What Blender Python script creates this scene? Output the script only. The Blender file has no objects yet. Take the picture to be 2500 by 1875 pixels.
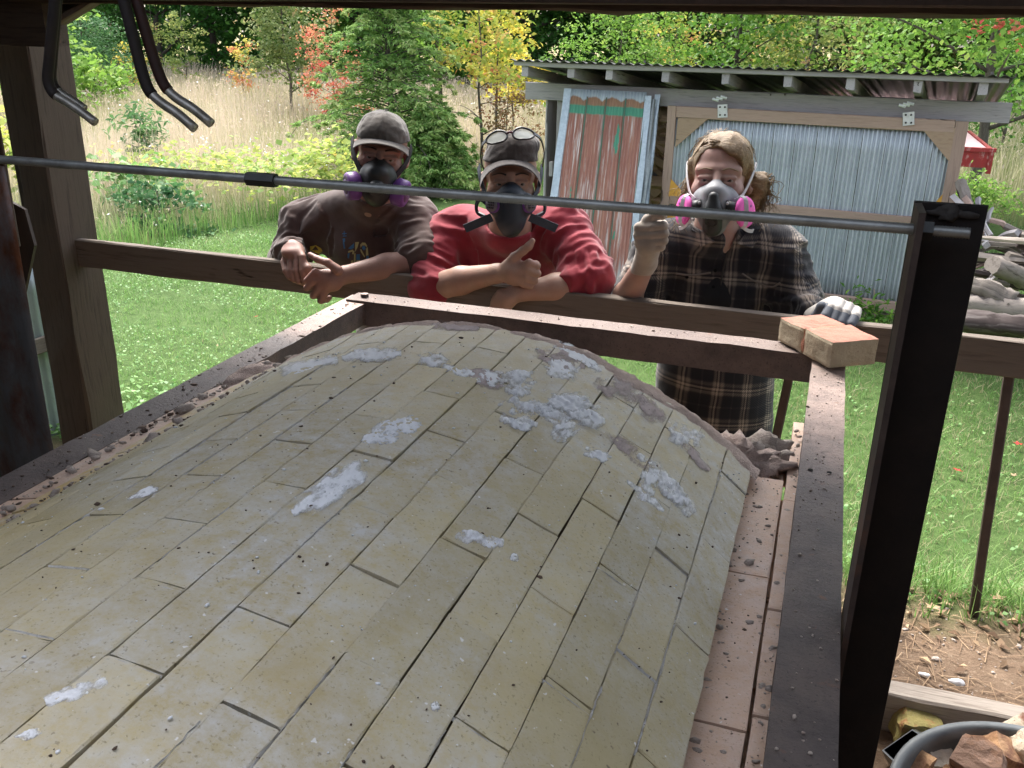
import bpy, bmesh, math, random
import numpy as np
from mathutils import Vector, Matrix
random.seed(7); rng = np.random.default_rng(11)
SC = bpy.context.scene
COL = SC.collection
PI = math.pi
# ------------------------------------------------------------------ camera
# origin = camera.  X along the kiln's back edge, Y along the kiln's axis, Z up
F_PX, CX, CY = 2230.0, 1250.0, 937.5
_vp = np.array([2078.0, 85.0]); _s = math.tan(math.radians(1.06))
_dY = np.array([_vp[0]-CX, _vp[1]-CY, F_PX]); _dY /= np.linalg.norm(_dY)
_p2 = np.array([_vp[0]-CX+1000, _vp[1]-CY+1000*_s, F_PX])
_dD = np.cross(_p2, np.array([_vp[0]-CX, _vp[1]-CY, F_PX])); _dD /= np.linalg.norm(_dD)
if _dD[1] < 0: _dD = -_dD
_dX = np.cross(_dD, _dY)
if _dX[0] < 0: _dX = -_dX
RC = np.stack([_dX, _dY, -_dD])
cam_d = bpy.data.cameras.new('camera'); cam = bpy.data.objects.new('camera', cam_d); COL.objects.link(cam)
_r, _u, _b = RC@np.array([1,0,0.]), RC@np.array([0,-1,0.]), RC@np.array([0,0,-1.])
cam.matrix_world = Matrix([[_r[i], _u[i], _b[i], 0.0] for i in range(3)]+[[0,0,0,1]])
cam_d.lens = 36*F_PX/2500; cam_d.sensor_width = 36; cam_d.sensor_fit = 'HORIZONTAL'
cam_d.clip_start = 0.02; cam_d.clip_end = 400
SC.camera = cam
# ------------------------------------------------------------------ light
W = bpy.data.worlds.new("World"); SC.world = W; W.use_nodes = True
wn = W.node_tree; wn.nodes.clear()
sky = wn.nodes.new('ShaderNodeTexSky'); sky.sky_type = 'NISHITA'; sky.sun_disc = False
SUN_EL, SUN_AZ = math.radians(52), math.radians(-35)      # azimuth from +Y, negative = towards -X
sky.sun_elevation = SUN_EL; sky.sun_rotation = SUN_AZ
sky.air_density = 1.0; sky.dust_density = 4.0; sky.ozone_density = 1.0
bg = wn.nodes.new('ShaderNodeBackground'); bg.inputs[1].default_value = 0.15
hs = wn.nodes.new('ShaderNodeHueSaturation'); hs.inputs['Saturation'].default_value = 0.45
out = wn.nodes.new('ShaderNodeOutputWorld')
wn.links.new(sky.outputs[0], hs.inputs['Color']); wn.links.new(hs.outputs[0], bg.inputs[0]); wn.links.new(bg.outputs[0], out.inputs[0])
sd = bpy.data.lights.new('sun', 'SUN'); so = bpy.data.objects.new('sun', sd); COL.objects.link(so)
sd.energy = 1.5; sd.angle = math.radians(25); sd.color = (1.0, 0.96, 0.9)
sdir = Vector((math.sin(SUN_AZ)*math.cos(SUN_EL), math.cos(SUN_AZ)*math.cos(SUN_EL), math.sin(SUN_EL)))
so.rotation_euler = sdir.to_track_quat('Z', 'Y').to_euler()
SC.view_settings.view_transform = 'Standard'; SC.view_settings.look = 'None'
SC.view_settings.exposure = 2.1; SC.view_settings.gamma = 1.0
SC.view_settings.use_curve_mapping = False
SC.render.engine = 'CYCLES'
SC.cycles.max_bounces = 8; SC.cycles.diffuse_bounces = 4; SC.cycles.transparent_max_bounces = 8
SC.cycles.use_denoising = True
# ------------------------------------------------------------------ pixel helpers (photo pixels 2500 x 1875 -> a point at real depth)
def ray(px, py): return RC@np.array([px-CX, py-CY, F_PX])
def P(px, py, Y): r = ray(px, py); return r*(Y/r[1])
def PZ(px, py, z): r = ray(px, py); return r*(z/r[2])
def PX(px, py, x): r = ray(px, py); return r*(x/r[0])
def depth_scale(p): return float((RC.T@np.asarray(p))[2]/F_PX)    # metres per photo pixel there
GZ = -1.92                                                         # lawn level
# ------------------------------------------------------------------ objects
def tag(o, label=None, cat=None, group=None, kind=None):
    if label: o['label'] = label
    if cat: o['category'] = cat
    if group: o['group'] = group
    if kind: o['kind'] = kind
    return o
def parent_to(o, p):
    o.parent = p; o.matrix_parent_inverse = Matrix.Translation(-p.location)
def link(name, me, mat=None, parent=None, loc=None):
    if mat is not None and len(me.materials) == 0: me.materials.append(mat)
    o = bpy.data.objects.new(name, me); COL.objects.link(o)
    if loc is not None: o.location = loc
    if parent is not None: parent_to(o, parent)
    return o
def empty(name, loc, label, cat, group=None, kind=None):
    o = bpy.data.objects.new(name, None); COL.objects.link(o); o.location = [float(v) for v in loc]
    o.empty_display_size = 0.1
    return tag(o, label, cat, group, kind)
def mesh_from(name, V, Fc, smooth=True, attr=None):
    me = bpy.data.meshes.new(name)
    V = np.asarray(V, dtype=np.float32)
    if isinstance(Fc, np.ndarray) and Fc.ndim == 2:
        n, k = Fc.shape
        me.vertices.add(len(V)); me.vertices.foreach_set('co', V.ravel())
        me.loops.add(n*k); me.loops.foreach_set('vertex_index', Fc.astype(np.int32).ravel())
        me.polygons.add(n); me.polygons.foreach_set('loop_start', np.arange(0, n*k, k, dtype=np.int32))
        me.polygons.foreach_set('loop_total', np.full(n, k, dtype=np.int32))
        me.update(calc_edges=True)
    else:
        me.from_pydata([tuple(map(float, v)) for v in V], [], [tuple(int(i) for i in f) for f in Fc]); me.update()
    if smooth: me.polygons.foreach_set('use_smooth', np.ones(len(me.polygons), dtype=bool))
    if attr is not None:
        for an, av in attr.items():
            a = me.attributes.new(an, 'FLOAT', 'POINT'); a.data.foreach_set('value', np.asarray(av, dtype=np.float32))
    return me
class MB:
    "collects loose pieces into one mesh"
    def __init__(s): s.V = []; s.F = []; s.n = 0; s.sm = []
    def add(s, V, Fc):
        s.V.extend([tuple(map(float, v)) for v in V]); s.F.extend([tuple(int(i)+s.n for i in f) for f in Fc]); s.n += len(V); return s
    def mesh(s, name, smooth=False): return mesh_from(name, s.V, s.F, smooth)
    def link(s, name, mat, parent=None, smooth=False): return link(name, s.mesh(name, smooth), mat, parent)
def frame(d, up=(0, 0, 1)):
    d = np.asarray(d, float); d = d/np.linalg.norm(d); u = np.asarray(up, float)
    if abs(d@u) > 0.98*np.linalg.norm(u): u = np.array([0, 1.0, 0])
    y = np.cross(u, d); y /= np.linalg.norm(y); z = np.cross(d, y); return d, y, z
def board(name, p0, p1, w, h, mat, parent=None, up=(0, 0, 1), jit=0.0012, ch=0.004, seg=None, roll=0.0):
    "a plank or bar from p0 to p1; local X runs along it, w across, h in the up direction"
    p0 = np.asarray(p0, float); p1 = np.asarray(p1, float); L = np.linalg.norm(p1-p0)
    if seg is None: seg = max(2, min(14, int(L/0.15)))
    ch = min(ch, w*0.3, h*0.3)
    prof = [(-w/2+ch, -h/2), (w/2-ch, -h/2), (w/2, -h/2+ch), (w/2, h/2-ch), (w/2-ch, h/2), (-w/2+ch, h/2), (-w/2, h/2-ch), (-w/2, -h/2+ch)]
    V = []; Fc = []
    r = np.random.default_rng(abs(hash((round(float(p0[0]), 3), round(float(p1[1]), 3), round(float(p0[2]), 3)))) % 9999)
    for i in range(seg+1):
        x = -L/2+L*i/seg
        for (a, b) in prof: j = r.normal(0, jit, 2); V.append((x, a+j[0], b+j[1]))
    for i in range(seg):
        for k in range(8): a = i*8+k; b = i*8+(k+1) % 8; Fc.append((a, b, b+8, a+8))
    Fc.append(tuple(range(7, -1, -1))); Fc.append(tuple(seg*8+k for k in range(8)))
    o = link(name, mesh_from(name, V, Fc, False), mat)
    d, y, z = frame(p1-p0, up)
    M = Matrix([[d[i], y[i], z[i], (p0[i]+p1[i])/2] for i in range(3)]+[[0, 0, 0, 1]])@Matrix.Rotation(roll, 4, 'X')
    o.matrix_world = M
    if parent is not None:
        o.parent = parent; o.matrix_parent_inverse = Matrix.Translation(-parent.location)
    return o
def boxVF(c, sx, sy, sz, R=None, jit=0, r=None):
    V = np.array([[x, y, z] for x in (-.5, .5) for y in (-.5, .5) for z in (-.5, .5)])*[sx, sy, sz]
    if jit: V = V+(r or rng).normal(0, jit, V.shape)
    if R is not None: V = V@np.asarray(R).T
    V = V+np.asarray(c)
    return V, [(0, 1, 3, 2), (4, 6, 7, 5), (0, 4, 5, 1), (2, 3, 7, 6), (0, 2, 6, 4), (1, 5, 7, 3)]
def tubeVF(pts, rad, seg=8, cap=True, flat=None, up=(0, 0, 1)):
    pts = np.asarray(pts, float); n = len(pts); rad = np.broadcast_to(np.asarray(rad, float), (n,))
    V = []; Fc = []; prev = None
    for i in range(n):
        d = pts[min(i+1, n-1)]-pts[max(i-1, 0)]
        dd, y, z = frame(d, up if prev is None else prev)
        prev = z
        for k in range(seg):
            a = 2*PI*k/seg; sx, sz = (1, 1) if flat is None else flat
            V.append(pts[i]+rad[i]*(math.cos(a)*y*sx+math.sin(a)*z*sz))
    for i in range(n-1):
        for k in range(seg): a = i*seg+k; b = i*seg+(k+1) % seg; Fc.append((a, b, b+seg, a+seg))
    if cap: Fc.append(tuple(range(seg-1, -1, -1))); Fc.append(tuple((n-1)*seg+k for k in range(seg)))
    return V, Fc
def curve(pts, n=24):
    "smooth Catmull-Rom through points"
    p = np.asarray(pts, float); p = np.vstack([2*p[0]-p[1], p, 2*p[-1]-p[-2]]); o = []
    m = len(p)-3
    for s in range(m):
        k = max(2, n//m)
        for t in np.linspace(0, 1, k, endpoint=(s == m-1)):
            a, b, c, d = p[s:s+4]
            o.append(.5*((2*b)+(-a+c)*t+(2*a-5*b+4*c-d)*t*t+(-a+3*b-3*c+d)*t**3))
    return np.array(o)
def rotm(rx=0, ry=0, rz=0):
    return np.array((Matrix.Rotation(rz, 3, 'Z')@Matrix.Rotation(ry, 3, 'Y')@Matrix.Rotation(rx, 3, 'X')))
def vnoise(p, seed=0):
    "cheap smooth value noise, p (N,3) -> (N,) in -1..1"
    p = np.asarray(p, float); i = np.floor(p).astype(np.int64); f = p-i; f = f*f*(3-2*f); r = 0
    def h(a):
        n = (a[:, 0]*374761393+a[:, 1]*668265263+a[:, 2]*2147483647+seed*974711) & 0x7fffffff
        n = ((n ^ (n >> 13))*1274126177) & 0x7fffffff
        return ((n ^ (n >> 16)) & 0xffff)/32767.5-1
    for dx in (0, 1):
        for dy in (0, 1):
            for dz in (0, 1):
                w = (f[:, 0] if dx else 1-f[:, 0])*(f[:, 1] if dy else 1-f[:, 1])*(f[:, 2] if dz else 1-f[:, 2])
                r = r+w*h(i+[dx, dy, dz])
    return r
def fbm(p, seed=0, oc=3): return sum(vnoise(np.asarray(p)*2**k, seed+k)/2**k for k in range(oc))
# ------------------------------------------------------------------ materials
class NT:
    def __init__(s, name):
        s.m = bpy.data.materials.new(name); s.m.use_nodes = True; s.t = s.m.node_tree
        s.b = s.t.nodes['Principled BSDF']; s.out = s.t.nodes['Material Output']
    def n(s, ty, **kw):
        o = s.t.nodes.new('ShaderNode'+ty)
        for k, v in kw.items(): setattr(o, k, v)
        return o
    def l(s, a, b): s.t.links.new(a, b)
    def set(s, **kw):
        for k, v in kw.items():
            s.b.inputs[k.replace('_', ' ')].default_value = v
    def coord(s, scale=(1, 1, 1), space='Object', rnd=True, loc=(0, 0, 0)):
        tc = s.n('TexCoord'); mp = s.n('Mapping'); mp.inputs['Scale'].default_value = scale; mp.inputs['Location'].default_value = loc
        s.l(tc.outputs[space], mp.inputs[0])
        if not rnd: return mp.outputs[0]
        oi = s.n('ObjectInfo'); mu = s.n('Math', operation='MULTIPLY'); mu.inputs[1].default_value = 37.0; s.l(oi.outputs['Random'], mu.inputs[0])
        ad = s.n('VectorMath', operation='ADD'); s.l(mp.outputs[0], ad.inputs[0]); s.l(mu.outputs[0], ad.inputs[1]); return ad.outputs[0]
    def noise(s, vec, scale=5, detail=5, rough=.6, dist=0):
        o = s.n('TexNoise'); o.inputs['Scale'].default_value = scale; o.inputs['Detail'].default_value = detail
        o.inputs['Roughness'].default_value = rough; o.inputs['Distortion'].default_value = dist; s.l(vec, o.inputs['Vector']); return o.outputs['Fac']
    def ramp(s, fac, stops, interp='LINEAR'):
        o = s.n('ValToRGB'); o.color_ramp.interpolation = interp; e = o.color_ramp.elements
        while len(e) < len(stops): e.new(0.5)
        for k, (p, c) in enumerate(stops):
            e[k].position = p; e[k].color = (*c, 1) if not np.isscalar(c) else (c, c, c, 1)
        s.l(fac, o.inputs[0]); return o.outputs[0]
    def mix(s, fac, a, b, mode='MIX'):
        o = s.n('Mix', data_type='RGBA', blend_type=mode)
        for sock, v in ((o.inputs[0], fac), (o.inputs[6], a), (o.inputs[7], b)):
            if hasattr(v, 'links'): s.l(v, sock)
            elif np.isscalar(v): sock.default_value = v
            else: sock.default_value = (*v, 1)
        return o.outputs[2]
    def math(s, op, a, b=None):
        o = s.n('Math', operation=op)
        for k, v in enumerate((a, b)):
            if v is None: continue
            if hasattr(v, 'links'): s.l(v, o.inputs[k])
            else: o.inputs[k].default_value = v
        return o.outputs[0]
    def bump(s, h, strength=.4, dist=.002, nrm=None):
        o = s.n('Bump'); o.inputs['Strength'].default_value = strength; o.inputs['Distance'].default_value = dist
        s.l(h, o.inputs['Height'])
        if nrm is not None: s.l(nrm, o.inputs['Normal'])
        return o.outputs[0]
    def done(s, col=None, nrm=None, rough=None):
        if col is not None:
            if hasattr(col, 'links'): s.l(col, s.b.inputs['Base Color'])
            else: s.b.inputs['Base Color'].default_value = (*col, 1)
        if nrm is not None: s.l(nrm, s.b.inputs['Normal'])
        if rough is not None:
            if hasattr(rough, 'links'): s.l(rough, s.b.inputs['Roughness'])
            else: s.b.inputs['Roughness'].default_value = rough
        return s.m
def rnd_val(t, col, amt):
    "per-object value variation"
    oi = t.n('ObjectInfo'); hsv = t.n('HueSaturation')
    v = t.math('MULTIPLY', oi.outputs['Random'], 2*amt); v = t.math('ADD', v, 1-amt); t.l(v, hsv.inputs['Value']); t.l(col, hsv.inputs['Color']); return hsv.outputs[0]
def pm(name, c1, c2=None, scale=12, lo=.35, hi=.65, rough=.85, spec=.3, bump=.35, bscale=70, bdist=.002, stretch=(1, 1, 1), specks=None, rand=0.0, metal=0.0, stain=None):
    t = NT(name); v = t.coord(stretch)
    c2 = c2 or tuple(x*.75 for x in c1)
    col = t.ramp(t.noise(v, scale, 8, .65), [(lo, c1), (hi, c2)])
    if stain:                                   # (colour, scale, lo, hi): patches with a shape of their own
        m = t.ramp(t.noise(v, stain[1], 5, .6), [(stain[2], 0.0), (stain[3], 1.0)]); col = t.mix(m, col, stain[0])
    if specks:                                  # (colour, scale, threshold)
        m = t.ramp(t.noise(v, specks[1], 2, .5), [(specks[2], 0.0), (min(1, specks[2]+.04), 1.0)]); col = t.mix(m, col, specks[0])
    if rand: col = rnd_val(t, col, rand)
    h = t.noise(v, bscale, 6, .7); nr = t.bump(h, bump, bdist)
    t.set(Metallic=metal, Roughness=rough); t.b.inputs['Specular IOR Level'].default_value = spec
    return t.done(col, nr)
def leaf_mat(name, stops, trans=.35, rough=.6, spec=.16):
    t = NT(name); a = t.n('Attribute', attribute_name='rnd')
    col = t.ramp(a.outputs['Fac'], stops)
    d = t.n('BsdfTranslucent'); t.l(col, d.inputs['Color']); t.l(col, t.b.inputs['Base Color'])
    t.set(Roughness=rough); t.b.inputs['Specular IOR Level'].default_value = spec
    mx = t.n('MixShader'); mx.inputs[0].default_value = trans
    t.l(t.b.outputs[0], mx.inputs[1]); t.l(d.outputs[0], mx.inputs[2]); t.l(mx.outputs[0], t.out.inputs[0]); return t.m
# ================================================================== materials for the place
M = {}
def brick_mat(name, c1, c2, dust=(.62, .635, .66), rand=.13, warm=(.42, .32, .15)):
    t = NT(name); v = t.coord((1, 1, 1)); gp = t.n('NewGeometry').outputs['Position']
    col = t.ramp(t.noise(v, 9, 6, .6), [(.3, c1), (.7, c2)])
    col = rnd_val(t, col, rand)
    m = t.ramp(t.noise(gp, 3.2, 6, .6), [(.52, 0.0), (.70, .45)]); col = t.mix(m, col, warm)      # scorched, wider than one brick
    m = t.ramp(t.noise(gp, 7, 4, .6), [(.68, 0.0), (.76, .5)]); col = t.mix(m, col, (.26, .19, .12))
    m = t.math('MULTIPLY', t.ramp(t.noise(gp, 2.3, 5, .6), [(.36, 0.0), (.62, 1.0)]), t.ramp(t.noise(gp, 38, 6, .75), [(.36, .05), (.66, .75)])); col = t.mix(m, col, dust)
    m = t.ramp(t.noise(gp, 240, 3, .6), [(.60, 0.0), (.68, .55)]); col = t.mix(m, col, tuple(x*.55 for x in c2))
    m = t.ramp(t.noise(gp, 120, 2, .5), [(.70, 0.0), (.74, .85)]); m = t.math('MULTIPLY', m, t.ramp(t.noise(gp, 6, 3, .5), [(.4, .2), (.65, 1.0)])); col = t.mix(m, col, (.13, .095, .07))
    m = t.ramp(t.noise(gp, 95, 2, .5), [(.72, 0.0), (.75, .8)]); col = t.mix(m, col, (.80, .80, .80))
    h = t.noise(gp, 260, 5, .7); n = t.bump(h, .5, .0012)
    h2 = t.noise(gp, 40, 5, .65); n = t.bump(h2, .35, .003, n)
    t.set(Roughness=.62); t.b.inputs['Specular IOR Level'].default_value = .45
    return t.done(col, n)
M['arch'] = brick_mat('cream_firebrick', (.55, .470, .275), (.455, .375, .205))
M['yellow'] = brick_mat('yellow_firebrick', (.58, .40, .12), (.48, .32, .09), rand=.08)
M['pink'] = brick_mat('pink_firebrick', (.66, .45, .32), (.56, .37, .25), dust=(.66, .56, .52), warm=(.42, .24, .16))
M['bed'] = pm('joint_sand', (.075, .05, .03), (.14, .105, .065), 30, bump=.8, bscale=200, bdist=.004)
M['fill'] = pm('grey_mortar', (.74, .73, .71), (.52, .49, .45), 60, bump=1, bscale=220, bdist=.004, specks=((.15, .12, .1), 160, .66))
M['mortar'] = pm('pink_mortar', (.60, .47, .41), (.44, .33, .28), 22, bump=1, bscale=160, bdist=.006, specks=((.6, .5, .45), 140, .68))
M['mortar_grey'] = pm('rubble_mortar', (.56, .48, .42), (.38, .32, .28), 22, bump=1, bscale=160, bdist=.006)
def feather(name, c1, c2, lo=.12, hi=.85, speck=.7):
    t = NT(name); gp = t.n('NewGeometry').outputs['Position']; at = t.n('Attribute', attribute_name='m')
    col = t.ramp(t.noise(gp, 60, 6, .7), [(.3, c1), (.7, c2)]); col = t.mix(t.ramp(t.noise(gp, 150, 2, .5), [(.70, 0.0), (.74, speck)]), col, (.22, .20, .19))
    st = t.n('Mapping'); st.inputs['Scale'].default_value = (1, .45, 1); t.l(gp, st.inputs[0])
    k = t.math('ADD', at.outputs['Fac'], t.math('MULTIPLY', t.math('SUBTRACT', t.noise(st.outputs[0], 110, 6, .85), .5), 1.7)); al = t.ramp(k, [(lo, 0.0), (hi, 1.0)]); t.l(al, t.b.inputs['Alpha'])
    n = t.bump(t.noise(gp, 330, 5, .75), .25, .002); t.set(Roughness=.95); t.b.inputs['Specular IOR Level'].default_value = .1; return t.done(col, n)
M['fibre_patch'] = feather('white_fibre_smear', (.93, .94, .96), (.82, .84, .87))
M['fibre'] = pm('white_fibre', (.90, .91, .93), (.74, .76, .80), 90, bump=.4, bscale=420, bdist=.003)
M['crumb_pale'] = pm('pale_crumb', (.62, .54, .48), (.42, .33, .28), 40, rand=.2)
M['crumb_dark'] = pm('dark_crumb', (.16, .11, .08), (.08, .055, .045), 40, rand=.2)
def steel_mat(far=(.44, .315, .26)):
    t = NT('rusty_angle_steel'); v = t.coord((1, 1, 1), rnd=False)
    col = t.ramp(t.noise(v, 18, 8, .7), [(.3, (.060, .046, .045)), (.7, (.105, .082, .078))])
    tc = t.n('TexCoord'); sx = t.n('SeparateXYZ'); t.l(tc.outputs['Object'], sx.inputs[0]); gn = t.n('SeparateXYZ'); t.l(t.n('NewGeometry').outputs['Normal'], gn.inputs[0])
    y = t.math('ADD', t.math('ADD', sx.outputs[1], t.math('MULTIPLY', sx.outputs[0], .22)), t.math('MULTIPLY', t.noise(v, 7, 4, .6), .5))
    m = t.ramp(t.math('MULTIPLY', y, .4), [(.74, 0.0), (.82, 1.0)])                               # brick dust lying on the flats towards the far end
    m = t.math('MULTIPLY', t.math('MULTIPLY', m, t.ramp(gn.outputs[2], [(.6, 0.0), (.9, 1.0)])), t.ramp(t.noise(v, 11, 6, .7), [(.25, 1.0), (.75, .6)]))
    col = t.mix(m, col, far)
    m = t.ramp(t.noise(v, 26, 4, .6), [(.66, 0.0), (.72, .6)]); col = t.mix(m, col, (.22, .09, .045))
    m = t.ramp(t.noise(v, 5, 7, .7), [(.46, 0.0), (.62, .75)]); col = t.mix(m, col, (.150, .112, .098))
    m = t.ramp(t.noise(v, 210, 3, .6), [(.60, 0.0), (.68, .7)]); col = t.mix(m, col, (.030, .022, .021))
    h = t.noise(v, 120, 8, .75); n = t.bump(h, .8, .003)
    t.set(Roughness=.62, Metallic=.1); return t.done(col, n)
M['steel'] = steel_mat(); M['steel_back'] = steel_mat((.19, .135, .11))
M['steel_black'] = pm('black_painted_steel', (.012, .011, .012), (.02, .016, .015), 14, rough=.6, spec=.25, bump=.3, bscale=120, stain=((.07, .035, .02), 9, .66, .8))
M['rod'] = pm('grey_rod', (.36, .37, .36), (.22, .225, .215), 25, rough=.45, metal=.6, bump=.3, bscale=200, bdist=.001)
M['nut'] = pm('dark_nut', (.035, .038, .037), (.05, .05, .048), 40, rough=.4, metal=.6)
M['rubber'] = pm('black_rubber', (.018, .016, .017), (.03, .022, .02), 30, rough=.6, bump=.2)
M['rubber_red'] = pm('dark_red_rubber', (.045, .016, .012), (.03, .018, .016), 30, rough=.6, bump=.2)
M['galv_rod'] = pm('worn_zinc_rod', (.52, .50, .45), (.30, .28, .24), 60, rough=.4, metal=.7, bump=.3)
def wood(name, c1, c2, grain=(1.6, 26, 26), bump=.6, crack=(.03, .022, .016), rand=.12, rough=.85, knots=True):
    t = NT(name); v = t.coord(grain)
    g = t.noise(v, 3.2, 8, .65, .35); col = t.ramp(g, [(.28, c2), (.5, c1), (.72, tuple(x*.8 for x in c1))])
    v2 = t.coord((.9, 12, 12)); g2 = t.noise(v2, 2.2, 4, .6, .6)
    k = t.ramp(g2, [(.67, 0.0), (.70, .85)]); col = t.mix(k, col, crack)
    if knots:
        v3 = t.coord((3.0, 9, 9)); k3 = t.ramp(t.noise(v3, 1.3, 2, .5), [(.74, 0.0), (.80, .8)]); col = t.mix(k3, col, tuple(x*.35 for x in c1))
    if rand: col = rnd_val(t, col, rand)
    n = t.bump(g, bump, .004); n = t.bump(k, .5, -.004, n)
    t.set(Roughness=rough); t.b.inputs['Specular IOR Level'].default_value = .2
    return t.done(col, n)
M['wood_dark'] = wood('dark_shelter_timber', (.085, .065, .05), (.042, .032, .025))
M['wood_rail'] = wood('grey_rail_timber', (.17, .14, .115), (.10, .08, .065))
M['wood_grey'] = wood('silvered_timber', (.36, .34, .34), (.20, .19, .20))
M['wood_tan'] = wood('weathered_pine', (.37, .265, .215), (.25, .175, .14))
M['wood_ply'] = wood('brown_plywood', (.33, .235, .165), (.25, .17, .115), grain=(3, 14, 14), knots=False)
M['wood_orange'] = wood('orange_plywood', (.62, .33, .07), (.50, .24, .05), grain=(4, 12, 12), knots=False)
M['wood_timber'] = wood('old_ground_timber', (.38, .33, .28), (.17, .135, .11))
M['wood_log'] = wood('driftgrey_log', (.20, .172, .148), (.075, .062, .053), grain=(1.5, 14, 14), rand=.25)
M['wood_bark'] = wood('dark_wet_bark', (.052, .039, .036), (.15, .13, .12), grain=(1.0, 10, 10), rand=.2)
M['wood_split'] = wood('split_firewood', (.46, .33, .21), (.26, .17, .10), grain=(1.5, 14, 14), rand=.4)
# ================================================================== ground
def sstep(a, b, x): t = np.clip((np.asarray(x, float)-a)/(b-a), 0, 1); return t*t*(3-2*t)
def gz(x, y):
    x = np.asarray(x, float); y = np.asarray(y, float)
    pad = -1.62+0*x; low = -1.73
    z = pad*1.0
    z = np.where(y < 2.19, low+0*x, z)                                # floor of the shelter, inside the kerb timber
    k = sstep(2.68, 3.5, y); z = z*(1-k)+GZ*k
    k = sstep(0, 1, (-2.85-x)/.7); z = z*(1-k)+GZ*k
    far = sstep(9, 40, y); z = z+far*.25
    n = fbm(np.stack([x*.9, y*.9, 0*x], -1).reshape(-1, 3), 3).reshape(x.shape); z = z+n*.012*sstep(2.2, 2.6, y)
    n = fbm(np.stack([x*.15, y*.15, 0*x], -1).reshape(-1, 3), 5).reshape(x.shape); return z+n*.06*sstep(5, 9, y)
def gz1(x, y): return float(gz(np.array([x]), np.array([y]))[0])
xs = np.unique(np.concatenate([np.linspace(-120, -12, 28), np.arange(-12, -3, .3), np.arange(-3, 2.4, .07), np.arange(2.4, 8, .3), np.linspace(8, 120, 28)]))
ys = np.unique(np.concatenate([np.linspace(-60, -2, 12), np.arange(-2, 2.1, .2), [2.185, 2.195], np.arange(2.2, 4, .05), np.arange(4, 14, .25), np.linspace(14, 180, 40)]))
gx, gy = np.meshgrid(xs, ys, indexing='ij'); gzz = gz(gx, gy)
idx = np.arange(gx.size).reshape(gx.shape)
Fg = np.stack([idx[:-1, :-1], idx[1:, :-1], idx[1:, 1:], idx[:-1, 1:]], -1).reshape(-1, 4)
def ground_mat():
    t = NT('soil_and_turf'); v = t.coord((1, 1, 1), rnd=False)
    dirt = t.ramp(t.noise(v, 9, 8, .7), [(.25, (.13, .085, .055)), (.75, (.27, .19, .13))])
    dirt = t.mix(t.ramp(t.noise(v, 90, 3, .6), [(.62, 0.0), (.7, .8)]), dirt, (.36, .28, .2))
    turf = t.ramp(t.noise(v, 14, 8, .7), [(.3, (.035, .070, .016)), (.7, (.085, .135, .04))])
    mead = t.ramp(t.noise(v, 1.2, 6, .7), [(.3, (.16, .15, .06)), (.7, (.32, .25, .13))])
    tc = t.n('TexCoord'); sx = t.n('SeparateXYZ'); t.l(tc.outputs['Object'], sx.inputs[0])
    wob = t.math('MULTIPLY', t.math('SUBTRACT', t.noise(v, 5, 5, .65), .5), .5)
    y = t.math('ADD', sx.outputs[1], wob)
    x = t.math('ADD', sx.outputs[0], wob)
    k = t.ramp(t.math('SUBTRACT', y, 2.2), [(.28, 0.0), (.62, 1.0)])
    kl = t.ramp(t.math('SUBTRACT', -2.6, 0.0) if False else t.math('SUBTRACT', t.math('MULTIPLY', x, -1.0), 2.7), [(.05, 0.0), (.3, 1.0)])
    k = t.math('MAXIMUM', k, kl)
    col = t.mix(k, dirt, turf)
    far = t.ramp(t.math('MULTIPLY', t.math('SUBTRACT', t.math('SUBTRACT', y, t.math('MULTIPLY', t.math('ADD', sx.outputs[0], 5.5), 1.0)), 7.0), .1), [(.25, 0.0), (.6, 1.0)])
    col = t.mix(far, col, mead)
    n = t.bump(t.noise(v, 60, 8, .75), .8, .012)
    t.set(Roughness=.95); t.b.inputs['Specular IOR Level'].default_value = .15
    return t.done(col, n)
gme = mesh_from('ground', np.stack([gx, gy, gzz], -1).reshape(-1, 3), Fg)
tag(link('ground', gme, ground_mat()), 'ground of packed dirt, mown lawn and meadow soil', kind='structure')
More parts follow.
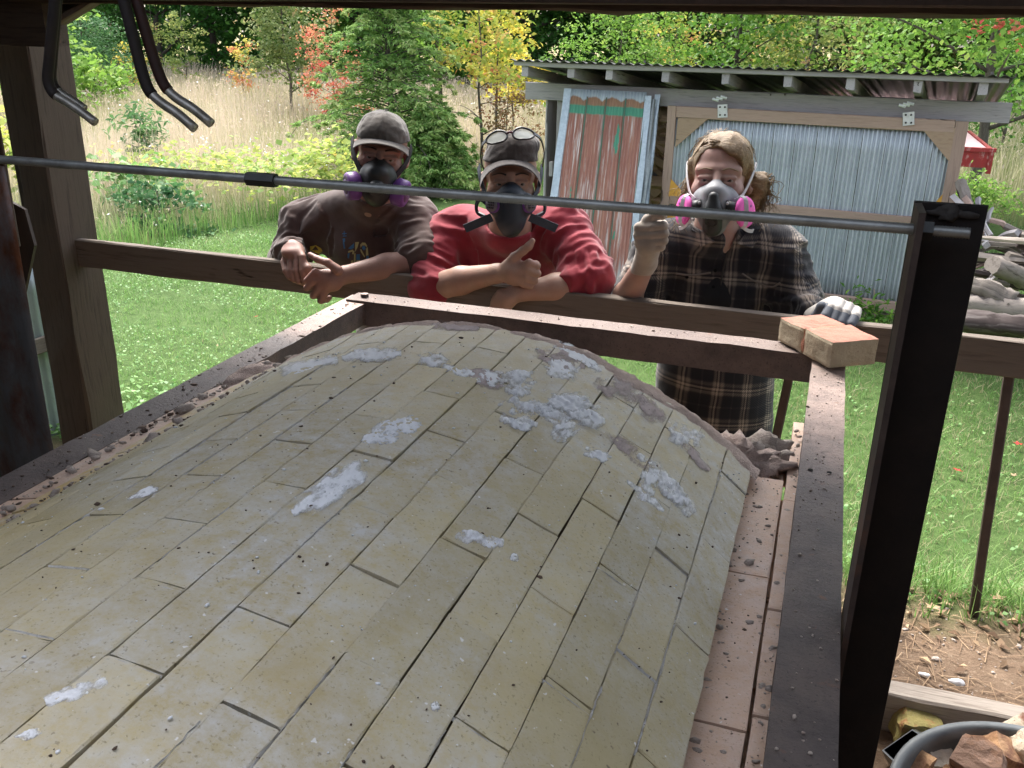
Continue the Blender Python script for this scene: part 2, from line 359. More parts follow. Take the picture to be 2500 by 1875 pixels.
# ================================================================== kiln
AX, AR, AZ = -.60, .80, -1.336
FZ = -.74                                                              # top of the steel frame
def arc(th, y, h=0.0):
    a = math.radians(th); return np.array([AX+(AR+h)*math.sin(a), y, AZ+(AR+h)*math.cos(a)])
kiln = empty('kiln', (AX, 1.1, GZ), 'brick kiln whose low barrel arch of cream firebricks fills the foreground', 'kiln')
def brick_mesh(name, w, L, d, seed, nx=4, ny=9, taper=0.0):
    "top at z = 0, chipped rim, sides drop d"
    r = np.random.default_rng(seed); V = []; Fc = []
    us = np.concatenate([[0, .035], np.linspace(.035, .965, nx)[1:-1], [.965, 1]]); vs = np.concatenate([[0, .012], np.linspace(.012, .988, ny)[1:-1], [.988, 1]])
    n0, n1 = len(us), len(vs)
    for i, u in enumerate(us):
        for j, q in enumerate(vs):
            e = (i in (0, n0-1)) or (j in (0, n1-1))
            z = r.normal(0, .0002)-(abs(r.normal(.0005, .0007)) if e else 0)
            V.append(((u-.5)*w+r.normal(0, .0004), (q-.5)*L+r.normal(0, .0004), z))
    I = lambda i, j: i*n1+j
    for i in range(n0-1):
        for j in range(n1-1): Fc.append((I(i, j), I(i+1, j), I(i+1, j+1), I(i, j+1)))
    ring = [I(i, 0) for i in range(n0)]+[I(n0-1, j) for j in range(1, n1)]+[I(i, n1-1) for i in range(n0-2, -1, -1)]+[I(0, j) for j in range(n1-2, 0, -1)]
    b = len(V)
    for k in ring: x, y, z = V[k]; V.append((x*(1-taper), y, -d))
    m = len(ring)
    for k in range(m): Fc.append((ring[k], b+k, b+(k+1) % m, ring[(k+1) % m]))
    Fc.append(tuple(b+k for k in range(m)))
    me = mesh_from(name, V, Fc, False); return me
LB, STEP = .231, 4.375
arch_me = [brick_mesh('arch_brick', AR*math.radians(STEP)-.0015, LB-.0018, .10, s, taper=.12) for s in range(8)]
half_me = [brick_mesh('arch_brick', AR*math.radians(STEP)-.0018, .117, .10, 50+s, ny=5, taper=.12) for s in range(3)]
rb = random.Random(3)
Y_END = 1.572
for row in range(20):
    th = 42.0-STEP*(row+.5)
    ph = .990 if row % 2 == 0 else .8695
    y0 = ph-LB*5
    while y0 < Y_END-.03:
        y1 = y0+LB
        if y1 < -.02: y0 = y1; continue
        if y1 > Y_END+.03: me = rb.choice(half_me); yc = y0+.117/2+.001
        else: me = rb.choice(arch_me); yc = (y0+y1)/2
        if not me.materials: me.materials.append(M['arch'])
        o = bpy.data.objects.new('brick', me); COL.objects.link(o)
        p = arc(th+rb.gauss(0, .035), yc+rb.gauss(0, .0006)+(rb.uniform(.001, .003) if rb.random() < .42 else 0), rb.gauss(0, .0006)); a = math.radians(th)
        flip = rb.choice((0, PI))
        o.matrix_world = Matrix.Translation(p)@Matrix.Rotation(a+rb.gauss(0, .006), 4, 'Y')@Matrix.Rotation(rb.gauss(0, .0025)+flip, 4, 'Z')@Matrix.Rotation(rb.gauss(0, .002), 4, 'X')
        if row == 1 and abs(yc-1.215) < .02: o.matrix_world = Matrix.Translation((0, .008, 0))@o.matrix_world
        o.parent = kiln; o.matrix_parent_inverse = Matrix.Translation(-kiln.location)
        y0 = y1
# sand bed under the bricks that shows in the joints
V = []; Fc = []; ths = np.linspace(-44, 42, 60)
for th in ths:
    for y in (-.05, 1.566): V.append(arc(th, y, -.0095))
for th in ths:
    for y in (-.05, 1.566): V.append(arc(th, y, -.09))
n = len(ths)
for i in range(n-1):
    Fc.append((2*i, 2*i+2, 2*i+3, 2*i+1)); b = 2*n; Fc.append((b+2*i, b+2*i+1, b+2*i+3, b+2*i+2)); Fc.append((2*i, b+2*i, b+2*i+2, 2*i+2)); Fc.append((2*i+1, 2*i+3, b+2*i+3, b+2*i+1))
link('joint_bed', mesh_from('joint_bed', V, Fc), M['bed'], kiln)
# mortar rubbed into some of the joints
mb = MB(); rf = np.random.default_rng(5)
def filler(a, b, wid, hgt):
    a = np.asarray(a); b = np.asarray(b); n = max(3, int(np.hypot((b[0]-a[0])*.014, b[1]-a[1])/.008)); V = []; Fc = []
    for i in range(n+1):
        q = a+(b-a)*i/n; w = wid*.55*rf.uniform(.3, 1.6); h = hgt*rf.uniform(.2, 1.4)
        dirn = np.array([(b[0]-a[0])*.014, b[1]-a[1]]); dirn /= np.linalg.norm(dirn); s = np.array([-dirn[1]/.014, dirn[0]])*w
        V += [arc(q[0]+s[0], q[1]+s[1], -.0025), arc(q[0]+rf.normal(0, .06), q[1], h), arc(q[0]-s[0], q[1]-s[1], -.0025)]
    for i in range(n):
        Fc += [(3*i, 3*i+1, 3*i+4, 3*i+3), (3*i+1, 3*i+2, 3*i+5, 3*i+4)]
    mb.add(V, Fc)
for (t0, t1, y) in ((24.4, 28.8, .637), (28.8, 33.2, .75), (28.8, 33.2, .98), (33.2, 37.6, .87), (33.2, 37.6, 1.102), (20, 24.4, .52), (24.4, 28.8, 1.325), (2.6, 7, .527), (-1.8, 2.6, .634), (-10.2, -6, .64), (37.8, 42, 1.456), (-6, -1.8, .53)):
    filler((t0, y), (t1, y), .0022, .0012)
for (th, y0, y1) in ((37.65, .75, 1.10), (33.25, .86, 1.0), (37.65, .45, .7), (33.25, .62, .80), (15.7, .45, .62), (-1.7, .66, .8), (7, .72, .88), (11.3, .3, .5), (-10.3, .7, 1.1), (-14.6, .66, 1.3), (20.1, .3, .55), (28.8, .42, .55), (37.65, 1.3, 1.46), (-6.2, .8, 1.2), (24.4, .5, .62)):
    filler((th, y0), (th, y1), .0024, .0012)
tag(mb.link('joint_filler', M['fill'], kiln, True), kind='stuff')
# ragged mortar along the far end of the arch
V = []; Fc = []; ths = np.linspace(-43, 43, 260); prof = [(1.545, 0), (1.554, .0015), (1.562, .003), (1.572, .004), (1.580, .000), (1.588, -.02), (1.606, -.06), (1.606, -.125)]
for i, th in enumerate(ths):
    side = sstep(8, 36, th)*1.0
    for j, (y, h) in enumerate(prof):
        nz = fbm(np.array([[th*.5, j*.9, 2.0]]), 4, 4)[0]
        nn = fbm(np.array([[th*.12, 5.0, j*.05]]), 8, 2)[0]
        yy = y-(.012*side+.012*nn)*(1 if j < 3 else .3)+nz*.005
        V.append(arc(th, yy, h*.55*(1+.5*side)+(nz*.0030 if j > 0 else -.0008)))
k = len(prof)
for i in range(len(ths)-1):
    for j in range(k-1): a = i*k+j; Fc.append((a, a+1, a+k+1, a+k))
link('mortar_edge', mesh_from('mortar_edge', V, Fc), M['mortar'], kiln)
# fibre wool stuck to the arch: (overview px, py, half sizes px, height)
def cyl(px, py):
    r = ray(px, py); a = r[0]**2+r[2]**2; b = -2*(r[0]*AX+r[2]*AZ); c = AX**2+AZ**2-AR**2
    t = (-b-math.sqrt(max(0, b*b-4*a*c)))/(2*a); p = r*t; return math.degrees(math.atan2(p[0]-AX, p[2]-AZ)), p[1]
def patch(name, px, py, rx, ry, hgt, seed, mat, thr=.30, tilt=0.0):
    px *= 1.1302; py *= 1.1302; rx *= 1.30; ry *= 1.28
    c, s = math.cos(math.radians(tilt)), math.sin(math.radians(tilt)); N = max(10, min(40, int(max(rx, ry)/2.0))); K = max(8, min(30, int(min(rx, ry)/1.6)))
    V = []; H = []; L = []
    for i in range(N+1):
        for j in range(K+1):
            u = -1+2*i/N; v = -1+2*j/K; L.append((u, v))
    L = np.array(L); nz = fbm(np.stack([L[:, 0]*2.2+seed*7, L[:, 1]*2.0*ry/max(rx, 1)*2+seed, L[:, 0]*0], -1), seed, 4)
    fine = fbm(np.stack([L[:, 0]*9+seed, L[:, 1]*7, L[:, 0]*0], -1), seed+9, 3)
    m = 1-(L**2).sum(1)+nz*.75-thr
    for (u, v), a, f in zip(L, m, fine):
        x = px+(u*c*rx-v*s*ry); y = py+(u*s*rx+v*c*ry); th, yy = cyl(x, y)
        h = .36*hgt*min(1.0, max(0, a-.12)*1.6)**.8*(.6+.8*f)+.0008
        V.append(arc(th, yy, h)); H.append(a)
    Fc = []
    for i in range(N):
        for j in range(K):
            q = (i*(K+1)+j, (i+1)*(K+1)+j, (i+1)*(K+1)+j+1, i*(K+1)+j+1)
            if max(H[k] for k in q) > -.25: Fc.append(q)
    if Fc:
        me = mesh_from(name, V, Fc, True, {'m': np.array(H)*.8+.22}); bm = bmesh.new(); bm.from_mesh(me); bmesh.ops.delete(bm, geom=[v for v in bm.verts if not v.link_faces], context='VERTS'); bm.to_mesh(me); bm.free()
        link(name, me, mat, kiln)
FP = [(660, 792, 62, 16, .004, -12), (803, 770, 56, 15, .007, -4), (938, 780, 36, 15, .008, 5), (985, 800, 40, 10, .003, 14), (1120, 830, 34, 26, .011, 8), (1062, 818, 30, 16, .004, 10),
      (1135, 880, 52, 18, .010, 5), (1232, 868, 58, 22, .012, 12), (1270, 905, 42, 17, .010, 15), (1120, 912, 36, 17, .010, 10), (1216, 930, 26, 22, .009, -40), (1190, 892, 40, 18, .008, 20),
      (862, 925, 52, 18, .007, -10), (820, 945, 50, 18, .008, -12), (735, 1040, 52, 26, .006, -30), (690, 1075, 60, 24, .006, -30), (1035, 1166, 46, 15, .010, 8), (1478, 945, 34, 22, .011, 25),
      (1290, 985, 26, 12, .006, 20), (1462, 1075, 44, 18, .011, 48), (1420, 1020, 50, 14, .006, 40), (1400, 1040, 18, 40, .004, 15), (1390, 1068, 50, 8, .004, 40), (165, 1496, 62, 16, .006, -20),
      (62, 1590, 30, 9, .004, -20), (312, 1066, 30, 8, .003, -20), (940, 1528, 9, 10, .006, 0), (1245, 765, 46, 12, .005, 28), (1275, 785, 26, 10, .004, 40), (1215, 800, 40, 20, .004, 20), (1110, 1205, 10, 8, .005, 40)]
for k, (a, b, c_, d_, h_, t_) in enumerate(FP): patch('fibre_patch', a, b, c_, d_, h_, k+3, M['fibre_patch'], .05, t_)
M['smear'] = feather('mauve_mortar_smear', (.54, .46, .45), (.42, .35, .34), .10, 1.0, .4)
for k, (a, b, c_, d_, h_, t_) in enumerate([(1350, 845, 62, 26, .003, 25), (1345, 965, 70, 16, .003, 38), (1400, 885, 46, 18, .003, 40), (1060, 820, 44, 22, .002, 10), (985, 705, 60, 10, .002, 4), (1210, 775, 50, 18, .0025, 20), (1500, 985, 40, 10, .003, 45)]):
    patch('mortar_smear', a, b, c_, d_, h_, k+60, M['smear'], .2, t_)
# side walls: a skewback of yellow brick on the left, pink wall bricks both sides
def kbrick(name, c, w, L, d, seed, mat, rz=0.0, rx=0.0, ry=0.0):
    me = brick_mesh(name, w, L, d, seed, nx=4, ny=7); me.materials.append(mat)
    o = bpy.data.objects.new('brick', me); COL.objects.link(o)
    o.matrix_world = Matrix.Translation([float(q) for q in c])@Matrix.Rotation(rz, 4, 'Z')@Matrix.Rotation(ry, 4, 'Y')@Matrix.Rotation(rx, 4, 'X')
    o.parent = kiln; o.matrix_parent_inverse = Matrix.Translation(-kiln.location); return o
r_ = random.Random(8)
y = -.02; k = 0
for L in (.23, .345, .345, .345, .345, ):
    kbrick('wall_brick', (-.060, y+L/2, -.767+r_.gauss(0, .001)), .106, L-.004, .07, 100+k, M['pink']); y += L; k += 1
kbrick('wall_brick', (-.062, 1.675, -.785), .104, .11, .07, 120, M['pink'], .03, .03)
y = -.10
for L in (.345, .345, .345, .23, .345, .23):
    kbrick('wall_brick', (.038, y+L/2, -.768+r_.gauss(0, .0015)), .082, L-.004, .07, 130+k, M['pink'], r_.gauss(0, .006)); y += L; k += 1
kbrick('wall_brick', (.036, 1.80, -.775), .078, .20, .07, 140, M['pink'], .02)
y = .05
for L in (.33, .33, .23, .23, .23, .23):
    kbrick('skewback_brick', (-1.117, y+L/2, -.712), .066, L-.005, .07, 150+k, M['yellow'], r_.gauss(0, .004), 0, -.36); y += L; k += 1
y = -.05
for L in (.35, .35, .35, .35, .35):
    kbrick('wall_brick', (-1.184, y+L/2, -.735), .068, L-.004, .07, 170+k, M['pink'], r_.gauss(0, .004), 0, -.22); y += L; k += 1
for i in range(5):
    k += 1; kbrick('wall_brick', (-1.262, i*.35+.12, -.752), .07, .345, .07, 190+k, M['pink'])
# the courses below, seen only in slits from here
def course_wall(x0, x1, y0, y1, z1, z0, along_y=True):
    mb = MB(); z = z1; c = 0
    while z > z0:
        L = .23; s = y0-(L/2 if c % 2 else 0)
        lo, hi = (y0, y1) if along_y else (x0, x1)
        s = lo-(L/2 if c % 2 else 0)
        while s < hi:
            a, b = max(lo, s), min(hi, s+L)
            if b-a > .02:
                if along_y: mb.add(*boxVF(((x0+x1)/2, (a+b)/2, z-.032), x1-x0, b-a-.005, .062, jit=.0012))
                else: mb.add(*boxVF(((a+b)/2, (y0+y1)/2, z-.032), b-a-.005, y1-y0, .062, jit=.0012))
            s += L
        z -= .067; c += 1
    return mb
for w in (course_wall(-.112, .086, -.05, 1.70, -.861, -1.72), course_wall(-1.285, -1.12, -.05, 1.60, -.859, -1.72), course_wall(-1.285, .086, 2.05, 2.26, -1.30, -1.72, False), course_wall(-.112, .086, 1.70, 2.05, -1.1, -1.72), course_wall(-1.285, -1.12, 1.60, 2.05, -1.1, -1.72), course_wall(-1.12, -.112, -.05, .08, -.95, -1.72, False)):
    tag(w.link('brick_courses', M['pink'], kiln), kind='stuff')
# ------------------------------------------------------------------ steel frame round the top of the kiln
steel = bpy.data.objects.new('steel_frame', None); COL.objects.link(steel); parent_to(steel, kiln)
TF = .0065
def angle_bar(name, axis, a0, a1, inner, outer, ztop, leg, legside):
    "flat flange plus a hanging leg at its inner edge; axis y or x"
    mb = MB(); lo, hi = min(inner, outer), max(inner, outer); sgn = 1 if outer > inner else -1
    prof = [(inner, ztop), (outer, ztop), (outer, ztop-TF), (inner+sgn*TF, ztop-TF), (inner+sgn*TF, ztop-leg), (inner, ztop-leg)]
    n = max(2, int(abs(a1-a0)/.05)); V = []; Fc = []
    r = np.random.default_rng(int(leg*1e4))
    for i in range(n+1):
        a = a0+(a1-a0)*i/n
        for (u, z) in prof:
            j = r.normal(0, .0006, 2); V.append((u+j[0], a, z+j[1]) if axis == 'y' else (a, u+j[0], z+j[1]))
    k = len(prof)
    for i in range(n):
        for j in range(k): Fc.append((i*k+j, i*k+(j+1) % k, (i+1)*k+(j+1) % k, (i+1)*k+j))
    Fc += [(0, 1, 2, 3), (0, 3, 4, 5), tuple(n*k+q for q in (3, 2, 1, 0)), tuple(n*k+q for q in (5, 4, 3, 0))]
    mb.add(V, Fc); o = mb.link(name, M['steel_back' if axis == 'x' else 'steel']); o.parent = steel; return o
angle_bar('angle_bar', 'y', -.35, 2.262, .0165, .0935, FZ, .03, 1)
angle_bar('angle_bar', 'y', -.35, 2.316, -1.2120, -1.2890, FZ, .062, -1)
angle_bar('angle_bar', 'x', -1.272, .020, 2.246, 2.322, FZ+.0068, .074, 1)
def bolt(p, r, h, name='bolt', parent=steel, mat=None):
    mb = MB(); V = [(p[0]+r*math.cos(a), p[1]+r*math.sin(a), p[2]+z) for z in (0, h) for a in np.arange(6)*PI/3+.2]
    mb.add(V, [(k, (k+1) % 6, 6+(k+1) % 6, 6+k) for k in range(6)]+[tuple(range(6, 12))]); o = mb.link(name, mat or M['steel'])
    if parent is steel: o.parent = steel
    else: parent_to(o, parent)
    return o
bolt((-1.232, 2.285, FZ+.007), .012, .010)
def disc_hole(p, r):
    V = [(p[0]+r*math.cos(a), p[1]+r*math.sin(a), p[2]) for a in np.arange(12)*PI/6]; MB().add(V, [tuple(range(12))]).link('bolt_hole', M['hole']).parent = steel
M['hole'] = pm('hole_black', (.004, .004, .004), rough=1)
for q in ((1650+851/2.592, 640+1317/2.592), (1650+970/2.592, 640+1335/2.592)): disc_hole(PZ(q[0], q[1], FZ)+np.array([0, 0, .0015]), .0048)
# ------------------------------------------------------------------ buckstay post and tie rod
post = empty('steel_post', (.14, 1.14, GZ), 'black steel angle post standing beside the kiln, tie rod through its top', 'steel post')
ZT = -.181
def lbar(name, x0, x1, y0, y1, z0, z1, mat, parent):
    return MB().add(*boxVF(((x0+x1)/2, (y0+y1)/2, (z0+z1)/2), x1-x0, y1-y0, z1-z0, jit=.0004)).link(name, mat, parent)
M['post_edge'] = pm('lit_post_edge', (.075, .055, .048), (.04, .03, .028), 16, rough=.6, stain=((.16, .08, .05), 8, .55, .7))  # light on the flange put into a paler brown; rust stains over it
lbar('flange', .0965, .104, 1.094, 1.1645, -1.73, ZT, M['post_edge'], post)
lbar('web', .0965, .1745, 1.1650, 1.1725, -1.73, ZT+.0012, M['steel_black'], post)
rodo = empty('tie_rod', (-.5, 1.13, -.205), 'long grey threaded tie rod crossing in front of the three people', 'tie rod')
ra, rb_ = np.array([-1.75, 1.13, -.207]), np.array([.1555, 1.13, -.2055])
def thread_mesh(a, b, r, pitch, seg=10, d=.0009):
    n = int(np.linalg.norm(b-a)/pitch*2); V = []; Fc = []
    for i in range(n+1):
        c = a+(b-a)*i/n; rr = r-(d if i % 2 else 0)
        for k in range(seg): q = 2*PI*k/seg; V.append(c+np.array([0, rr*math.cos(q), rr*math.sin(q)]))
    for i in range(n):
        for k in range(seg): Fc.append((i*seg+k, i*seg+(k+1) % seg, (i+1)*seg+(k+1) % seg, (i+1)*seg+k))
    Fc += [tuple(range(seg)), tuple(n*seg+k for k in range(seg))]
    return V, Fc
cut = P(1010, 468, 1.13)[0]
j0 = P(606, 448, 1.13)[0]; j1 = P(675, 458, 1.13)[0]
MB().add(*thread_mesh(np.array([j0-.02, 1.13, -.2065]), rb_, .0068, .0032)).link('threaded_rod', M['rod'], rodo, True)
MB().add(*thread_mesh(ra, np.array([j0+.01, 1.13, -.2067]), .0068, .0032, d=.0003)).link('threaded_rod', M['rod'], rodo, True)
V, Fc = tubeVF([(j0, 1.13, -.2066), (j1, 1.13, -.2066)], .0105, 6); MB().add(V, Fc).link('coupling_nut', M['nut'], rodo)
V, Fc = tubeVF([(.105, 1.13, -.2056), (.117, 1.13, -.2056)], .0125, 6); MB().add(V, Fc).link('hex_nut', M['nut'], rodo)
# ================================================================== shelter over the kiln
shel = empty('shelter', (-.6, 1.0, GZ), 'dark open timber shelter with a low roof framing the view', 'shelter')
def corr(name, o, u, v, w, h, pitch, amp, mat, parent=None, rough=.0, seed=0, vs=6, profile='sine'):
    "corrugated sheet: origin o, ripples run along v, w along u"
    o = np.asarray(o, float); u = np.asarray(u, float); v = np.asarray(v, float); nrm = np.cross(u, v); n = max(4, int(w/pitch*6)); V = []; Fc = []
    r = np.random.default_rng(seed+int(w*1000))
    for i in range(n+1):
        x = w*i/n
        a = math.sin(2*PI*x/pitch)
        if profile == 'rib': a = max(-.2, a)**3 if a > 0 else 0
        for j in range(vs+1): V.append(o+u*x+v*(h*j/vs)+nrm*(amp*a+r.normal(0, rough)))
    for i in range(n):
        for j in range(vs): q = i*(vs+1)+j; Fc.append((q, q+vs+1, q+vs+2, q+1))
    m = mesh_from(name, V, Fc); ob = link(name, m, mat)
    sol = ob.modifiers.new('thickness', 'SOLIDIFY'); sol.thickness = .0012
    if parent is not None: ob.parent = parent; ob.matrix_parent_inverse = Matrix.Translation(-parent.location)
    return ob
def galv(name, c1, c2, rust=None, lo=.6, hi=.75, rough=.45, metal=.55, streak=(10, 10, .8)):
    t = NT(name); v = t.coord(streak); col = t.ramp(t.noise(v, 3, 6, .7), [(.3, c1), (.7, c2)])
    v2 = t.coord((1, 1, .55)); sp = t.ramp(t.noise(v2, 60, 3, .6), [(.55, 0.0), (.75, .35)]); col = t.mix(sp, col, tuple(x*.55 for x in c2))
    if rust is not None:
        m = t.ramp(t.noise(v2, 5, 7, .7), [(lo, 0.0), (hi, 1.0)]); col = t.mix(m, col, t.ramp(t.noise(v2, 30, 5, .7), [(.3, rust), (.7, tuple(x*.5 for x in rust))]))
    n = t.bump(t.noise(v2, 70, 5, .7), .2, .001)
    t.set(Metallic=metal, Roughness=rough); return t.done(col, n)
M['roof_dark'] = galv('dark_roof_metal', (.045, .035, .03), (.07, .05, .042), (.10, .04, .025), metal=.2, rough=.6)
M['galv_dim'] = galv('dull_galvanised', (.30, .33, .34), (.20, .22, .23), (.14, .08, .05), .7, .85)
M['rusty'] = galv('rust_streaked_sheet', (.22, .23, .24), (.15, .155, .16), (.20, .075, .035), .44, .60, streak=(6, 6, 1))
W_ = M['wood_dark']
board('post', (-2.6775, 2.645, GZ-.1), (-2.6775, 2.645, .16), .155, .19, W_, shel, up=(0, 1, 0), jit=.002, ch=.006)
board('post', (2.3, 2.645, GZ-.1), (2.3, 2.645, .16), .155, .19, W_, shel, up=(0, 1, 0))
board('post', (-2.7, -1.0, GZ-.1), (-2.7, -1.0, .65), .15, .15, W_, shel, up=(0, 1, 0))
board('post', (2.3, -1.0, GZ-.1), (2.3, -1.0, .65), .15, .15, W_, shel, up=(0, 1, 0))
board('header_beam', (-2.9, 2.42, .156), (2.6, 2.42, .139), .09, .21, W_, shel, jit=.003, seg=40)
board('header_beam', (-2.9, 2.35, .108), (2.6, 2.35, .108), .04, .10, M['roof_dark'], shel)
# short timber across the head of the left post, and a brace rising from it
board('post_cap', (-3.3, 2.44, .04), (-2.36, 2.44, .035), .09, .23, W_, shel, jit=.002)
board('knee_brace', P(150, 52, 2.44), P(262, -18, 2.44), .045, .022, M['wood_rail'], shel)
board('knee_plate', P(120, 20, 2.47), P(262, -40, 2.47), .03, .07, W_, shel)
board('rear_beam', (-2.9, -1.0, .70), (2.6, -1.0, .70), .09, .2, W_, shel)
for x in (-2.7, -1.8, .9, 1.6, 2.3): board('rafter', (x, 2.46, .33), (x, -1.2, .80), .045, .13, W_, shel)
rs = np.array([0, -3.95, .51]); L_ = np.linalg.norm(rs); rs /= L_
def roof_piece(x0, x1, y0, y1):
    t0 = (2.50-y0)/(-rs[1]); t1 = (2.50-y1)/(-rs[1]); corr('roof_sheet', np.array([x0, 2.50, .395])+rs*t0, (1, 0, 0), rs, x1-x0, t1-t0, .076, .009, M['roof_dark'], shel, vs=4)
ROOF_GAP = (-1.8, .75, .78, -.42)                                    # opening added in the roof to let daylight down onto the kiln
roof_piece(-3.0, 2.7, 2.50, ROOF_GAP[2]); roof_piece(-3.0, ROOF_GAP[0], ROOF_GAP[2], ROOF_GAP[3]); roof_piece(ROOF_GAP[1], 2.7, ROOF_GAP[2], ROOF_GAP[3]); roof_piece(-3.0, 2.7, ROOF_GAP[3], -1.27)
for k in range(10): board('shade_wall_board', (2.50, -1.0+k*.235, GZ+.0), (2.50, -1.0+k*.235, .72-k*.027), .228, .022, W_, shel, up=(1, 0, 0))  # unseen right wall, added to cut the light from that side
board('roof_edge', (-3.0, 2.49, .36), (2.7, 2.49, .355), .03, .07, W_, shel)
# left side: galvanised sheet and a cross piece beyond the post
corr('corrugated_sheet', (-3.5, 2.76, -1.80), (1, 0, 0), (0, 0, 1), .76, .92, .075, .008, M['galv_dim'], shel)
board('cross_piece', P(40, 865, 2.70), P(135, 826, 2.70)+np.array([.02, .03, 0]), .04, .062, M['wood_rail'], shel)
# rust-streaked sheet standing on the floor left of the kiln
sheet = corr('rusty_sheet', (-2.30, 1.45, -1.735), (1, -.06, 0), (.035, -.02, 1), .74, 1.47, .15, .012, M['rusty'], None, seed=4, profile='rib')
tag(sheet, 'rust streaked metal sheet standing at the left edge beside the dark post', 'metal sheet')
V = [P(17, 488, 2.42), P(60, 512, 2.42), P(84, 600, 2.42), P(54, 740, 2.42), P(30, 600, 2.42)]; V2 = [p+np.array([0, .012, 0]) for p in V]
dk = MB().add(V+V2, [(4, 3, 2, 1, 0), (5, 6, 7, 8, 9)]+[(k, (k+1) % 5, 5+(k+1) % 5, 5+k) for k in range(5)]).link('dark_plate', M['roof_dark'])
tag(dk, 'dark pointed offcut of sheet metal wedged behind the rusty sheet', 'metal offcut')
bb = board('leaning_bar', P(-25, 250, 2.35), P(36, 600, 2.35), .012, .045, W_, up=(1, 0, 0)); tag(bb, 'dark bar leaning at the far left edge of the shelter', 'bar')
for k in range(23): board('shade_wall_board', (-2.86+k*.235, -1.08, GZ+.15), (-2.86+k*.235, -1.08, .68), .228, .022, W_, shel, up=(0, 1, 0))  # unseen rear wall, added to block light from behind the camera
for k in range(15): board('shade_wall_board', (-2.985, -1.0+k*.235, GZ+.0), (-2.985, -1.0+k*.235, .72-k*.027), .228, .022, W_, shel, up=(1, 0, 0))  # left wall out of view, added to keep the interior dark
# ================================================================== guard rail the people lean on
rail = empty('guard_rail', (-.6, 2.64, GZ), 'grey timber guard rail that the three people lean on', 'rail')
board('rail_board', (-2.60, 2.6395, -.8035), (2.35, 2.6395, -.8035), .037, .103, M['wood_rail'], rail, jit=.0012, seg=40)
M['iron'] = pm('brown_iron', (.055, .04, .034), (.085, .06, .05), 20, rough=.6, bump=.3)
a1, b1 = P(2467, 918, 2.645), np.array([.583, 2.645, -1.66])
a2, b2 = P(1928, 915, 2.645), P(1891, 1084, 2.645); d2 = (b2-a2)/(b2-a2)[2]; b2 = a2+d2*(-1.66-a2[2])
for a, b in ((a1, b1), (a2, b2)):
    d = (a-b)/np.linalg.norm(a-b); board('baluster', b, a+d*.04+np.array([0, .02, 0]), .026, .026, M['iron'], rail, up=(0, 1, 0), jit=.0005)
board('baluster', (-1.35, 2.672, -1.66), (-1.35, 2.672, -.77), .026, .026, M['iron'], rail, up=(0, 1, 0))
board('baluster', (1.25, 2.672, -1.66), (1.2, 2.672, -.77), .026, .026, M['iron'], rail, up=(0, 1, 0))
# ================================================================== bent bars hanging from the roof
def hook(pts, Y, mats, lab, r=.0068):
    pts = [P(x, y, Y) for x, y in pts]
    d = pts[0]-pts[1]; top = pts[0]+d/d[2]*(.52-pts[0][2]) if d[2] > 0 else pts[0]
    hk = empty('hanging_bar', top, lab, 'bar', 'bent bars hanging from the roof')
    c = curve(pts[1:], 20); c = np.vstack([top, c]); k = int(len(c)*.50)
    MB().add(*tubeVF(c[:k+1], r*1.18, 10)).link('rubber_sleeve', mats[0], hk, True)
    MB().add(*tubeVF(c[k-1:], r, 10)).link('bare_tip', mats[1], hk, True)
hook(((134, 0), (120, 150), (117, 195), (131, 228), (165, 250), (199, 273), (233, 299)), 1.25, (M['rubber'], M['galv_rod']), 'black sleeved bar with a bare bent tip, nearest of the left pair', .0075)
hook(((140, 0), (128, 150), (126, 190), (137, 216), (160, 234), (185, 249), (207, 265)), 1.31, (M['rubber'], M['galv_rod']), 'black sleeved bar mostly hidden behind its twin at the left post', .0068)
hook(((302, 0), (335, 130), (350, 186), (366, 224), (396, 252), (436, 279), (476, 314)), 1.25, (M['rubber'], M['galv_rod']), 'black bent bar with the lower tip, left one of the right pair', .0078)
hook(((333, 0), (368, 120), (388, 180), (405, 214), (432, 240), (474, 267), (516, 302)), 1.27, (M['rubber_red'], M['galv_rod']), 'dark reddish bent bar, right one of the right pair', .0078)
# ================================================================== the broken brick on the corner of the frame
def rough_block(name, mat, c, dims, R, seed, n=7, amp=.002, chop=None):
    bm = bmesh.new(); bmesh.ops.create_cube(bm, size=1.0); bmesh.ops.subdivide_edges(bm, edges=bm.edges[:], cuts=n, use_grid_fill=True)
    co = np.array([v.co[:] for v in bm.verts])
    e = np.abs(co).max(1, keepdims=True); rr = np.sort(np.abs(co), axis=1)[:, 1]
    co = co*(1-.035*np.clip((rr[:, None]-.42)/.08, 0, 1))
    co = co*np.asarray(dims)
    nz = np.stack([fbm(co*38+seed*3.1+k*11, seed+k, 3) for k in range(3)], -1)*amp; co = co+nz
    if chop is not None:
        for (nx, ny, nz_, d) in chop:
            nn = np.array([nx, ny, nz_], float); nn /= np.linalg.norm(nn); s = co@nn-d+fbm(co*30+seed, seed+5, 3)*.006; co = co-np.clip(s, 0, None)[:, None]*nn
    co = co@np.asarray(R).T+np.asarray(c)
    for v, q in zip(bm.verts, co): v.co = q
    me = bpy.data.meshes.new(name); bm.to_mesh(me); bm.free(); me.materials.append(mat); return me
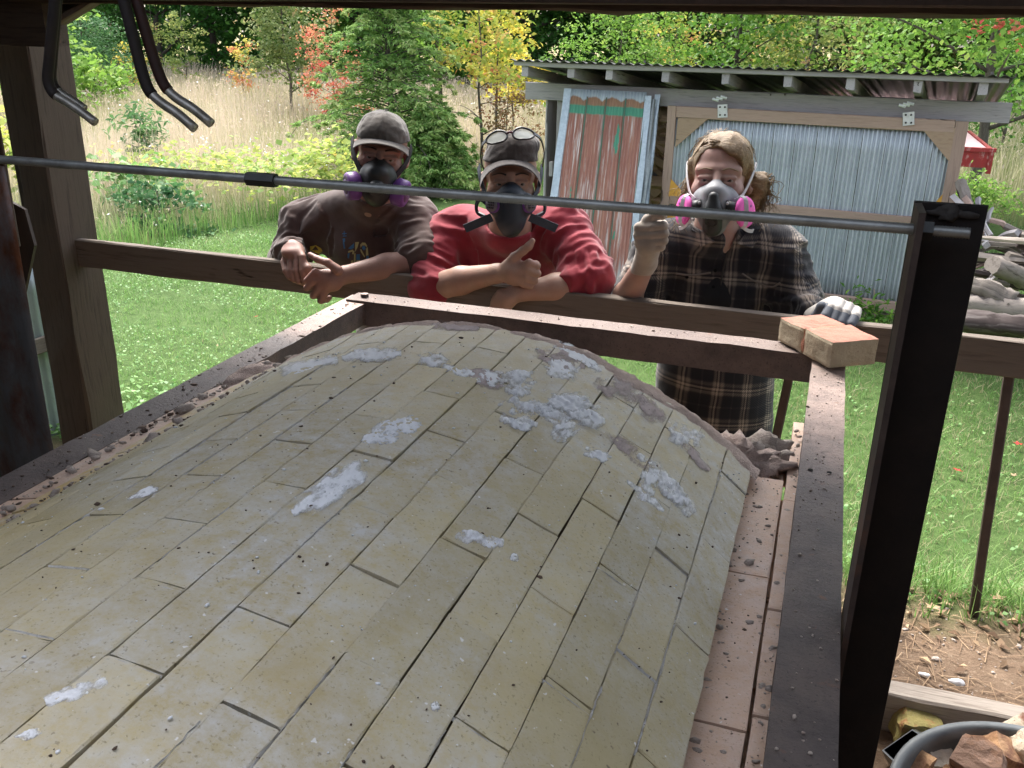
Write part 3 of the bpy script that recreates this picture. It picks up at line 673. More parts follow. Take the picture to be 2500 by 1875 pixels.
def two_tone(name, base, crust, lo, hi, axis=None, scale=9, rnd=True):
    t = NT(name); v = t.coord((1, 1, 1), rnd=rnd); col = t.ramp(t.noise(v, 18, 6, .6), [(.3, base), (.7, tuple(x*.8 for x in base))])
    col = t.mix(t.ramp(t.noise(v, 160, 2, .5), [(.66, 0.0), (.70, .8)]), col, (.25, .18, .13))
    m = t.ramp(t.noise(v, scale, 5, .65), [(lo, 0.0), (hi, 1.0)])
    if axis is not None:
        g = t.n('NewGeometry'); s = t.n('SeparateXYZ'); t.l(g.outputs['Normal'], s.inputs[0]); k = t.ramp(s.outputs[axis], [(.55, 0.0), (.8, 1.0)]); k2 = t.ramp(t.noise(v, scale, 4, .6), [(lo+.02, 1.0), (hi+.0, 0.0)]); m = t.math('MAXIMUM', t.math('MULTIPLY', k, k2), t.math('MULTIPLY', m, .35))
    col = t.mix(m, col, t.ramp(t.noise(v, 40, 5, .7), [(.3, crust), (.7, tuple(x*.7 for x in crust))]))
    n = t.bump(t.noise(v, 90, 7, .75), .8, .004); t.set(Roughness=.9); return t.done(col, n)
M['cb'] = two_tone('cream_brick_red_mortar', (.46, .385, .27), (.43, .18, .125), .56, .66, 2, 7, False)
ang = math.atan2(.174, -.127); Rz = rotm(0, 0, ang); cc = np.array([.041, 2.277, FZ+.0072+.0335])
cbr = empty('brick_pair', cc-np.array([0, 0, .033]), 'mortared pair of cream half bricks with red mortar on the frame corner', 'brick')
link('half_brick', rough_block('half_brick', M['cb'], cc+Rz@np.array([-.058, 0, 0]), (.112, .130, .066), Rz, 3), None, cbr)
link('half_brick', rough_block('half_brick', M['cb'], cc+Rz@np.array([.055, .004, -.001]), (.100, .128, .062), Rz@rotm(0, 0, .05), 9), None, cbr)
M['redm'] = pm('red_mortar', (.52, .24, .15), (.38, .16, .10), 30, bump=1, bscale=140, bdist=.006)
link('mortar_joint', rough_block('mortar_joint', M['redm'], cc+Rz@np.array([.0005, 0, -.002]), (.014, .126, .062), Rz, 14, amp=.003), None, cbr)
# ================================================================== lower right corner: kerb timber, tub of broken brick, scoop
kt = board('kerb_timber', (-.3, 2.165, -1.665), (3.2, 2.30, -1.665), .062, .12, M['wood_timber'], jit=.002, seg=20)
tag(kt, 'weathered grey timber lying on the dirt behind the tub', 'timber')
M['tub'] = pm('grey_tub_plastic', (.115, .125, .13), (.09, .10, .105), 25, rough=.45, spec=.45, bump=.15, stain=((.25, .22, .18), 12, .62, .8))
def lathe(prof, c, seg=64):
    V = []; Fc = []; m = len(prof)
    for k in range(seg):
        a = 2*PI*k/seg
        for (r, z) in prof: V.append((c[0]+r*math.cos(a), c[1]+r*math.sin(a), c[2]+z))
    for k in range(seg):
        for j in range(m-1): a = k*m+j; b = ((k+1) % seg)*m+j; Fc.append((a, b, b+1, a+1))
    return V, Fc
TC = np.array([.585, 1.637, -1.45]); FLZ = -1.73
prof = [(0, -.265), (.225, -.265), (.245, -.255), (.284, -.03), (.288, -.004), (.304, 0), (.307, -.010), (.300, -.022), (.293, -.024), (.252, -.268), (.235, -.279), (0, -.279)]
tb = MB().add(*lathe(prof, TC)).link('mixing_tub', M['tub'], None, True); tag(tb, 'round grey plastic tub full of broken bricks', 'tub')
M['ch1'] = two_tone('cream_chunk', (.60, .50, .38), (.30, .13, .085), .50, .58, None, 8)
M['ch2'] = two_tone('brown_chunk', (.30, .19, .14), (.42, .22, .12), .48, .60, None, 9)
M['ch3'] = two_tone('ochre_chunk', (.50, .30, .16), (.26, .12, .075), .46, .60, None, 10)
M['ch4'] = two_tone('yellow_glazed_chunk', (.34, .29, .10), (.36, .14, .06), .50, .60, None, 14)
M['ch5'] = two_tone('white_chunk', (.66, .62, .54), (.34, .14, .09), .66, .72, None, 7)
def chunk(name, px, py, z, dims, rot, mat, lab, seed, chop=None, cat='brick chunk', group=None, amp=.004):
    z -= .022; c = PZ(px, py, z); me = rough_block(name, mat, (0, 0, 0), [q*.66 for q in dims], rotm(*rot), seed, 6, amp, chop)
    o = link(name, me); o.location = c; return tag(o, lab, cat, group)
G_ = 'broken bricks heaped in the tub'
chunk('brick_chunk', 2292, 1850, -1.50, (.13, .10, .07), (.5, .3, .5), M['ch5'], 'whitish brick chunk with a red right side in the tub', 1, [(1, .3, .4, .032)], group=G_)
chunk('brick_chunk', 2232, 1872, -1.49, (.12, .09, .07), (.2, -.5, 1.0), M['ch3'], 'ochre brick chunk against the left wall of the tub', 2, [(1, 1, 0, .034), (-1, .2, 1, .034)], group=G_)
chunk('brick_chunk', 2395, 1858, -1.46, (.16, .13, .08), (.6, .15, -.5), M['ch2'], 'large dark brown brick chunk with a flat face in the tub', 3, [(1, .6, .2, .046), (-.7, 1, 0, .05)], group=G_)
chunk('brick_chunk', 2448, 1838, -1.47, (.12, .09, .08), (.4, .5, .4), M['ch3'], 'tan brick chunk behind the large brown one in the tub', 4, [(1, 0, 1, .033)], group=G_)
chunk('brick_chunk', 2470, 1792, -1.46, (.15, .07, .07), (.3, -.3, .7), M['ch1'], 'long cream brick sliver with red edge, topmost in the tub', 5, [(-1, 0, .8, .033)], group=G_)
chunk('brick_chunk', 2505, 1822, -1.46, (.13, .09, .09), (.3, .2, .9), M['ch1'], 'cream and red brick chunk at the right border in the tub', 6, [(-1, .5, .5, .033)], group=G_)
chunk('brick_chunk', 2330, 1890, -1.52, (.14, .10, .07), (.1, .3, .2), M['ch3'], 'small ochre brick chunk low in the tub under the white one', 7, None, group=G_)
for k in range(26):
    a = rb.uniform(0, 6.28); q = rb.uniform(0, .20)
    me = rough_block('brick_chunk', M[rb.choice(('ch1', 'ch2', 'ch3'))], (0, 0, 0), (rb.uniform(.09, .15), rb.uniform(.07, .11), rb.uniform(.06, .09)), rotm(rb.uniform(-1, 1), rb.uniform(-1, 1), rb.uniform(0, 3)), 20+k, 5, .004, [(rb.uniform(-1, 1), rb.uniform(-1, 1), 1, .04)])
    o = link('brick_chunk', me); o.location = TC+np.array([q*math.cos(a), q*math.sin(a), -.20+.11*rb.random()]); tag(o, 'broken brick buried low in the grey tub', 'brick chunk', 'bricks at the bottom of the tub')
yc = PZ(2236, 1776, -1.68); o = link('brick_chunk', rough_block('brick_chunk', M['ch4'], (0, 0, 0), (.105, .07, .085), rotm(.15, .1, .25), 31, 7, .004, [(-1, .2, .6, .055)])); o.location = yc
tag(o, 'yellow glazed brick chunk on the dirt beside the tub', 'brick chunk')
for (px, py, L, a, lab) in ((2205, 1742, .10, -.5, 'short splintered grey wood scrap under the kerb timber'), (2310, 1765, .09, -.9, 'dark wood offcut lying behind the tub rim')):
    c = PZ(px, py, -1.70); d = np.array([math.cos(a), math.sin(a), 0])*L/2; tag(board('wood_scrap', c-d, c+d, .03, .022, M['wood_timber']), lab, 'wood scrap')
# black scoop leaning on the tub
M['scoop'] = pm('black_plastic', (.014, .018, .018), (.02, .024, .024), 18, rough=.38, spec=.5, bump=.1)
pts = [PZ(2153, 1832, -1.56), PZ(2228, 1780, -1.56), PZ(2262, 1800, -1.56), PZ(2190, 1868, -1.56)]
lo = [PZ(2160, 1850, -1.71), PZ(2236, 1790, -1.71), PZ(2290, 1815, -1.71), PZ(2190, 1890, -1.71)]
V = pts+lo; inn = [p+(np.mean(pts, 0)-p)*.08 for p in pts]; inl = [p+(np.mean(lo, 0)-p)*.08+np.array([0, 0, .02]) for p in lo]
V = V+inn+inl; Fc = [(k, 4+k, 4+(k+1) % 4, (k+1) % 4) for k in range(4)]+[(k, (k+1) % 4, 8+(k+1) % 4, 8+k) for k in range(4)]+[(8+k, 8+(k+1) % 4, 12+(k+1) % 4, 12+k) for k in range(4)]+[(4, 5, 6, 7)[::-1], (12, 13, 14, 15)]
sc_ = MB().add(V, Fc).link('plastic_scoop', M['scoop']); tag(sc_, 'open black plastic box wedged against the left of the tub', 'plastic box')
# ================================================================== crumbs, chips, litter
def rocks(name, pts, sizes, mat, lab, seed, flat=.6):
    r = np.random.default_rng(seed); n = len(pts)
    f_ = (1+5**.5)/2; base = np.array([[-1, f_, 0], [1, f_, 0], [-1, -f_, 0], [1, -f_, 0], [0, -1, f_], [0, 1, f_], [0, -1, -f_], [0, 1, -f_], [f_, 0, -1], [f_, 0, 1], [-f_, 0, -1], [-f_, 0, 1]])/1.902
    fc = np.array([[0, 11, 5], [0, 5, 1], [0, 1, 7], [0, 7, 10], [0, 10, 11], [1, 5, 9], [5, 11, 4], [11, 10, 2], [10, 7, 6], [7, 1, 8], [3, 9, 4], [3, 4, 2], [3, 2, 6], [3, 6, 8], [3, 8, 9], [4, 9, 5], [2, 4, 11], [6, 2, 10], [8, 6, 7], [9, 8, 1]])
    V = base[None]*r.uniform(.6, 1.25, (n, 12, 1))*np.asarray(sizes)[:, None, None]; V = V*np.stack([np.ones(n), r.uniform(.5, 1, n), r.uniform(.6, 1, n)*flat], -1)[:, None, :]
    a = r.uniform(0, 6.28, n); c, s = np.cos(a), np.sin(a); x = V[:, :, 0]*c[:, None]-V[:, :, 1]*s[:, None]; y = V[:, :, 0]*s[:, None]+V[:, :, 1]*c[:, None]; V[:, :, 0] = x; V[:, :, 1] = y
    V += np.asarray(pts)[:, None, :]; Fx = fc[None]+12*np.arange(n)[:, None, None]
    o = link(name, mesh_from(name, V.reshape(-1, 3), Fx.reshape(-1, 3), False), mat); return tag(o, lab, None, None, 'stuff')
rc = np.random.default_rng(21)
def on_arch(n, tl, th_, yl, yh, s): th = rc.uniform(tl, th_, n); y = rc.uniform(yl, yh, n); return [arc(t, q, .001) for t, q in zip(th, y)], rc.gamma(1.6, s/1.6, n)
p, s = on_arch(520, -30, 42, .2, 1.56, .0012); rocks('dark_crumbs', p, s, M['crumb_dark'], 'dark crumbs scattered over the arch bricks', 1)
p, s = on_arch(420, -30, 42, .2, 1.56, .0014); rocks('pale_crumbs', p, s, M['fibre'], 'white fibre crumbs scattered over the arch bricks', 2)
def on_flat(n, x0, x1, y0, y1, z, s, k=1.5): return np.stack([rc.uniform(x0, x1, n), rc.uniform(y0, y1, n), np.full(n, z)], -1), rc.gamma(k, s/k, n)
p, s = on_flat(260, -.075, -.008, .25, 1.62, -.766, .0030); q = rc.uniform(0, 1, 260)**2.2; p[:, 0] = -.072+q*.064; rocks('pale_crumbs', p, s*.8, M['mortar_grey'], 'grey mortar crumbs along the pink ledge', 3)
p, s = on_flat(420, -.10, .015, .25, 1.62, -.766, .0009); rocks('dark_crumbs', p, s, M['crumb_dark'], 'dark crumbs along the pink ledge', 4)
p, s = on_flat(200, .002, .014, .2, 1.9, -.767, .0022); rocks('pale_crumbs', p, s, M['mortar_grey'], 'grey crumbs along the edge of the right bar', 5)
p, s = on_flat(130, .018, .092, .8, 2.2, FZ+.001, .0014); rocks('pale_crumbs', p, s, M['crumb_pale'], 'pale grit on the right steel bar', 6)
p, s = on_flat(160, .018, .092, 1.3, 2.2, FZ+.001, .0009); rocks('dark_crumbs', p, s, M['crumb_dark'], 'dark grit on the right steel bar', 7)
p, s = on_flat(420, -1.288, -1.213, .6, 2.25, FZ+.001, .0013, 1.0); rocks('dark_crumbs', p, s, M['crumb_dark'], 'dark flakes on the left steel bar', 8, .35)
p, s = on_flat(60, -1.288, -1.213, 1.0, 2.25, FZ+.001, .0018); rocks('pale_crumbs', p, s, M['crumb_pale'], 'pale flakes on the left steel bar', 9)
p, s = on_flat(160, -1.25, .0, 2.25, 2.32, FZ+.008, .0013); rocks('pale_crumbs', p, s, M['crumb_pale'], 'pale grit on the back steel bar', 10)
p, s = on_flat(150, -1.25, .0, 2.25, 2.32, FZ+.008, .0009); rocks('dark_crumbs', p, s, M['crumb_dark'], 'dark grit on the back steel bar', 11)
def on_left(n, s, k): u = np.where(rc.uniform(0, 1, n) < .6, rc.uniform(0, .45, n), rc.uniform(.85, 1.02, n)); x = -1.212+u*.127; z = -.742+u*.046; return np.stack([x, rc.uniform(.45, 1.68, n), z], -1), rc.gamma(k, s/k, n)
p, s = on_left(460, .0038, 1.0); rocks('pale_crumbs', p, s, M['mortar_grey'], 'mortar crumbs along the left kiln wall', 12)
p, s = on_left(260, .0024, 1.0); rocks('dark_crumbs', p, s, M['crumb_dark'], 'dark crumbs along the left kiln wall', 13)
M['crumb_dust'] = pm('dark_dust', (.06, .055, .05), (.035, .03, .028), 60)
# mortar heaps at the arch corners
def blob(name, c, rad, seed, mat, parent, amp=.35, fr=28):
    bm = bmesh.new(); bmesh.ops.create_icosphere(bm, subdivisions=4, radius=1.0); co = np.array([v.co[:] for v in bm.verts]); cc = co*np.asarray(rad)
    d = fbm(cc*fr+seed, seed, 4); co = cc*(1+amp*d)[:, None]+np.asarray(c)
    for v, q in zip(bm.verts, co): v.co = q
    me = bpy.data.meshes.new(name); bm.to_mesh(me); bm.free(); me.polygons.foreach_set('use_smooth', np.ones(len(me.polygons), bool)); me.materials.append(mat); return link(name, me, None, parent)
blob('mortar_lump', (-.092, 1.66, -.785), (.080, .070, .040), 2, M['mortar'], kiln, .5, 55)
blob('mortar_lump', (-.045, 1.735, -.80), (.055, .055, .042), 5, M['mortar_grey'], kiln, .5, 60)
blob('mortar_lump', (-.12, 1.71, -.80), (.06, .06, .046), 6, M['mortar_grey'], kiln, .5, 60)
blob('mortar_lump', (.012, 1.72, -.792), (.022, .04, .018), 7, M['mortar'], kiln)
blob('mortar_lump', (-1.15, 1.62, -.745), (.055, .09, .030), 9, M['mortar'], kiln)
for k, (px, py) in enumerate(((2210/1, 1655), (2262, 1665), (2260, 1520), (2300, 1530), (2455, 1640))):
    pass
blob('dusty_tuft', (.138, 1.162, -.190), (.022, .004, .008), 17, M['crumb_dust'], rodo, .5, 90)
for k, (px, py, s) in enumerate(((2258, 1648, .012), (2338, 1666, .016))):
    o = blob('white_stone', (0, 0, 0), (s*1.3, s*.7, s*.6), 40+k, M['fibre'], None, .25, 60); o.location = PZ(px, py, gz1(*PZ(px, py, -1.62)[:2])+.004)
    tag(o, ('small white stone on the dirt, the pointed one nearer the black post', 'flat white stone on the dirt just above the kerb timber')[k], 'stone')
# ================================================================== vegetation
rv = np.random.default_rng(77)
def leafquads(C, size, rnd, up=.55, asp=.6, fold=.12, droop=0.0, dirs=None):
    "one folded diamond per leaf -> V (4n,3), F (n,4), attr"
    n = len(C); C = np.asarray(C, float); size = np.broadcast_to(np.asarray(size, float), (n,))
    nn = rv.normal(size=(n, 3)); nn /= np.linalg.norm(nn, axis=1, keepdims=True); nn[:, 2] = np.abs(nn[:, 2])+up; nn /= np.linalg.norm(nn, axis=1, keepdims=True)
    d = rv.normal(size=(n, 3)) if dirs is None else np.asarray(dirs)+rv.normal(0, .25, (n, 3)); d[:, 2] -= droop
    d -= nn*(d*nn).sum(1, keepdims=True); d /= np.linalg.norm(d, axis=1, keepdims=True)+1e-9; s = np.cross(nn, d)
    L = size[:, None]
    V = np.stack([C-d*L*.5, C+s*L*asp*.5+nn*L*fold, C+d*L*.5, C-s*L*asp*.5+nn*L*fold], 1)
    return V.reshape(-1, 3), np.arange(4*n).reshape(n, 4), np.repeat(np.asarray(rnd, float), 4)
def leafobj(name, C, size, rnd, mat, parent=None, **kw):
    V, Fc, a = leafquads(C, size, rnd, **kw); return link(name, mesh_from(name, V, Fc, False, {'rnd': a}), mat, parent)
M['bark'] = pm('grey_brown_bark', (.14, .12, .10), (.07, .06, .05), 12, stretch=(4, 4, .8), bump=.8, bscale=40, bdist=.01)
M['bark_dark'] = pm('dark_bark', (.06, .05, .042), (.03, .026, .022), 12, stretch=(4, 4, .8), bump=.8, bscale=40, bdist=.01)
LM = {
 'dark': leaf_mat('leaf_dark_green', [(0, (.018, .065, .014)), (.55, (.04, .125, .022)), (1, (.075, .19, .035))]),
 'mid': leaf_mat('leaf_mid_green', [(0, (.05, .135, .022)), (.6, (.105, .235, .035)), (1, (.20, .34, .05))]),
 'lime': leaf_mat('leaf_lime', [(0, (.10, .22, .036)), (.6, (.20, .36, .062)), (1, (.36, .49, .12))], .42),
 'blue': leaf_mat('leaf_blue_green', [(0, (.04, .12, .045)), (.6, (.085, .19, .07)), (1, (.15, .27, .10))]),
 'olive': leaf_mat('leaf_olive', [(0, (.10, .16, .045)), (.55, (.22, .29, .10)), (.85, (.36, .39, .18)), (1, (.42, .32, .14))]),
 'conifer': leaf_mat('hemlock_needles', [(0, (.05, .13, .035)), (.4, (.14, .28, .07)), (.8, (.28, .43, .13)), (1, (.42, .50, .19))], .3),
 'autumn': leaf_mat('leaf_autumn', [(0, (.20, .33, .06)), (.4, (.38, .45, .09)), (.66, (.58, .50, .11)), (.86, (.62, .36, .15)), (1, (.58, .22, .12))], .42),
 'red': leaf_mat('leaf_red', [(0, (.26, .27, .09)), (.35, (.52, .30, .15)), (.65, (.54, .17, .11)), (1, (.58, .085, .08))], .4),
 'yellow': leaf_mat('leaf_yellow', [(0, (.24, .36, .06)), (.45, (.50, .48, .08)), (1, (.70, .54, .09))], .42),
 'pale': leaf_mat('leaf_pale_yellow_green', [(0, (.12, .19, .05)), (.5, (.27, .34, .095)), (.85, (.45, .45, .16)), (1, (.50, .29, .15))], .4),
 'brown': leaf_mat('leaf_brown_red', [(0, (.14, .13, .05)), (.5, (.26, .15, .07)), (1, (.36, .12, .07))], .3),
 'meadow': leaf_mat('meadow_stalks', [(0, (.14, .21, .06)), (.25, (.31, .33, .16)), (.45, (.50, .45, .31)), (.75, (.62, .53, .43)), (1, (.52, .41, .36))], .35, .8, .1),
 'lawn': leaf_mat('lawn_blades', [(0, (.08, .175, .038)), (.5, (.175, .33, .085)), (.82, (.29, .43, .14)), (.93, (.36, .35, .18)), (1, (.42, .36, .22))], .35, .55, .3),
 'clover': leaf_mat('clover', [(0, (.09, .22, .05)), (1, (.24, .42, .13))], .35, .5, .35),
 'vine': leaf_mat('vine_leaves', [(0, (.17, .29, .07)), (.5, (.36, .45, .11)), (.85, (.56, .55, .14)), (1, (.58, .44, .14))], .42),
 'white': leaf_mat('white_flowers', [(0, (.70, .70, .66)), (1, (.85, .85, .88))], .3),
 'litter': leaf_mat('leaf_litter', [(0, (.14, .08, .05)), (.5, (.30, .20, .12)), (1, (.50, .36, .22))], .15),
 'maple_red': leaf_mat('fallen_red', [(0, (.42, .03, .03)), (1, (.62, .05, .05))], .2),
}
def limbs(base, top, r, nl, spread, h0, seed, droop=.3, wob=.06):
    "tapered wandering trunk with side limbs -> list of (points, radii), limb tips"
    g = np.random.default_rng(seed); base = np.asarray(base, float); top = np.asarray(top, float); H = np.linalg.norm(top-base)
    tr = np.array([base+(top-base)*t+np.array([*(g.normal(0, wob*H*.12, 2)), 0])*(t > 0) for t in np.linspace(0, 1, 8)]); tr = curve(tr, 20); rad = r*(1-.82*np.linspace(0, 1, len(tr)))
    out = [(tr, rad)]; tips = []
    for k in range(nl):
        t = h0+(1-h0)*(k+.5)/nl*.95; i = int(t*(len(tr)-1)); p = tr[i]; a = k*2.4+g.uniform(-.5, .5); L = spread*(1-.55*(t-h0)/(1-h0+1e-6))*g.uniform(.7, 1.15)
        d = np.array([math.cos(a), math.sin(a), g.uniform(.15, .6)]); pts = [p, p+d*L*.5, p+d*L-np.array([0, 0, droop*L*.3])]
        c = curve(pts, 6); out.append((c, rad[i]*.5*(1-.75*np.linspace(0, 1, len(c))))); tips += [(c[-1], L), (c[len(c)//2], L)]
    return out, tips
def trunk_obj(parts, mat, parent, seg=6):
    mb = MB()
    for p, r in parts: mb.add(*tubeVF(p, np.maximum(r, .004), seg))
    return mb.link('trunk', mat, parent, True)
def tree(name, lab, base, H, W, nleaf, lsize, mat, seed, rtrunk=.08, h0=.15, nl=14, crown0=.08, group=None, clump=.34, flat=.45, bias=0.0, top=None, bark='bark', asp=.62, coarse_above=None, grad=0.0, droopleaf=.2, jit=.18, dens=26):
    base = np.array([base[0], base[1], gz1(base[0], base[1])]); g = np.random.default_rng(seed)
    t = empty(name, base, lab, 'shrub' if 'shrub' in name or 'bush' in name else 'tree', group)
    tp = base+np.array([0, 0, H*.93]) if top is None else base+np.asarray(top, float)
    parts, tips = limbs(base-np.array([0, 0, .05]), tp, rtrunk, nl, W*.5, h0, seed); trunk_obj(parts, M[bark], t)
    ncl = max(10, int(nleaf/dens)); c = []; k = 0
    sk = np.array([tp_[0] for tp_ in tips]); 
    for k in range(ncl):
        if g.uniform() < .55 and len(sk): q = sk[g.integers(len(sk))]+g.normal(0, W*.10, 3)
        else:
            z = crown0+(1-crown0)*g.uniform()**.9; w = W*.5*math.sin(PI*min(1, (z-crown0)/(1-crown0)*.86+.12))**.6; a = g.uniform(0, 2*PI); rr = w*math.sqrt(g.uniform(.12, 1)); ax = base+(tp-base)*z
            q = np.array([ax[0]+rr*math.cos(a), ax[1]+rr*math.sin(a), base[2]+z*H])
        q[2] = max(q[2], base[2]+crown0*H); c.append(q)
    c = np.array(c); per = np.maximum(3, g.poisson(nleaf/ncl, ncl)); which = np.repeat(np.arange(ncl), per); n = len(which); s = clump*g.uniform(.55, 1.3, ncl)
    if coarse_above is not None:
        keep = (c[which][:, 2] < coarse_above) | (g.uniform(size=n) < .22); which = which[keep]; n = len(which)
    off = g.normal(size=(n, 3))*np.array([1, 1, flat]); C = c[which]+off*s[which][:, None]*.55
    C[:, 2] -= (off[:, 0]**2+off[:, 1]**2)*s[which]*.06
    C[:, 2] = np.maximum(C[:, 2], base[2]+.03)
    crnd = np.clip(.45+g.normal(0, jit, ncl)+bias+grad*((c[:, 2]-base[2])/H-.5), 0, 1); rnd = np.clip(crnd[which]+g.normal(0, .14, n), 0, 1)
    sz = lsize*g.uniform(.65, 1.3, n)
    if coarse_above is not None: sz = np.where(C[:, 2] > coarse_above, sz*2.6, sz)
    leafobj('crown', C, sz, rnd, LM[mat], t, up=.35, asp=asp, droop=droopleaf)
    return t
FG = 'trees along the far edge of the meadow'
def far(px, Y): r = ray(px, 200); return (r[0]*Y/r[1], Y)
# ---- the far wall of trees (px in the photo, distance)
TL = [
 (-250, 24, 8, 6.5, 'mid', 0, 'mid green tree at the left end of the wood, behind the shelter post'),
 (90, 27, 9, 6.5, 'mid', .05, 'fresh green tree just right of the shelter post, in the far wood'),
 (250, 29, 9, 6, 'dark', 0, 'dark maple behind the blue green bush at the meadow edge'),
 (400, 27, 10, 6.5, 'dark', -.05, 'dark maple behind the hanging bars, right of the bluish bush'),
 (530, 28, 10, 6.5, 'dark', .0, 'darkest maple, behind the two thin yellowish saplings'),
 (650, 29, 9, 6, 'dark', .08, 'dark maple behind the olive sapling'),
 (760, 27, 9, 5.5, 'mid', -.1, 'mid green maple behind the red sapling'),
 (880, 28, 9, 6, 'mid', -.02, 'mid green maple behind the tip of the hemlock'),
 (1020, 29, 9, 6, 'dark', .1, 'dark green tree behind the thin grey trunk'),
 (1150, 28, 9, 6, 'mid', -.12, 'dull green tree behind the yellow and orange sapling'),
 (1290, 27, 9, 5.5, 'dark', .12, 'dark green tree left of the shed roof corner'),
 (1400, 28, 10, 6, 'dark', .05, 'dark green tree above the left half of the shed roof'),
 (1530, 29, 10, 6, 'mid', -.1, 'deep green tree behind the round bright bush'),
 (1690, 27, 9, 5.5, 'olive', -.05, 'olive green tree with orange tints above the shed middle'),
 (1800, 25, 9, 5.5, 'mid', .05, 'green tree with a forked dark trunk above the shed'),
 (1930, 28, 9, 6, 'olive', .05, 'grey green tree behind the dark forked trunk'),
 (2060, 26, 9, 5.5, 'pale', -.1, 'pale yellow green tree above the right part of the shed'),
 (2230, 28, 9, 6, 'pale', 0, 'pale tree behind the lime maple at the right'),
 (2400, 27, 9, 6, 'mid', .05, 'mid green tree at the far right behind the lime maple'),
 (2620, 25, 9, 6, 'mid', .05, 'mid green tree past the right border'),
]
for k, (px, Y, H, Wd, mt, bi, lab) in enumerate(TL):
    tree('forest_tree', lab, far(px, Y), H, Wd, 11000, .155, mt, 300+k, rtrunk=.14, h0=.10, nl=16, crown0=.02, group=FG, clump=.85, flat=.32, bias=bi, bark='bark_dark', coarse_above=1.0, jit=.2, dens=70)
# ---- things standing in front of that wood
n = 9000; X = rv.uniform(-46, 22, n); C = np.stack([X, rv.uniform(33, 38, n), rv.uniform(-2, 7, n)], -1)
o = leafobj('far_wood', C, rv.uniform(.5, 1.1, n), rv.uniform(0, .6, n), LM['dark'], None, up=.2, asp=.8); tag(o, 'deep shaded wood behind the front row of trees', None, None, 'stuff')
tree('maple_tree', 'lime green leafy branches beside the shelter post, nearest tree on the left', far(60, 13.5), 4.2, 2.6, 2600, .13, 'lime', 401, .05, .1, 12, .1, clump=.38, flat=.35, droopleaf=.8)
tree('bush', 'blue green bush at the left edge of the meadow', far(215, 18.5), 2.15, 2.5, 6500, .075, 'blue', 402, .04, .05, 14, .03, clump=.38, bias=.02)
tree('bush', 'bright green leafy sprigs in front of the blue green bush', far(232, 16), 1.15, 1.6, 1300, .12, 'lime', 403, .02, .1, 8, .2, clump=.25, flat=.3)
tree('bush', 'small bright yellow bush right of the blue green bush', far(325, 20), 1.3, .75, 500, .09, 'yellow', 404, .015, .1, 6, .3, clump=.2, bias=.25)
tree('sapling', 'thin pale yellowish sapling just right of the hanging bars', far(383, 22), 2.6, .62, 900, .075, 'pale', 405, .02, .1, 10, .12, clump=.2, bias=.2)
tree('sapling', 'small pointed yellow green sapling before the darkest maple', far(458, 21), 2.45, 1.25, 1200, .08, 'pale', 406, .022, .15, 12, .18, clump=.2, bias=-.1)
tree('sapling', 'small orange sapling left of the olive one', far(592, 18.5), 1.7, .75, 650, .075, 'autumn', 407, .014, .15, 8, .25, clump=.18, bias=.35)
tree('sapling', 'grey green olive sapling with a bare lower trunk', far(716, 16.5), 3.1, 1.55, 4200, .085, 'olive', 408, .035, .28, 16, .20, clump=.24, bias=.02, top=(-.25, 0, 2.85))
tree('sapling', 'scarlet and orange young maple behind the hemlock', far(815, 15), 2.35, 1.3, 2300, .062, 'red', 409, .018, .2, 16, .16, clump=.20, bias=.08, grad=-.1)
tree('sapling', 'young ash with a straight grey trunk and bright narrow leaves', far(1080, 12.6), 3.4, 1.35, 1500, .10, 'lime', 410, .045, .45, 12, .42, clump=.24, asp=.34, droopleaf=.9, top=(-.12, .0, 3.3), bias=-.05)
tree('sapling', 'young maple turning yellow and orange, left of the shed', far(1172, 12.0), 3.0, 1.45, 1500, .082, 'autumn', 411, .026, .25, 14, .45, clump=.22, bias=.12, grad=.05)
tree('sapling', 'slender yellowing maple with green and yellow leaves beside the orange one', far(1214, 12.8), 3.0, 1.2, 1000, .085, 'yellow', 412, .026, .3, 12, .45, clump=.22, bias=-.15)
tree('bush', 'bright yellow bush at the left end of the shed roof', far(1250, 14.5), 2.0, 1.0, 1300, .085, 'yellow', 413, .02, .1, 8, .45, clump=.2, bias=.25)
tree('shrub', 'reddish brown shrub standing in the meadow left of the shed', far(1240, 12.2), 1.35, 1.0, 1500, .045, 'brown', 414, .014, .05, 14, .1, clump=.16)
tree('bush', 'round bright green bush rising behind the shed roof', far(1510, 17), 2.55, 2.5, 4800, .075, 'lime', 415, .04, .1, 14, .1, clump=.32, bias=-.12)
tree('sapling', 'green tree with thin dark stems behind the middle of the shed', far(1795, 16.5), 3.6, 2.6, 4200, .095, 'mid', 416, .06, .2, 14, .22, clump=.32, bias=.2, bark='bark_dark', flat=.3)
tree('sapling', 'yellow green spreading tree behind the right half of the shed', far(1975, 17.5), 3.6, 2.8, 4800, .085, 'pale', 417, .04, .15, 14, .12, clump=.32, bias=-.05)
tree('sapling', 'orange tinted thin tree behind the shed roof', far(1905, 20), 3.4, 1.3, 1500, .085, 'autumn', 418, .03, .2, 10, .15, clump=.26, bias=.0)
tree('sapling', 'orange topped small tree right of the round bright bush', far(1640, 19), 3.3, 1.8, 2200, .085, 'autumn', 420, .03, .2, 10, .12, clump=.28, bias=-.05)
tree('maple_tree', 'lime green maple overhanging at the upper right, red tipped', far(2420, 12.0), 4.6, 3.6, 12500, .078, 'lime', 419, .07, .25, 16, .26, clump=.42, flat=.3, droopleaf=.6, bias=-.05)
tree('bush', 'dark green bush at the far right behind the wagon', far(2480, 15.5), 2.2, 2.4, 3000, .08, 'mid', 421, .03, .1, 10, .05, clump=.35, bias=-.2)
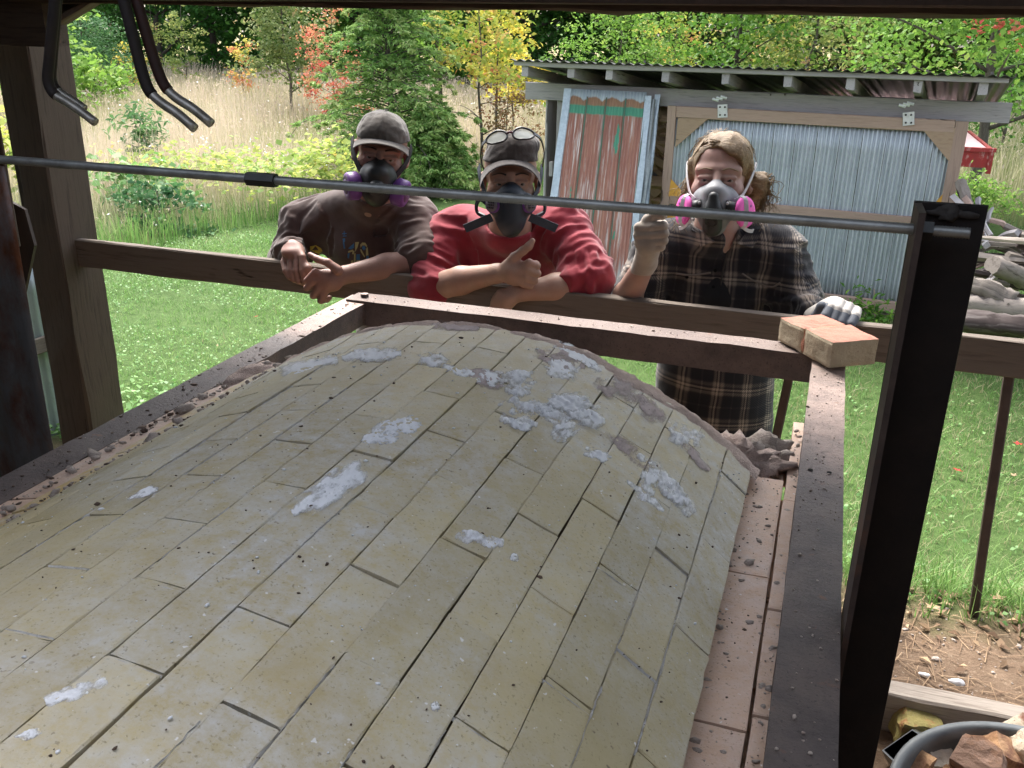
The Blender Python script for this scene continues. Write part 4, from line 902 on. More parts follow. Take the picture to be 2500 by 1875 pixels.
# red leaves at the tips of the right hand maple
cr = np.array([P(px, py, 10.6) for px, py in ((2420, 62), (2400, 50), (2440, 72), (2475, 58), (2492, 100), (2455, 52), (2380, 46))])
C = np.repeat(cr, 9, 0)+rv.normal(0, .07, (63, 3)); tg = leafobj('red_leaves', C, .085, rv.uniform(.5, 1, 63), LM['red']); tag(tg, 'scarlet leaf sprays at the top of the right hand maple', None, None, 'stuff')
# ---- hemlock
def conifer(lab, base, H, W, seed):
    g = np.random.default_rng(seed); base = np.array([base[0], base[1], gz1(*base)]); t = empty('hemlock', base, lab, 'tree')
    tr = curve([base, base+[.02, 0, H*.4], base+[-.03, 0, H*.75], base+[0, 0, H]], 16); parts = [(tr, .055*(1-.9*np.linspace(0, 1, len(tr))))]
    C = []; D = []; R_ = []
    for k in range(190):
        z = (.03+.97*(k+.5)/190); L = W*.5*(1-z)**.75*g.uniform(.55, 1.32)+.10; a = k*2.39996+g.uniform(-.3, .3)
        p = base+np.array([0, 0, z*H]); d = np.array([math.cos(a), math.sin(a), .10+.5*z]); s = np.cross(d, [0, 0, 1]); s /= np.linalg.norm(s)
        pts = curve([p, p+d*L*.5, p+d*L*.9+[0, 0, -.20*L], p+d*L+[0, 0, -.34*L]], 8); parts.append((pts, .010*(1-.8*np.linspace(0, 1, len(pts)))))
        br = g.normal(0, .12)
        for i in range(1, len(pts)):
            t_ = i/(len(pts)-1)
            for sd in (-1, 1):
                for m in range(int(7+15*L)):
                    l = L*.42*(1.05-t_)*g.uniform(.2, 1)+.03; q = pts[i]+s*sd*l*g.uniform(.15, 1)+d*l*.55*g.uniform(.2, 1)+np.array([0, 0, -.22*l])+g.normal(0, .012, 3)
                    C.append(q); D.append(s*sd*.8+d*.8+np.array([0, 0, -.5])); R_.append(.42+.42*t_+br)
    trunk_obj(parts, M['bark'], t, 5); n = len(C)
    leafobj('foliage', np.array(C), .066*g.uniform(.6, 1.5, n), np.clip(np.array(R_)+g.normal(0, .13, n), 0, 1), LM['conifer'], t, up=.5, asp=.30, dirs=np.array(D))
conifer('feathery green hemlock tree standing behind the man in the tan cap', far(950, 10.8), 2.8, 2.25, 5)
conifer('low dark hemlock at the right foot of the tall one', far(1050, 10.5), .95, 1.15, 6)
# ---- meadow
def mead_edge(x): return np.interp(x, [-40, -6.2, -5.8, -5.5, -4.55, -3.8, -2.2, 0, 1.4, 2.2, 6], [5.6, 5.8, 6.6, 8.5, 10.5, 11.8, 12.6, 13, 11.2, 10.4, 8.6])
def stalks(name, X, Y, Hh, wd, rnd, mat, lab, lean=.26, seg=2):
    n = len(X); Z = gz(X, Y); a = rv.uniform(0, 2*PI, n); ln = np.abs(rv.normal(0, lean, n))*Hh; dx, dy = np.cos(a)*ln, np.sin(a)*ln; b = a+PI/2+rv.normal(0, .5, n); wx, wy = np.cos(b)*wd, np.sin(b)*wd
    rows = []
    for s in range(seg+1):
        t = s/seg; k = (1-t*.85)*.5; cx = X+dx*t*t; cy = Y+dy*t*t; cz = Z-.01+Hh*t*(1-.12*t*lean)
        rows.append(np.stack([np.stack([cx-wx*k, cy-wy*k, cz], -1), np.stack([cx+wx*k, cy+wy*k, cz], -1)], 1))
    V = np.concatenate(rows, 1).reshape(-1, 3); m = 2*(seg+1); o = np.arange(n)[:, None]*m
    Fc = np.concatenate([np.stack([o[:, 0]+2*s, o[:, 0]+2*s+1, o[:, 0]+2*s+3, o[:, 0]+2*s+2], -1) for s in range(seg)])
    ob = link(name, mesh_from(name, V, Fc, False, {'rnd': np.repeat(np.clip(rnd, 0, 1), m)}), LM[mat]); tag(ob, lab, None, None, 'stuff')
    return np.stack([X+dx, Y+dy, Z+Hh], -1)
def scat(n, x0, x1, y0, y1, f): X = rv.uniform(x0, x1, n); Y = y0+(y1-y0)*rv.uniform(0, 1, n)**1.25; k = f(X, Y); return X[k], Y[k]
inview = lambda X, Y: (X > -1.12*Y-.5) & (X < .42*Y+.6)
X, Y = scat(175000, -26, 9, 5.6, 24, lambda X, Y: inview(X, Y) & (Y > mead_edge(X)+rv.normal(0, .12, len(X))))
cl = fbm(np.stack([X*.5, Y*.5, 0*X], -1), 31, 3); edge = np.clip((Y-mead_edge(X))/2.2, 0, 1)
rn = .50+.22*cl+rv.normal(0, .13, len(X)); rn = np.where(X > .8, rn-.22, rn); rn = rn*(.25+.75*edge)
Hh = (.26+.28*edge)*rv.uniform(.55, 1.25, len(X))*(1+.25*cl)
tips = stalks('meadow_grass', X, Y, Hh, np.maximum(.006, Y*.00085), rn, 'meadow', 'tall dry meadow grass reaching back to the trees')
k = rv.uniform(size=len(tips)) < .16; C = tips[k]; n = len(C)
o = leafobj('seed_heads', C, np.maximum(.035, C[:, 1]*.0036)*rv.uniform(.7, 1.5, n), np.clip(rv.normal(.78, .14, n), 0, 1), LM['meadow'], None, up=.1, asp=.28, dirs=np.tile([0, 0, 1.0], (n, 1))); tag(o, 'pinkish seed heads over the dry meadow', None, None, 'stuff')
k = (rv.uniform(size=len(tips)) < .012) & (tips[:, 1] < 17); C = tips[k]+[0, 0, .02]; C = np.concatenate([C, *[np.array([P(px, py, Y_) for px, py, Y_ in ((495, 345, 9.2), (622, 345, 9), (640, 362, 9), (500, 360, 9.1), (680, 405, 8.6), (790, 395, 8.6), (225, 445, 8), (425, 485, 7.8), (415, 492, 7.8), (700, 380, 9), (735, 415, 8.6), (365, 355, 9.4), (480, 330, 10), (550, 420, 8.6), (300, 340, 9.6))])+rv.normal(0, .045, (15, 3)) for _ in range(7)]])
n = len(C); o = leafobj('white_flowers', C, np.maximum(.024, C[:, 1]*.0028)*rv.uniform(.6, 1.3, n), rv.uniform(0, 1, n), LM['white'], None, up=1.2, asp=.9); tag(o, 'small white aster flowers dotted over the meadow', None, None, 'stuff')
# rank green grass and vine leaves along the front of the meadow
X, Y = scat(60000, -9, 1, 5.4, 13.6, lambda X, Y: inview(X, Y) & (np.abs(Y-mead_edge(X)-.15) < .55*rv.uniform(.3, 1.2, len(X))))
stalks('rank_grass', X, Y, rv.uniform(.16, .42, len(X)), .010, rv.uniform(.05, .75, len(X)), 'lawn', 'rank green grass along the front of the meadow', .35)
def leafband(name, cents, spread, n, size, mat, lab, kind='stuff', up=.8, bias=0.0):
    c = np.asarray(cents, float); w = rv.integers(0, len(c)-1, n); t = rv.uniform(0, 1, n)[:, None]; C = c[w]*(1-t)+c[w+1]*t+rv.normal(size=(n, 3))*spread
    C[:, 2] = np.maximum(C[:, 2], gz(C[:, 0], C[:, 1])+.05); q = fbm(C*1.4, 3, 2)*.3
    o = leafobj(name, C, size*rv.uniform(.6, 1.4, n), np.clip(.5+q+bias+rv.normal(0, .16, n), 0, 1), LM[mat], None, up=up, asp=.85); return tag(o, lab, None, None, kind)
leafband('vine_leaves', [P(280, 385, 9.6), P(420, 405, 9.2), P(520, 400, 9.0), P(620, 412, 8.8), P(720, 425, 8.7), P(800, 415, 8.7)], (.25, .4, .10), 1500, .072, 'vine', 'yellow green vine leaves sprawling over the meadow front')
leafband('vine_leaves', [P(770, 380, 8.9), P(800, 370, 9), P(820, 400, 8.9)], (.16, .2, .10), 320, .07, 'vine', 'yellow green leaves beside the hemlock foot')
leafband('vine_leaves', [P(270, 440, 8.2), P(330, 435, 8.2), P(400, 455, 8.1)], (.2, .2, .10), 300, .12, 'clover', 'larger green leaves low in the meadow front')
leafband('vine_leaves', [P(-60, 330, 8), P(20, 380, 7.5), P(40, 330, 8)], (.2, .2, .2), 420, .11, 'vine', 'yellow green leaves beyond the left of the shelter post')
tree('bush', 'low dark leafy bush at the lawn edge', tuple(PZ(395, 560, GZ)[:2]), .42, .95, 700, .075, 'blue', 430, .012, .1, 8, .1, clump=.16, bias=-.15)
tree('bush', 'grey green milkweed clump above the vine leaves', far(318, 9.8), .95, .75, 420, .11, 'blue', 431, .012, .1, 8, .3, clump=.16, bias=.25, asp=.35)
# ---- lawn
dens = lambda X, Y: (rv.uniform(size=len(X)) < np.clip(.35+.9*(.5+.5*fbm(np.stack([X*2.2, Y*2.2, 0*X], -1), 12, 3)), .1, 1))
X, Y = scat(210000, -6.5, 4.2, 2.62, 9.5, lambda X, Y: inview(X, Y) & (Y < mead_edge(X)+.2) & (Y > 2.66+.10*fbm(np.stack([X*4, 0*X, 0*X], -1), 4, 2)+.1*(X > -.3)) & dens(X, Y))
near = np.clip((5-Y)/2, 0, 1)
rn = .50+.26*fbm(np.stack([X*1.1, Y*1.1, 0*X], -1), 14, 3)+rv.normal(0, .17, len(X)); rn = np.where((X > -.8), np.where(rv.uniform(size=len(X)) < .34, .97, rn-.12), rn+.06)
stalks('lawn_grass', X, Y, rv.uniform(.022, .060, len(X)), np.maximum(.0036, Y*.0011), rn, 'lawn', 'mown green lawn between the shelter and the meadow', .8)
X, Y = scat(20000, -6.5, -1.6, 2.55, 7.5, lambda X, Y: inview(X, Y) & (Y < mead_edge(X)) & (fbm(np.stack([X*1.6, Y*1.6, 0*X], -1), 19, 3) > -.25))
n = len(X); C = np.stack([X, Y, gz(X, Y)+rv.uniform(.02, .055, n)], -1); big = 1+.9*(Y < 3.9)
o = leafobj('clover', C, .0145*big*rv.uniform(.5, 1.5, n), rv.uniform(0, 1, n), LM['clover'], None, up=1.1, asp=.85); tag(o, 'clover and broad weeds in the left lawn', None, None, 'stuff')
X, Y = scat(1500, -.4, 2.2, 2.6, 5.5, lambda X, Y: inview(X, Y)); n = len(X); C = np.stack([X, Y, gz(X, Y)+rv.uniform(.01, .04, n)], -1)
o = leafobj('clover', C, .017*rv.uniform(.6, 1.5, n), rv.uniform(0, .8, n), LM['clover'], None, up=1.1, asp=.8); tag(o, 'small weeds in the right lawn', None, None, 'stuff')
# coarse tufts at the edge of the dirt
X = rv.normal(.70, .38, 900); Y = rv.normal(2.76, .09, 900); k = (Y > 2.56)
stalks('grass_tufts', X[k], Y[k], rv.uniform(.05, .16, k.sum()), .0055, rv.uniform(.15, .9, k.sum()), 'lawn', 'longer grass tufts at the edge of the bare dirt', .7)
# fallen leaves and litter
n = 260; X = rv.uniform(.15, 1.5, n); Y = 2.32+.42*rv.beta(2.4, 1.5, n); C = np.stack([X, Y, gz(X, Y)+.006], -1)
o = leafobj('leaf_litter', C, .035*rv.uniform(.4, 1.5, n), rv.uniform(0, 1, n), LM['litter'], None, up=1.6, asp=.45, fold=.2); tag(o, 'dry leaves and chips littering the dirt', None, None, 'stuff')
n = 520; X = rv.uniform(.1, 1.6, n); Y = rv.uniform(2.24, 2.75, n); V = []; Fc = []
for k in range(n):
    a = rv.uniform(0, PI); L = rv.gamma(2, .014); z = gz1(X[k], Y[k])+.004; d = np.array([math.cos(a), math.sin(a), 0])*L; s = np.array([-math.sin(a), math.cos(a), 0])*.0012
    b = len(V); p = np.array([X[k], Y[k], z]); V += [p-d-s, p-d+s, p+d+s+[0, 0, .004], p+d-s+[0, 0, .004]]; Fc.append((b, b+1, b+2, b+3))
o = link('twig_litter', mesh_from('twig_litter', V, Fc, False, {'rnd': rv.uniform(0, 1, len(V))}), LM['litter']); tag(o, 'straw and twig litter on the dirt', None, None, 'stuff')
p, s = on_flat(420, .1, 1.5, 2.22, 2.7, -1.62, .0035); p[:, 2] = gz(p[:, 0], p[:, 1])+.001; rocks('gravel', p, s, M['mortar_grey'], 'small stones in the dirt by the kerb timber', 15)
def maple_leaf(px, py, size, mat, lab, curl=.25):
    q = PZ(px, py, -1.7); 
    for _ in range(6): q = PZ(px, py, gz1(q[0], q[1])+.035)
    ra = [1, .42, .8, .38, .62, .2, .62, .38, .8, .42]; V = [np.array([0, 0, .0])]; a0 = rv.uniform(0, 6.28)
    for k, r in enumerate(ra): a = a0+2*PI*k/10; V.append(np.array([r*math.cos(a), r*math.sin(a), curl*r*r*(.4+.6*math.sin(a*1.5)**2)])*size*.5)
    me = mesh_from('maple_leaf', V, [(0, 1+k, 1+(k+1) % 10) for k in range(10)], False, {'rnd': rv.uniform(0, 1, 11)}); o = link('maple_leaf', me, LM[mat]); o.location = q; o.rotation_euler = (rv.uniform(-.3, .3), rv.uniform(-.3, .3), 0)
    return tag(o, lab, 'leaf', 'leaves fallen on the grass')
maple_leaf(2340, 1148, .075, 'maple_red', 'bright red maple leaf lying on the lawn between the black post and thin baluster')
maple_leaf(2486, 1084, .065, 'maple_red', 'red maple leaf on the lawn at the right border')
maple_leaf(2476, 1160, .045, 'litter', 'small dull brown leaf below the red one at the right border')
maple_leaf(2275, 1480, .07, 'litter', 'curled pinkish brown leaf at the edge of the dirt')
maple_leaf(2435, 1458, .07, 'litter', 'pale brown leaf beside the foot of the thin baluster')
maple_leaf(2200, 1520, .06, 'litter', 'tan leaf on the dirt next to the black post')
maple_leaf(624, 773, .05, 'maple_red', 'reddish leaf on the left lawn near the man in the tan cap', .2)
maple_leaf(712, 745, .05, 'litter', 'orange brown leaf on the left lawn right of the reddish one')
maple_leaf(535, 842, .05, 'litter', 'brown leaf on the left lawn by the steel bar')
# ================================================================== wood shed across the lawn
SO = np.array([-2.36, 7.2, 0.0]); SA = math.radians(6); SU = np.array([math.cos(SA), -math.sin(SA), 0]); SN = np.array([-math.sin(SA), -math.cos(SA), 0]); SZ = np.array([0, 0, 1.0])
def S(px, py, w=0.0):
    r = ray(px, py); return r*(((SO+SN*w)@SN)/(r@SN))
def SL(s, w, z): return SO+SU*s+SN*w+SZ*z
def su(p): return float((np.asarray(p)-SO)@SU)
shed = empty('wood_shed', SL(1.7, -.8, GZ), 'low wood shed with galvanised sliding door and metal roof beyond the lawn', 'shed')
def sboard(name, a, b, w, h, mat, up=SZ, **k): return board(name, a, b, w, h, mat, shed, up=up, **k)
def plate(name, pts, th, mat, parent, nrm=SN):
    pts = [np.asarray(p, float) for p in pts]; b = [p-np.asarray(nrm)*th for p in pts]; n = len(pts)
    return MB().add(pts+b, [tuple(range(n)), tuple(range(2*n-1, n-1, -1))]+[(k, n+k, n+(k+1) % n, (k+1) % n) for k in range(n)]).link(name, mat, parent)
zt, zb_ = -.392, -.520
s0, s1 = su(S(1283, 220)), su(S(2468, 277))
zf = S(1850, 176, .36)[2]; f0, f1 = su(S(1254, 165, .36)), su(S(2462, 205, .36))
GS, GT, GY = M['wood_grey'], M['wood_tan'], M['wood_orange']
sboard('header_board', SL(s0, -.02, (zt+zb_)/2), SL(s1, -.02, (zt+zb_)/2), .04, zt-zb_, GS, jit=.002)
sboard('fascia_board', SL(f0, .345, zf), SL(f1, .345, zf), .02, .032, GS, jit=.002)
slope = .13
for px in (1285, 1397, 1490, 1627, 1773, 1925, 2078, 2243, 2403):
    s = su(S(px, 200, .3)); z = zf-.05
    sboard('rafter', SL(s, .332, z), SL(s, -1.9, z-slope*2.23), .052, .075, GS, jit=.002)
rv_ = -SN-SZ*slope; rv_ = rv_/np.linalg.norm(rv_)
M['roof_galv'] = galv('shed_roof_metal', (.10, .10, .10), (.065, .063, .06), (.07, .045, .03), .62, .78)
corr('roof_sheet', SL(f0-.02, .40, zf+.028), SU, rv_, f1-f0+.05, 2.45, .07, .008, M['roof_galv'], shed, rough=.001)
for k in range(18):
    p = SL(f0+.1+(f1-f0-.2)*k/17, .36, zf+.036); bolt(p, .008, .012, 'roof_screw', shed, M['roof_galv'])
dr0 = su(S(2352, 286, .075))
# side, back walls and posts
zl = GZ-.05
for s in (s0+.16, dr0-.03):
    for k in range(9):
        w0 = -.06-k*.20; sboard('side_board', SL(s, w0-.1, zl), SL(s, w0-.1, zb_-.0), .19, .02, GS, up=SU)
for k in range(int((dr0-.1-s0-.2)/.2)): sboard('back_board', SL(s0+.2+k*.2, -1.86, zl), SL(s0+.2+k*.2, -1.86, zb_-.12), .19, .02, GS, up=SN)
pl_ = S(1371, 300, -.06); sboard('post', SL(su(S(1372, 250, -.04)), -.09, zb_), SL(su(S(1372, 250, -.04)), -.09, zl), .09, .09, GS, up=SN)
sboard('post', SL(dr0-.05, -.09, zb_), SL(dr0-.05, -.09, zl), .09, .09, GS, up=SN)
board('latch_block', S(1347, 395, .02), S(1346, 430, .02), .03, .03, GS, shed, up=SN)
# sliding door
W1 = .075
M['galv_door'] = galv('galvanised_door_sheet', (.55, .59, .64), (.34, .38, .42), (.16, .15, .14), .74, .88, rough=.42, metal=.3)
dl = su(S(1641, 262, W1)); dr = su(S(2352, 286, W1)); dt = S(2000, 272, W1)[2]+.012; db = -1.845
def dz(px, py): return S(px, py, W1)[2]
ztop = dz(1650, 259)
npan = 13; pw = (dr-dl)/npan
for k in range(npan):
    corr('corrugated_panel', SL(dl+pw*k-.003, W1-.030+.0016*(k % 2), db), SU, SZ, pw+.006, ztop-db-.02, pw/5.2, .0085, M['galv_door'], shed, rough=.0006, seed=k)
    if k: sboard('panel_seam', SL(dl+pw*k, W1-.0225, db+.02), SL(dl+pw*k, W1-.0225, ztop-.06), .006, .003, M['seam'] if 'seam' in M else M.setdefault('seam', pm('dark_seam', (.05, .055, .06), rough=.6)), up=SN, ch=.0005, jit=.0003)
sboard('door_stile', SL(dl, W1-.01, db), SL(dl, W1-.01, ztop), .066, .03, GT, up=SN)
sboard('door_stile', SL(dr, W1-.01, db), SL(dr, W1-.01, ztop-.005), .078, .03, GT, up=SN)
def drail(zc, h, name='door_rail'): sboard(name, SL(dl+.036, W1-.009, zc), SL(dr-.042, W1-.009, zc), .028, h, GT)
zr0 = (dz(1658, 259)+dz(1658, 287))/2; zr1 = (dz(1900, 500)+dz(1900, 523))/2
drail(zr0, .082); drail(zr1, .066); drail(db+.04, .08)
board('door_sill', S(1930, 746, .03), S(2190, 775, .03), .05, .045, M['wood_rail'], shed)
def gus(pts, mat): plate('gusset', [S(x, y, W1+.004) for x, y in pts], .012, mat, shed)
gus([(1655, 288), (1648, 360), (1729, 290)][::1], M['wood_ply']); gus([(2248, 311), (2319, 397), (2337, 312)], M['wood_ply'])
gus([(1638, 437), (1632, 480), (1677, 482)], GY); gus([(1631, 505), (1628, 550), (1680, 507)], GY); gus([(2307, 468), (2270, 510), (2303, 512)], GY)
M['bright_zinc'] = pm('bright_zinc', (.75, .76, .76), (.60, .61, .62), 30, rough=.35, metal=.3, bump=.1)
for (x0, x1, y0, y1, xr, yr) in ((1752, 1776, 255, 287, 1756, 241), (2205, 2231, 274, 306, 2212, 256)):
    a, b = S((x0+x1)/2, y0, W1+.012), S((x0+x1)/2, y1, W1+.012); wd = (x1-x0)*depth_scale(a)
    h = board('door_hanger', b, a, wd, .008, M['bright_zinc'], shed, up=SN, jit=.0004)
    for sx in (.25, .75):
        for sy in (.2, .8):
            q = S(x0+(x1-x0)*sx, y0+(y1-y0)*sy, W1+.016); V, Fc = tubeVF([q, q+SN*.006], .007, 6); o = MB().add(V, Fc).link('hanger_screw', M['nut']); o.parent = h; o.matrix_parent_inverse = h.matrix_world.inverted()@Matrix.Identity(4)
    for j in range(3):
        p = S(xr-9+j*10, yr+2-j*3, W1+.03); V, Fc = tubeVF([p-SU*.022+SZ*.004, p+SU*.022-SZ*.006], .010, 8); MB().add(V, Fc).link('door_roller', M['bright_zinc'], shed)
for px in (1880, 1915): board('header_bolt', S(px, 231, .003), S(px+3, 231, .003), .01, .01, M['iron'], shed)
# ------------------------------------------------------------------ firewood in the dark gap of the shed
rw = random.Random(4)
def stick(name, a, b, r0, r1, mat, seed, sides=7, rough=.16, bend=.0):
    g = np.random.default_rng(seed); a = np.asarray(a, float); b = np.asarray(b, float); n = 14 if sides >= 8 else 7
    m = (a+b)/2+g.normal(0, 1, 3)*bend; pts = curve([a, m, b], n); n = len(pts)
    prof = 1+g.normal(0, rough, sides); V, Fc = tubeVF(pts, 1.0, sides)
    V = np.array(V); rad = np.linspace(r0, r1, n)
    for i in range(n): V[i*sides:(i+1)*sides] = pts[i]+(V[i*sides:(i+1)*sides]-pts[i])*(rad[i]*prof*(1+g.normal(0, .09 if sides >= 8 else .04, sides)))[:, None]
    c = (a+b)/2; d, y, z = frame(b-a); Rm = np.stack([d, y, z], 1); L = (V-c)@Rm
    o = link(name, mesh_from(name, L, Fc, False), mat); o.matrix_world = Matrix([[Rm[i, 0], Rm[i, 1], Rm[i, 2], c[i]] for i in range(3)]+[[0, 0, 0, 1]]); return o
proto = []
for k in range(5):
    o = stick('firewood_log', (0, 0, 0), (0, .38, 0), .052, .05, M['wood_split'], 60+k, 4+k % 3, .3); proto.append(o)
fw = 'split firewood stacked inside the shed'; used = 0; z = GZ; row = 0
gap0, gap1 = su(S(1560, 500, -.3)), su(S(1650, 270, -.3))
while z < -.62:
    s = gap0-.25+(.04 if row % 2 else 0)
    while s < gap1+.15:
        if used < 5: o = proto[used]
        else: o = bpy.data.objects.new('firewood_log', rw.choice(proto).data); COL.objects.link(o)
        used += 1; k = rw.uniform(.7, 1.15)
        o.matrix_world = Matrix.Translation(SL(s, -.13-rw.uniform(0, .10), z+.04))@Matrix.Rotation(-SA+rw.uniform(-.12, .12), 4, 'Z')@Matrix.Rotation(rw.uniform(0, 6.2), 4, 'Y')@Matrix.Diagonal((k, 1, k, 1))
        tag(o, 'split firewood log stacked in the gap left of the sliding door', 'firewood', fw); s += rw.uniform(.075, .11)
    z += rw.uniform(.065, .085); row += 1
# ------------------------------------------------------------------ old painted sheet door leaning on the shed
def paint_mat():
    t = NT('flaking_red_green_paint'); v = t.coord((1, 1, 1), rnd=False)
    au = t.n('Attribute', attribute_name='su'); av = t.n('Attribute', attribute_name='sv'); cb = t.n('CombineXYZ'); t.l(au.outputs['Fac'], cb.inputs[0]); t.l(av.outputs['Fac'], cb.inputs[1])
    def nz(sx, sy, sc, d=6): m = t.n('Mapping'); m.inputs['Scale'].default_value = (sx, sy, 1); t.l(cb.outputs[0], m.inputs[0]); return t.noise(m.outputs[0], sc, d, .68)
    red = t.ramp(nz(3, .5, 6), [(.25, (.22, .085, .065)), (.5, (.31, .135, .10)), (.75, (.37, .19, .13))])
    wht = t.ramp(nz(9, .9, 3.5, 8), [(.52, 0.0), (.62, 1.0)]); w2 = t.ramp(nz(1, .6, 2.2, 3), [(.36, .1), (.55, 1.0)]); col = t.mix(t.math('MULTIPLY', wht, w2), red, (.62, .56, .54))
    vv = t.math('ADD', av.outputs['Fac'], t.math('MULTIPLY', t.math('SUBTRACT', nz(2, .3, 5, 4), .5), .012))
    bot = t.ramp(t.math('ADD', av.outputs['Fac'], t.math('MULTIPLY', t.math('SUBTRACT', nz(6, .7, 4, 6), .5), .55)), [(.10, 1.0), (.26, 0.0)]); col = t.mix(bot, col, t.ramp(nz(8, .8, 4), [(.3, (.56, .60, .60)), (.7, (.34, .40, .41))]))
    green = t.ramp(nz(6, 1.0, 5), [(.3, (.05, .23, .15)), (.7, (.08, .30, .20))])
    gb = t.ramp(vv, [(.893, 0.0), (.897, 1.0)]); col = t.mix(gb, col, green)
    g2 = t.ramp(t.math('MULTIPLY', nz(2.2, 1.6, 2.6, 5), t.ramp(nz(4, .3, 2, 2), [(.4, .6), (.6, 1.1)])), [(.60, 0.0), (.63, 1.0)]); col = t.mix(g2, col, green)
    br = t.ramp(vv, [(.930, 0.0), (.935, 1.0)]); col = t.mix(br, col, t.ramp(nz(6, 2, 5), [(.3, (.33, .18, .11)), (.7, (.24, .13, .08))]))
    hump = t.math('MULTIPLY', t.math('ABSOLUTE', t.math('SINE', t.math('MULTIPLY', au.outputs['Fac'], 14.6))), .018)
    gl = t.ramp(t.math('SUBTRACT', t.math('ADD', av.outputs['Fac'], t.math('MULTIPLY', t.math('SUBTRACT', nz(3, 1, 6, 4), .5), .02)), hump), [(.950, 0.0), (.955, 1.0)]); col = t.mix(gl, col, t.ramp(nz(10, 1, 4), [(.3, (.50, .56, .60)), (.7, (.30, .36, .42))]))
    t.set(Roughness=.65, Metallic=.1); n = t.bump(nz(20, 6, 6, 6), .3, .002); return t.done(col, n)
M['paint'] = paint_mat()
wt, wbm = .10, .52
TL_, TR_ = S(1383, 216, wt), S(1600, 226, wt); BL_, BR_ = S(1313, 760, wbm), S(1546, 760, wbm)
BL_[2] = BR_[2] = min(BL_[2], GZ+.02)
old = empty('painted_sheet_door', (BL_+BR_)/2, 'old sheet metal door with flaking red and green paint leaning on the shed', 'metal door')
def quadp(u, v, w=0.0): a = BL_*(1-u)+BR_*u; b = TL_*(1-u)+TR_*u; return a*(1-v)+b*v+SN*w
for k in range(4):
    u0 = .045+.215*k; u1 = u0+.215; nn = 30; V = []; Fc = []; A = []; B = []
    for i in range(nn+1):
        for j in range(25):
            u = u0+(u1-u0)*i/nn; v = j/24; V.append(quadp(u, v, .0045*math.sin(2*PI*6*i/nn)+.0015*(k % 2))); A.append(u+k*.003); B.append(v)
    for i in range(nn):
        for j in range(24): q = i*25+j; Fc.append((q, q+25, q+26, q+1))
    o = link('painted_panel', mesh_from('painted_panel', V, Fc, True, {'su': A, 'sv': B}), M['paint'], old)
    sl = o.modifiers.new('thickness', 'SOLIDIFY'); sl.thickness = .002
    a, b = quadp(u1, .01, .006), quadp(u1, .97, .006)
    board('panel_seam', a, b, .010, .006, M['seam_green'] if 'seam_green' in M else M.setdefault('seam_green', pm('green_seam', (.06, .17, .12), (.14, .10, .08), 9, stretch=(1, 1, 1), rough=.7)), old, up=SN, ch=.001)
M['edge_galv'] = galv('edge_galvanised', (.46, .52, .58), (.30, .36, .42), (.16, .13, .12), .66, .8, metal=.3)
board('edge_strip', quadp(.02, 0, .003), quadp(.02, 1, .003), .062, .014, M['edge_galv'], old, up=SN, seg=10, jit=.002)
board('edge_strip', quadp(.93, 0, .003), quadp(.93, .985, .003), .05, .016, M['edge_galv'], old, up=SN, seg=10, jit=.003)
board('edge_strip', quadp(.972, 0, -.02), quadp(.972, .97, -.02), .04, .02, M['galv_dim'], old, up=SN, seg=10, jit=.004)
board('edge_strip', quadp(1.0, 0, -.05), quadp(1.0, .99, -.05), .035, .022, M['edge_galv'], old, up=SN, seg=10, jit=.004)
# ================================================================== heap of logs and old sticks right of the shed
LG = 'old logs and sticks heaped beside the shed'
def logpx(a, b, Ya, Yb, r0, r1, mat, lab, seed, sides=12, rough=.07, bend=.01, name='log'):
    o = stick(name, P(*a, Ya), P(*b, Yb), r0, r1, M[mat], seed, sides, rough, bend); o.data.polygons.foreach_set('use_smooth', [len(p.vertices) == 4 and sides > 8 for p in o.data.polygons]); return tag(o, lab, 'log' if name == 'log' else 'stick', LG)
logpx((2422, 646), (2560, 712), 5.6, 5.9, .052, .060, 'wood_log', 'thick grey log with a sawn round end, near the top of the heap', 1)
logpx((2330, 742), (2580, 765), 5.3, 5.2, .060, .075, 'wood_log', 'long pale log lying on the dark wet log', 2)
logpx((2350, 782), (2600, 806), 4.9, 4.8, .060, .062, 'wood_bark', 'dark wet log with white peeling patches, lowest and nearest', 3, rough=.10)
logpx((2352, 694), (2470, 738), 5.35, 5.25, .030, .062, 'wood_log', 'gnarled splintered stump with a pointed end on the heap', 4, rough=.22, bend=.02)
logpx((2352, 680), (2425, 668), 5.9, 6.0, .035, .04, 'wood_log', 'split grey slab under the thick sawn log', 5, 6, .2)
logpx((2388, 690), (2432, 670), 5.7, 5.8, .018, .02, 'wood_grey', 'thin pale slat under the thick sawn log', 6, 5, .2, name='stick')
logpx((2354, 660), (2412, 640), 5.9, 6.1, .016, .018, 'wood_tan', 'brownish stick left of the sawn log end', 7, 4, .15, name='stick')
logpx((2402, 506), (2420, 574), 6.3, 6.1, .013, .015, 'wood_grey', 'short grey stick standing upright in the heap', 8, 4, .1, name='stick')
logpx((2345, 446), (2412, 600), 6.7, 6.2, .034, .028, 'wood_log', 'long pale pole sloping down from the shed corner', 9, 8, .12)
logpx((2338, 445), (2362, 500), 6.7, 6.6, .018, .016, 'wood_bark', 'dark pole beside the long pale one at the shed corner', 10, 6, .1)
logpx((2430, 590), (2485, 567), 6.2, 6.0, .022, .022, 'wood_grey', 'weathered grey board bridging the right of the heap', 11, 4, .1, name='stick')
logpx((2452, 588), (2500, 610), 6.1, 6.0, .032, .034, 'wood_log', 'broad grey plank end at the right of the heap', 12, 4, .1, name='stick')
logpx((2418, 538), (2455, 555), 6.5, 6.5, .016, .018, 'wood_tan', 'brown stick on top of the heap', 13, 5, .1, name='stick')
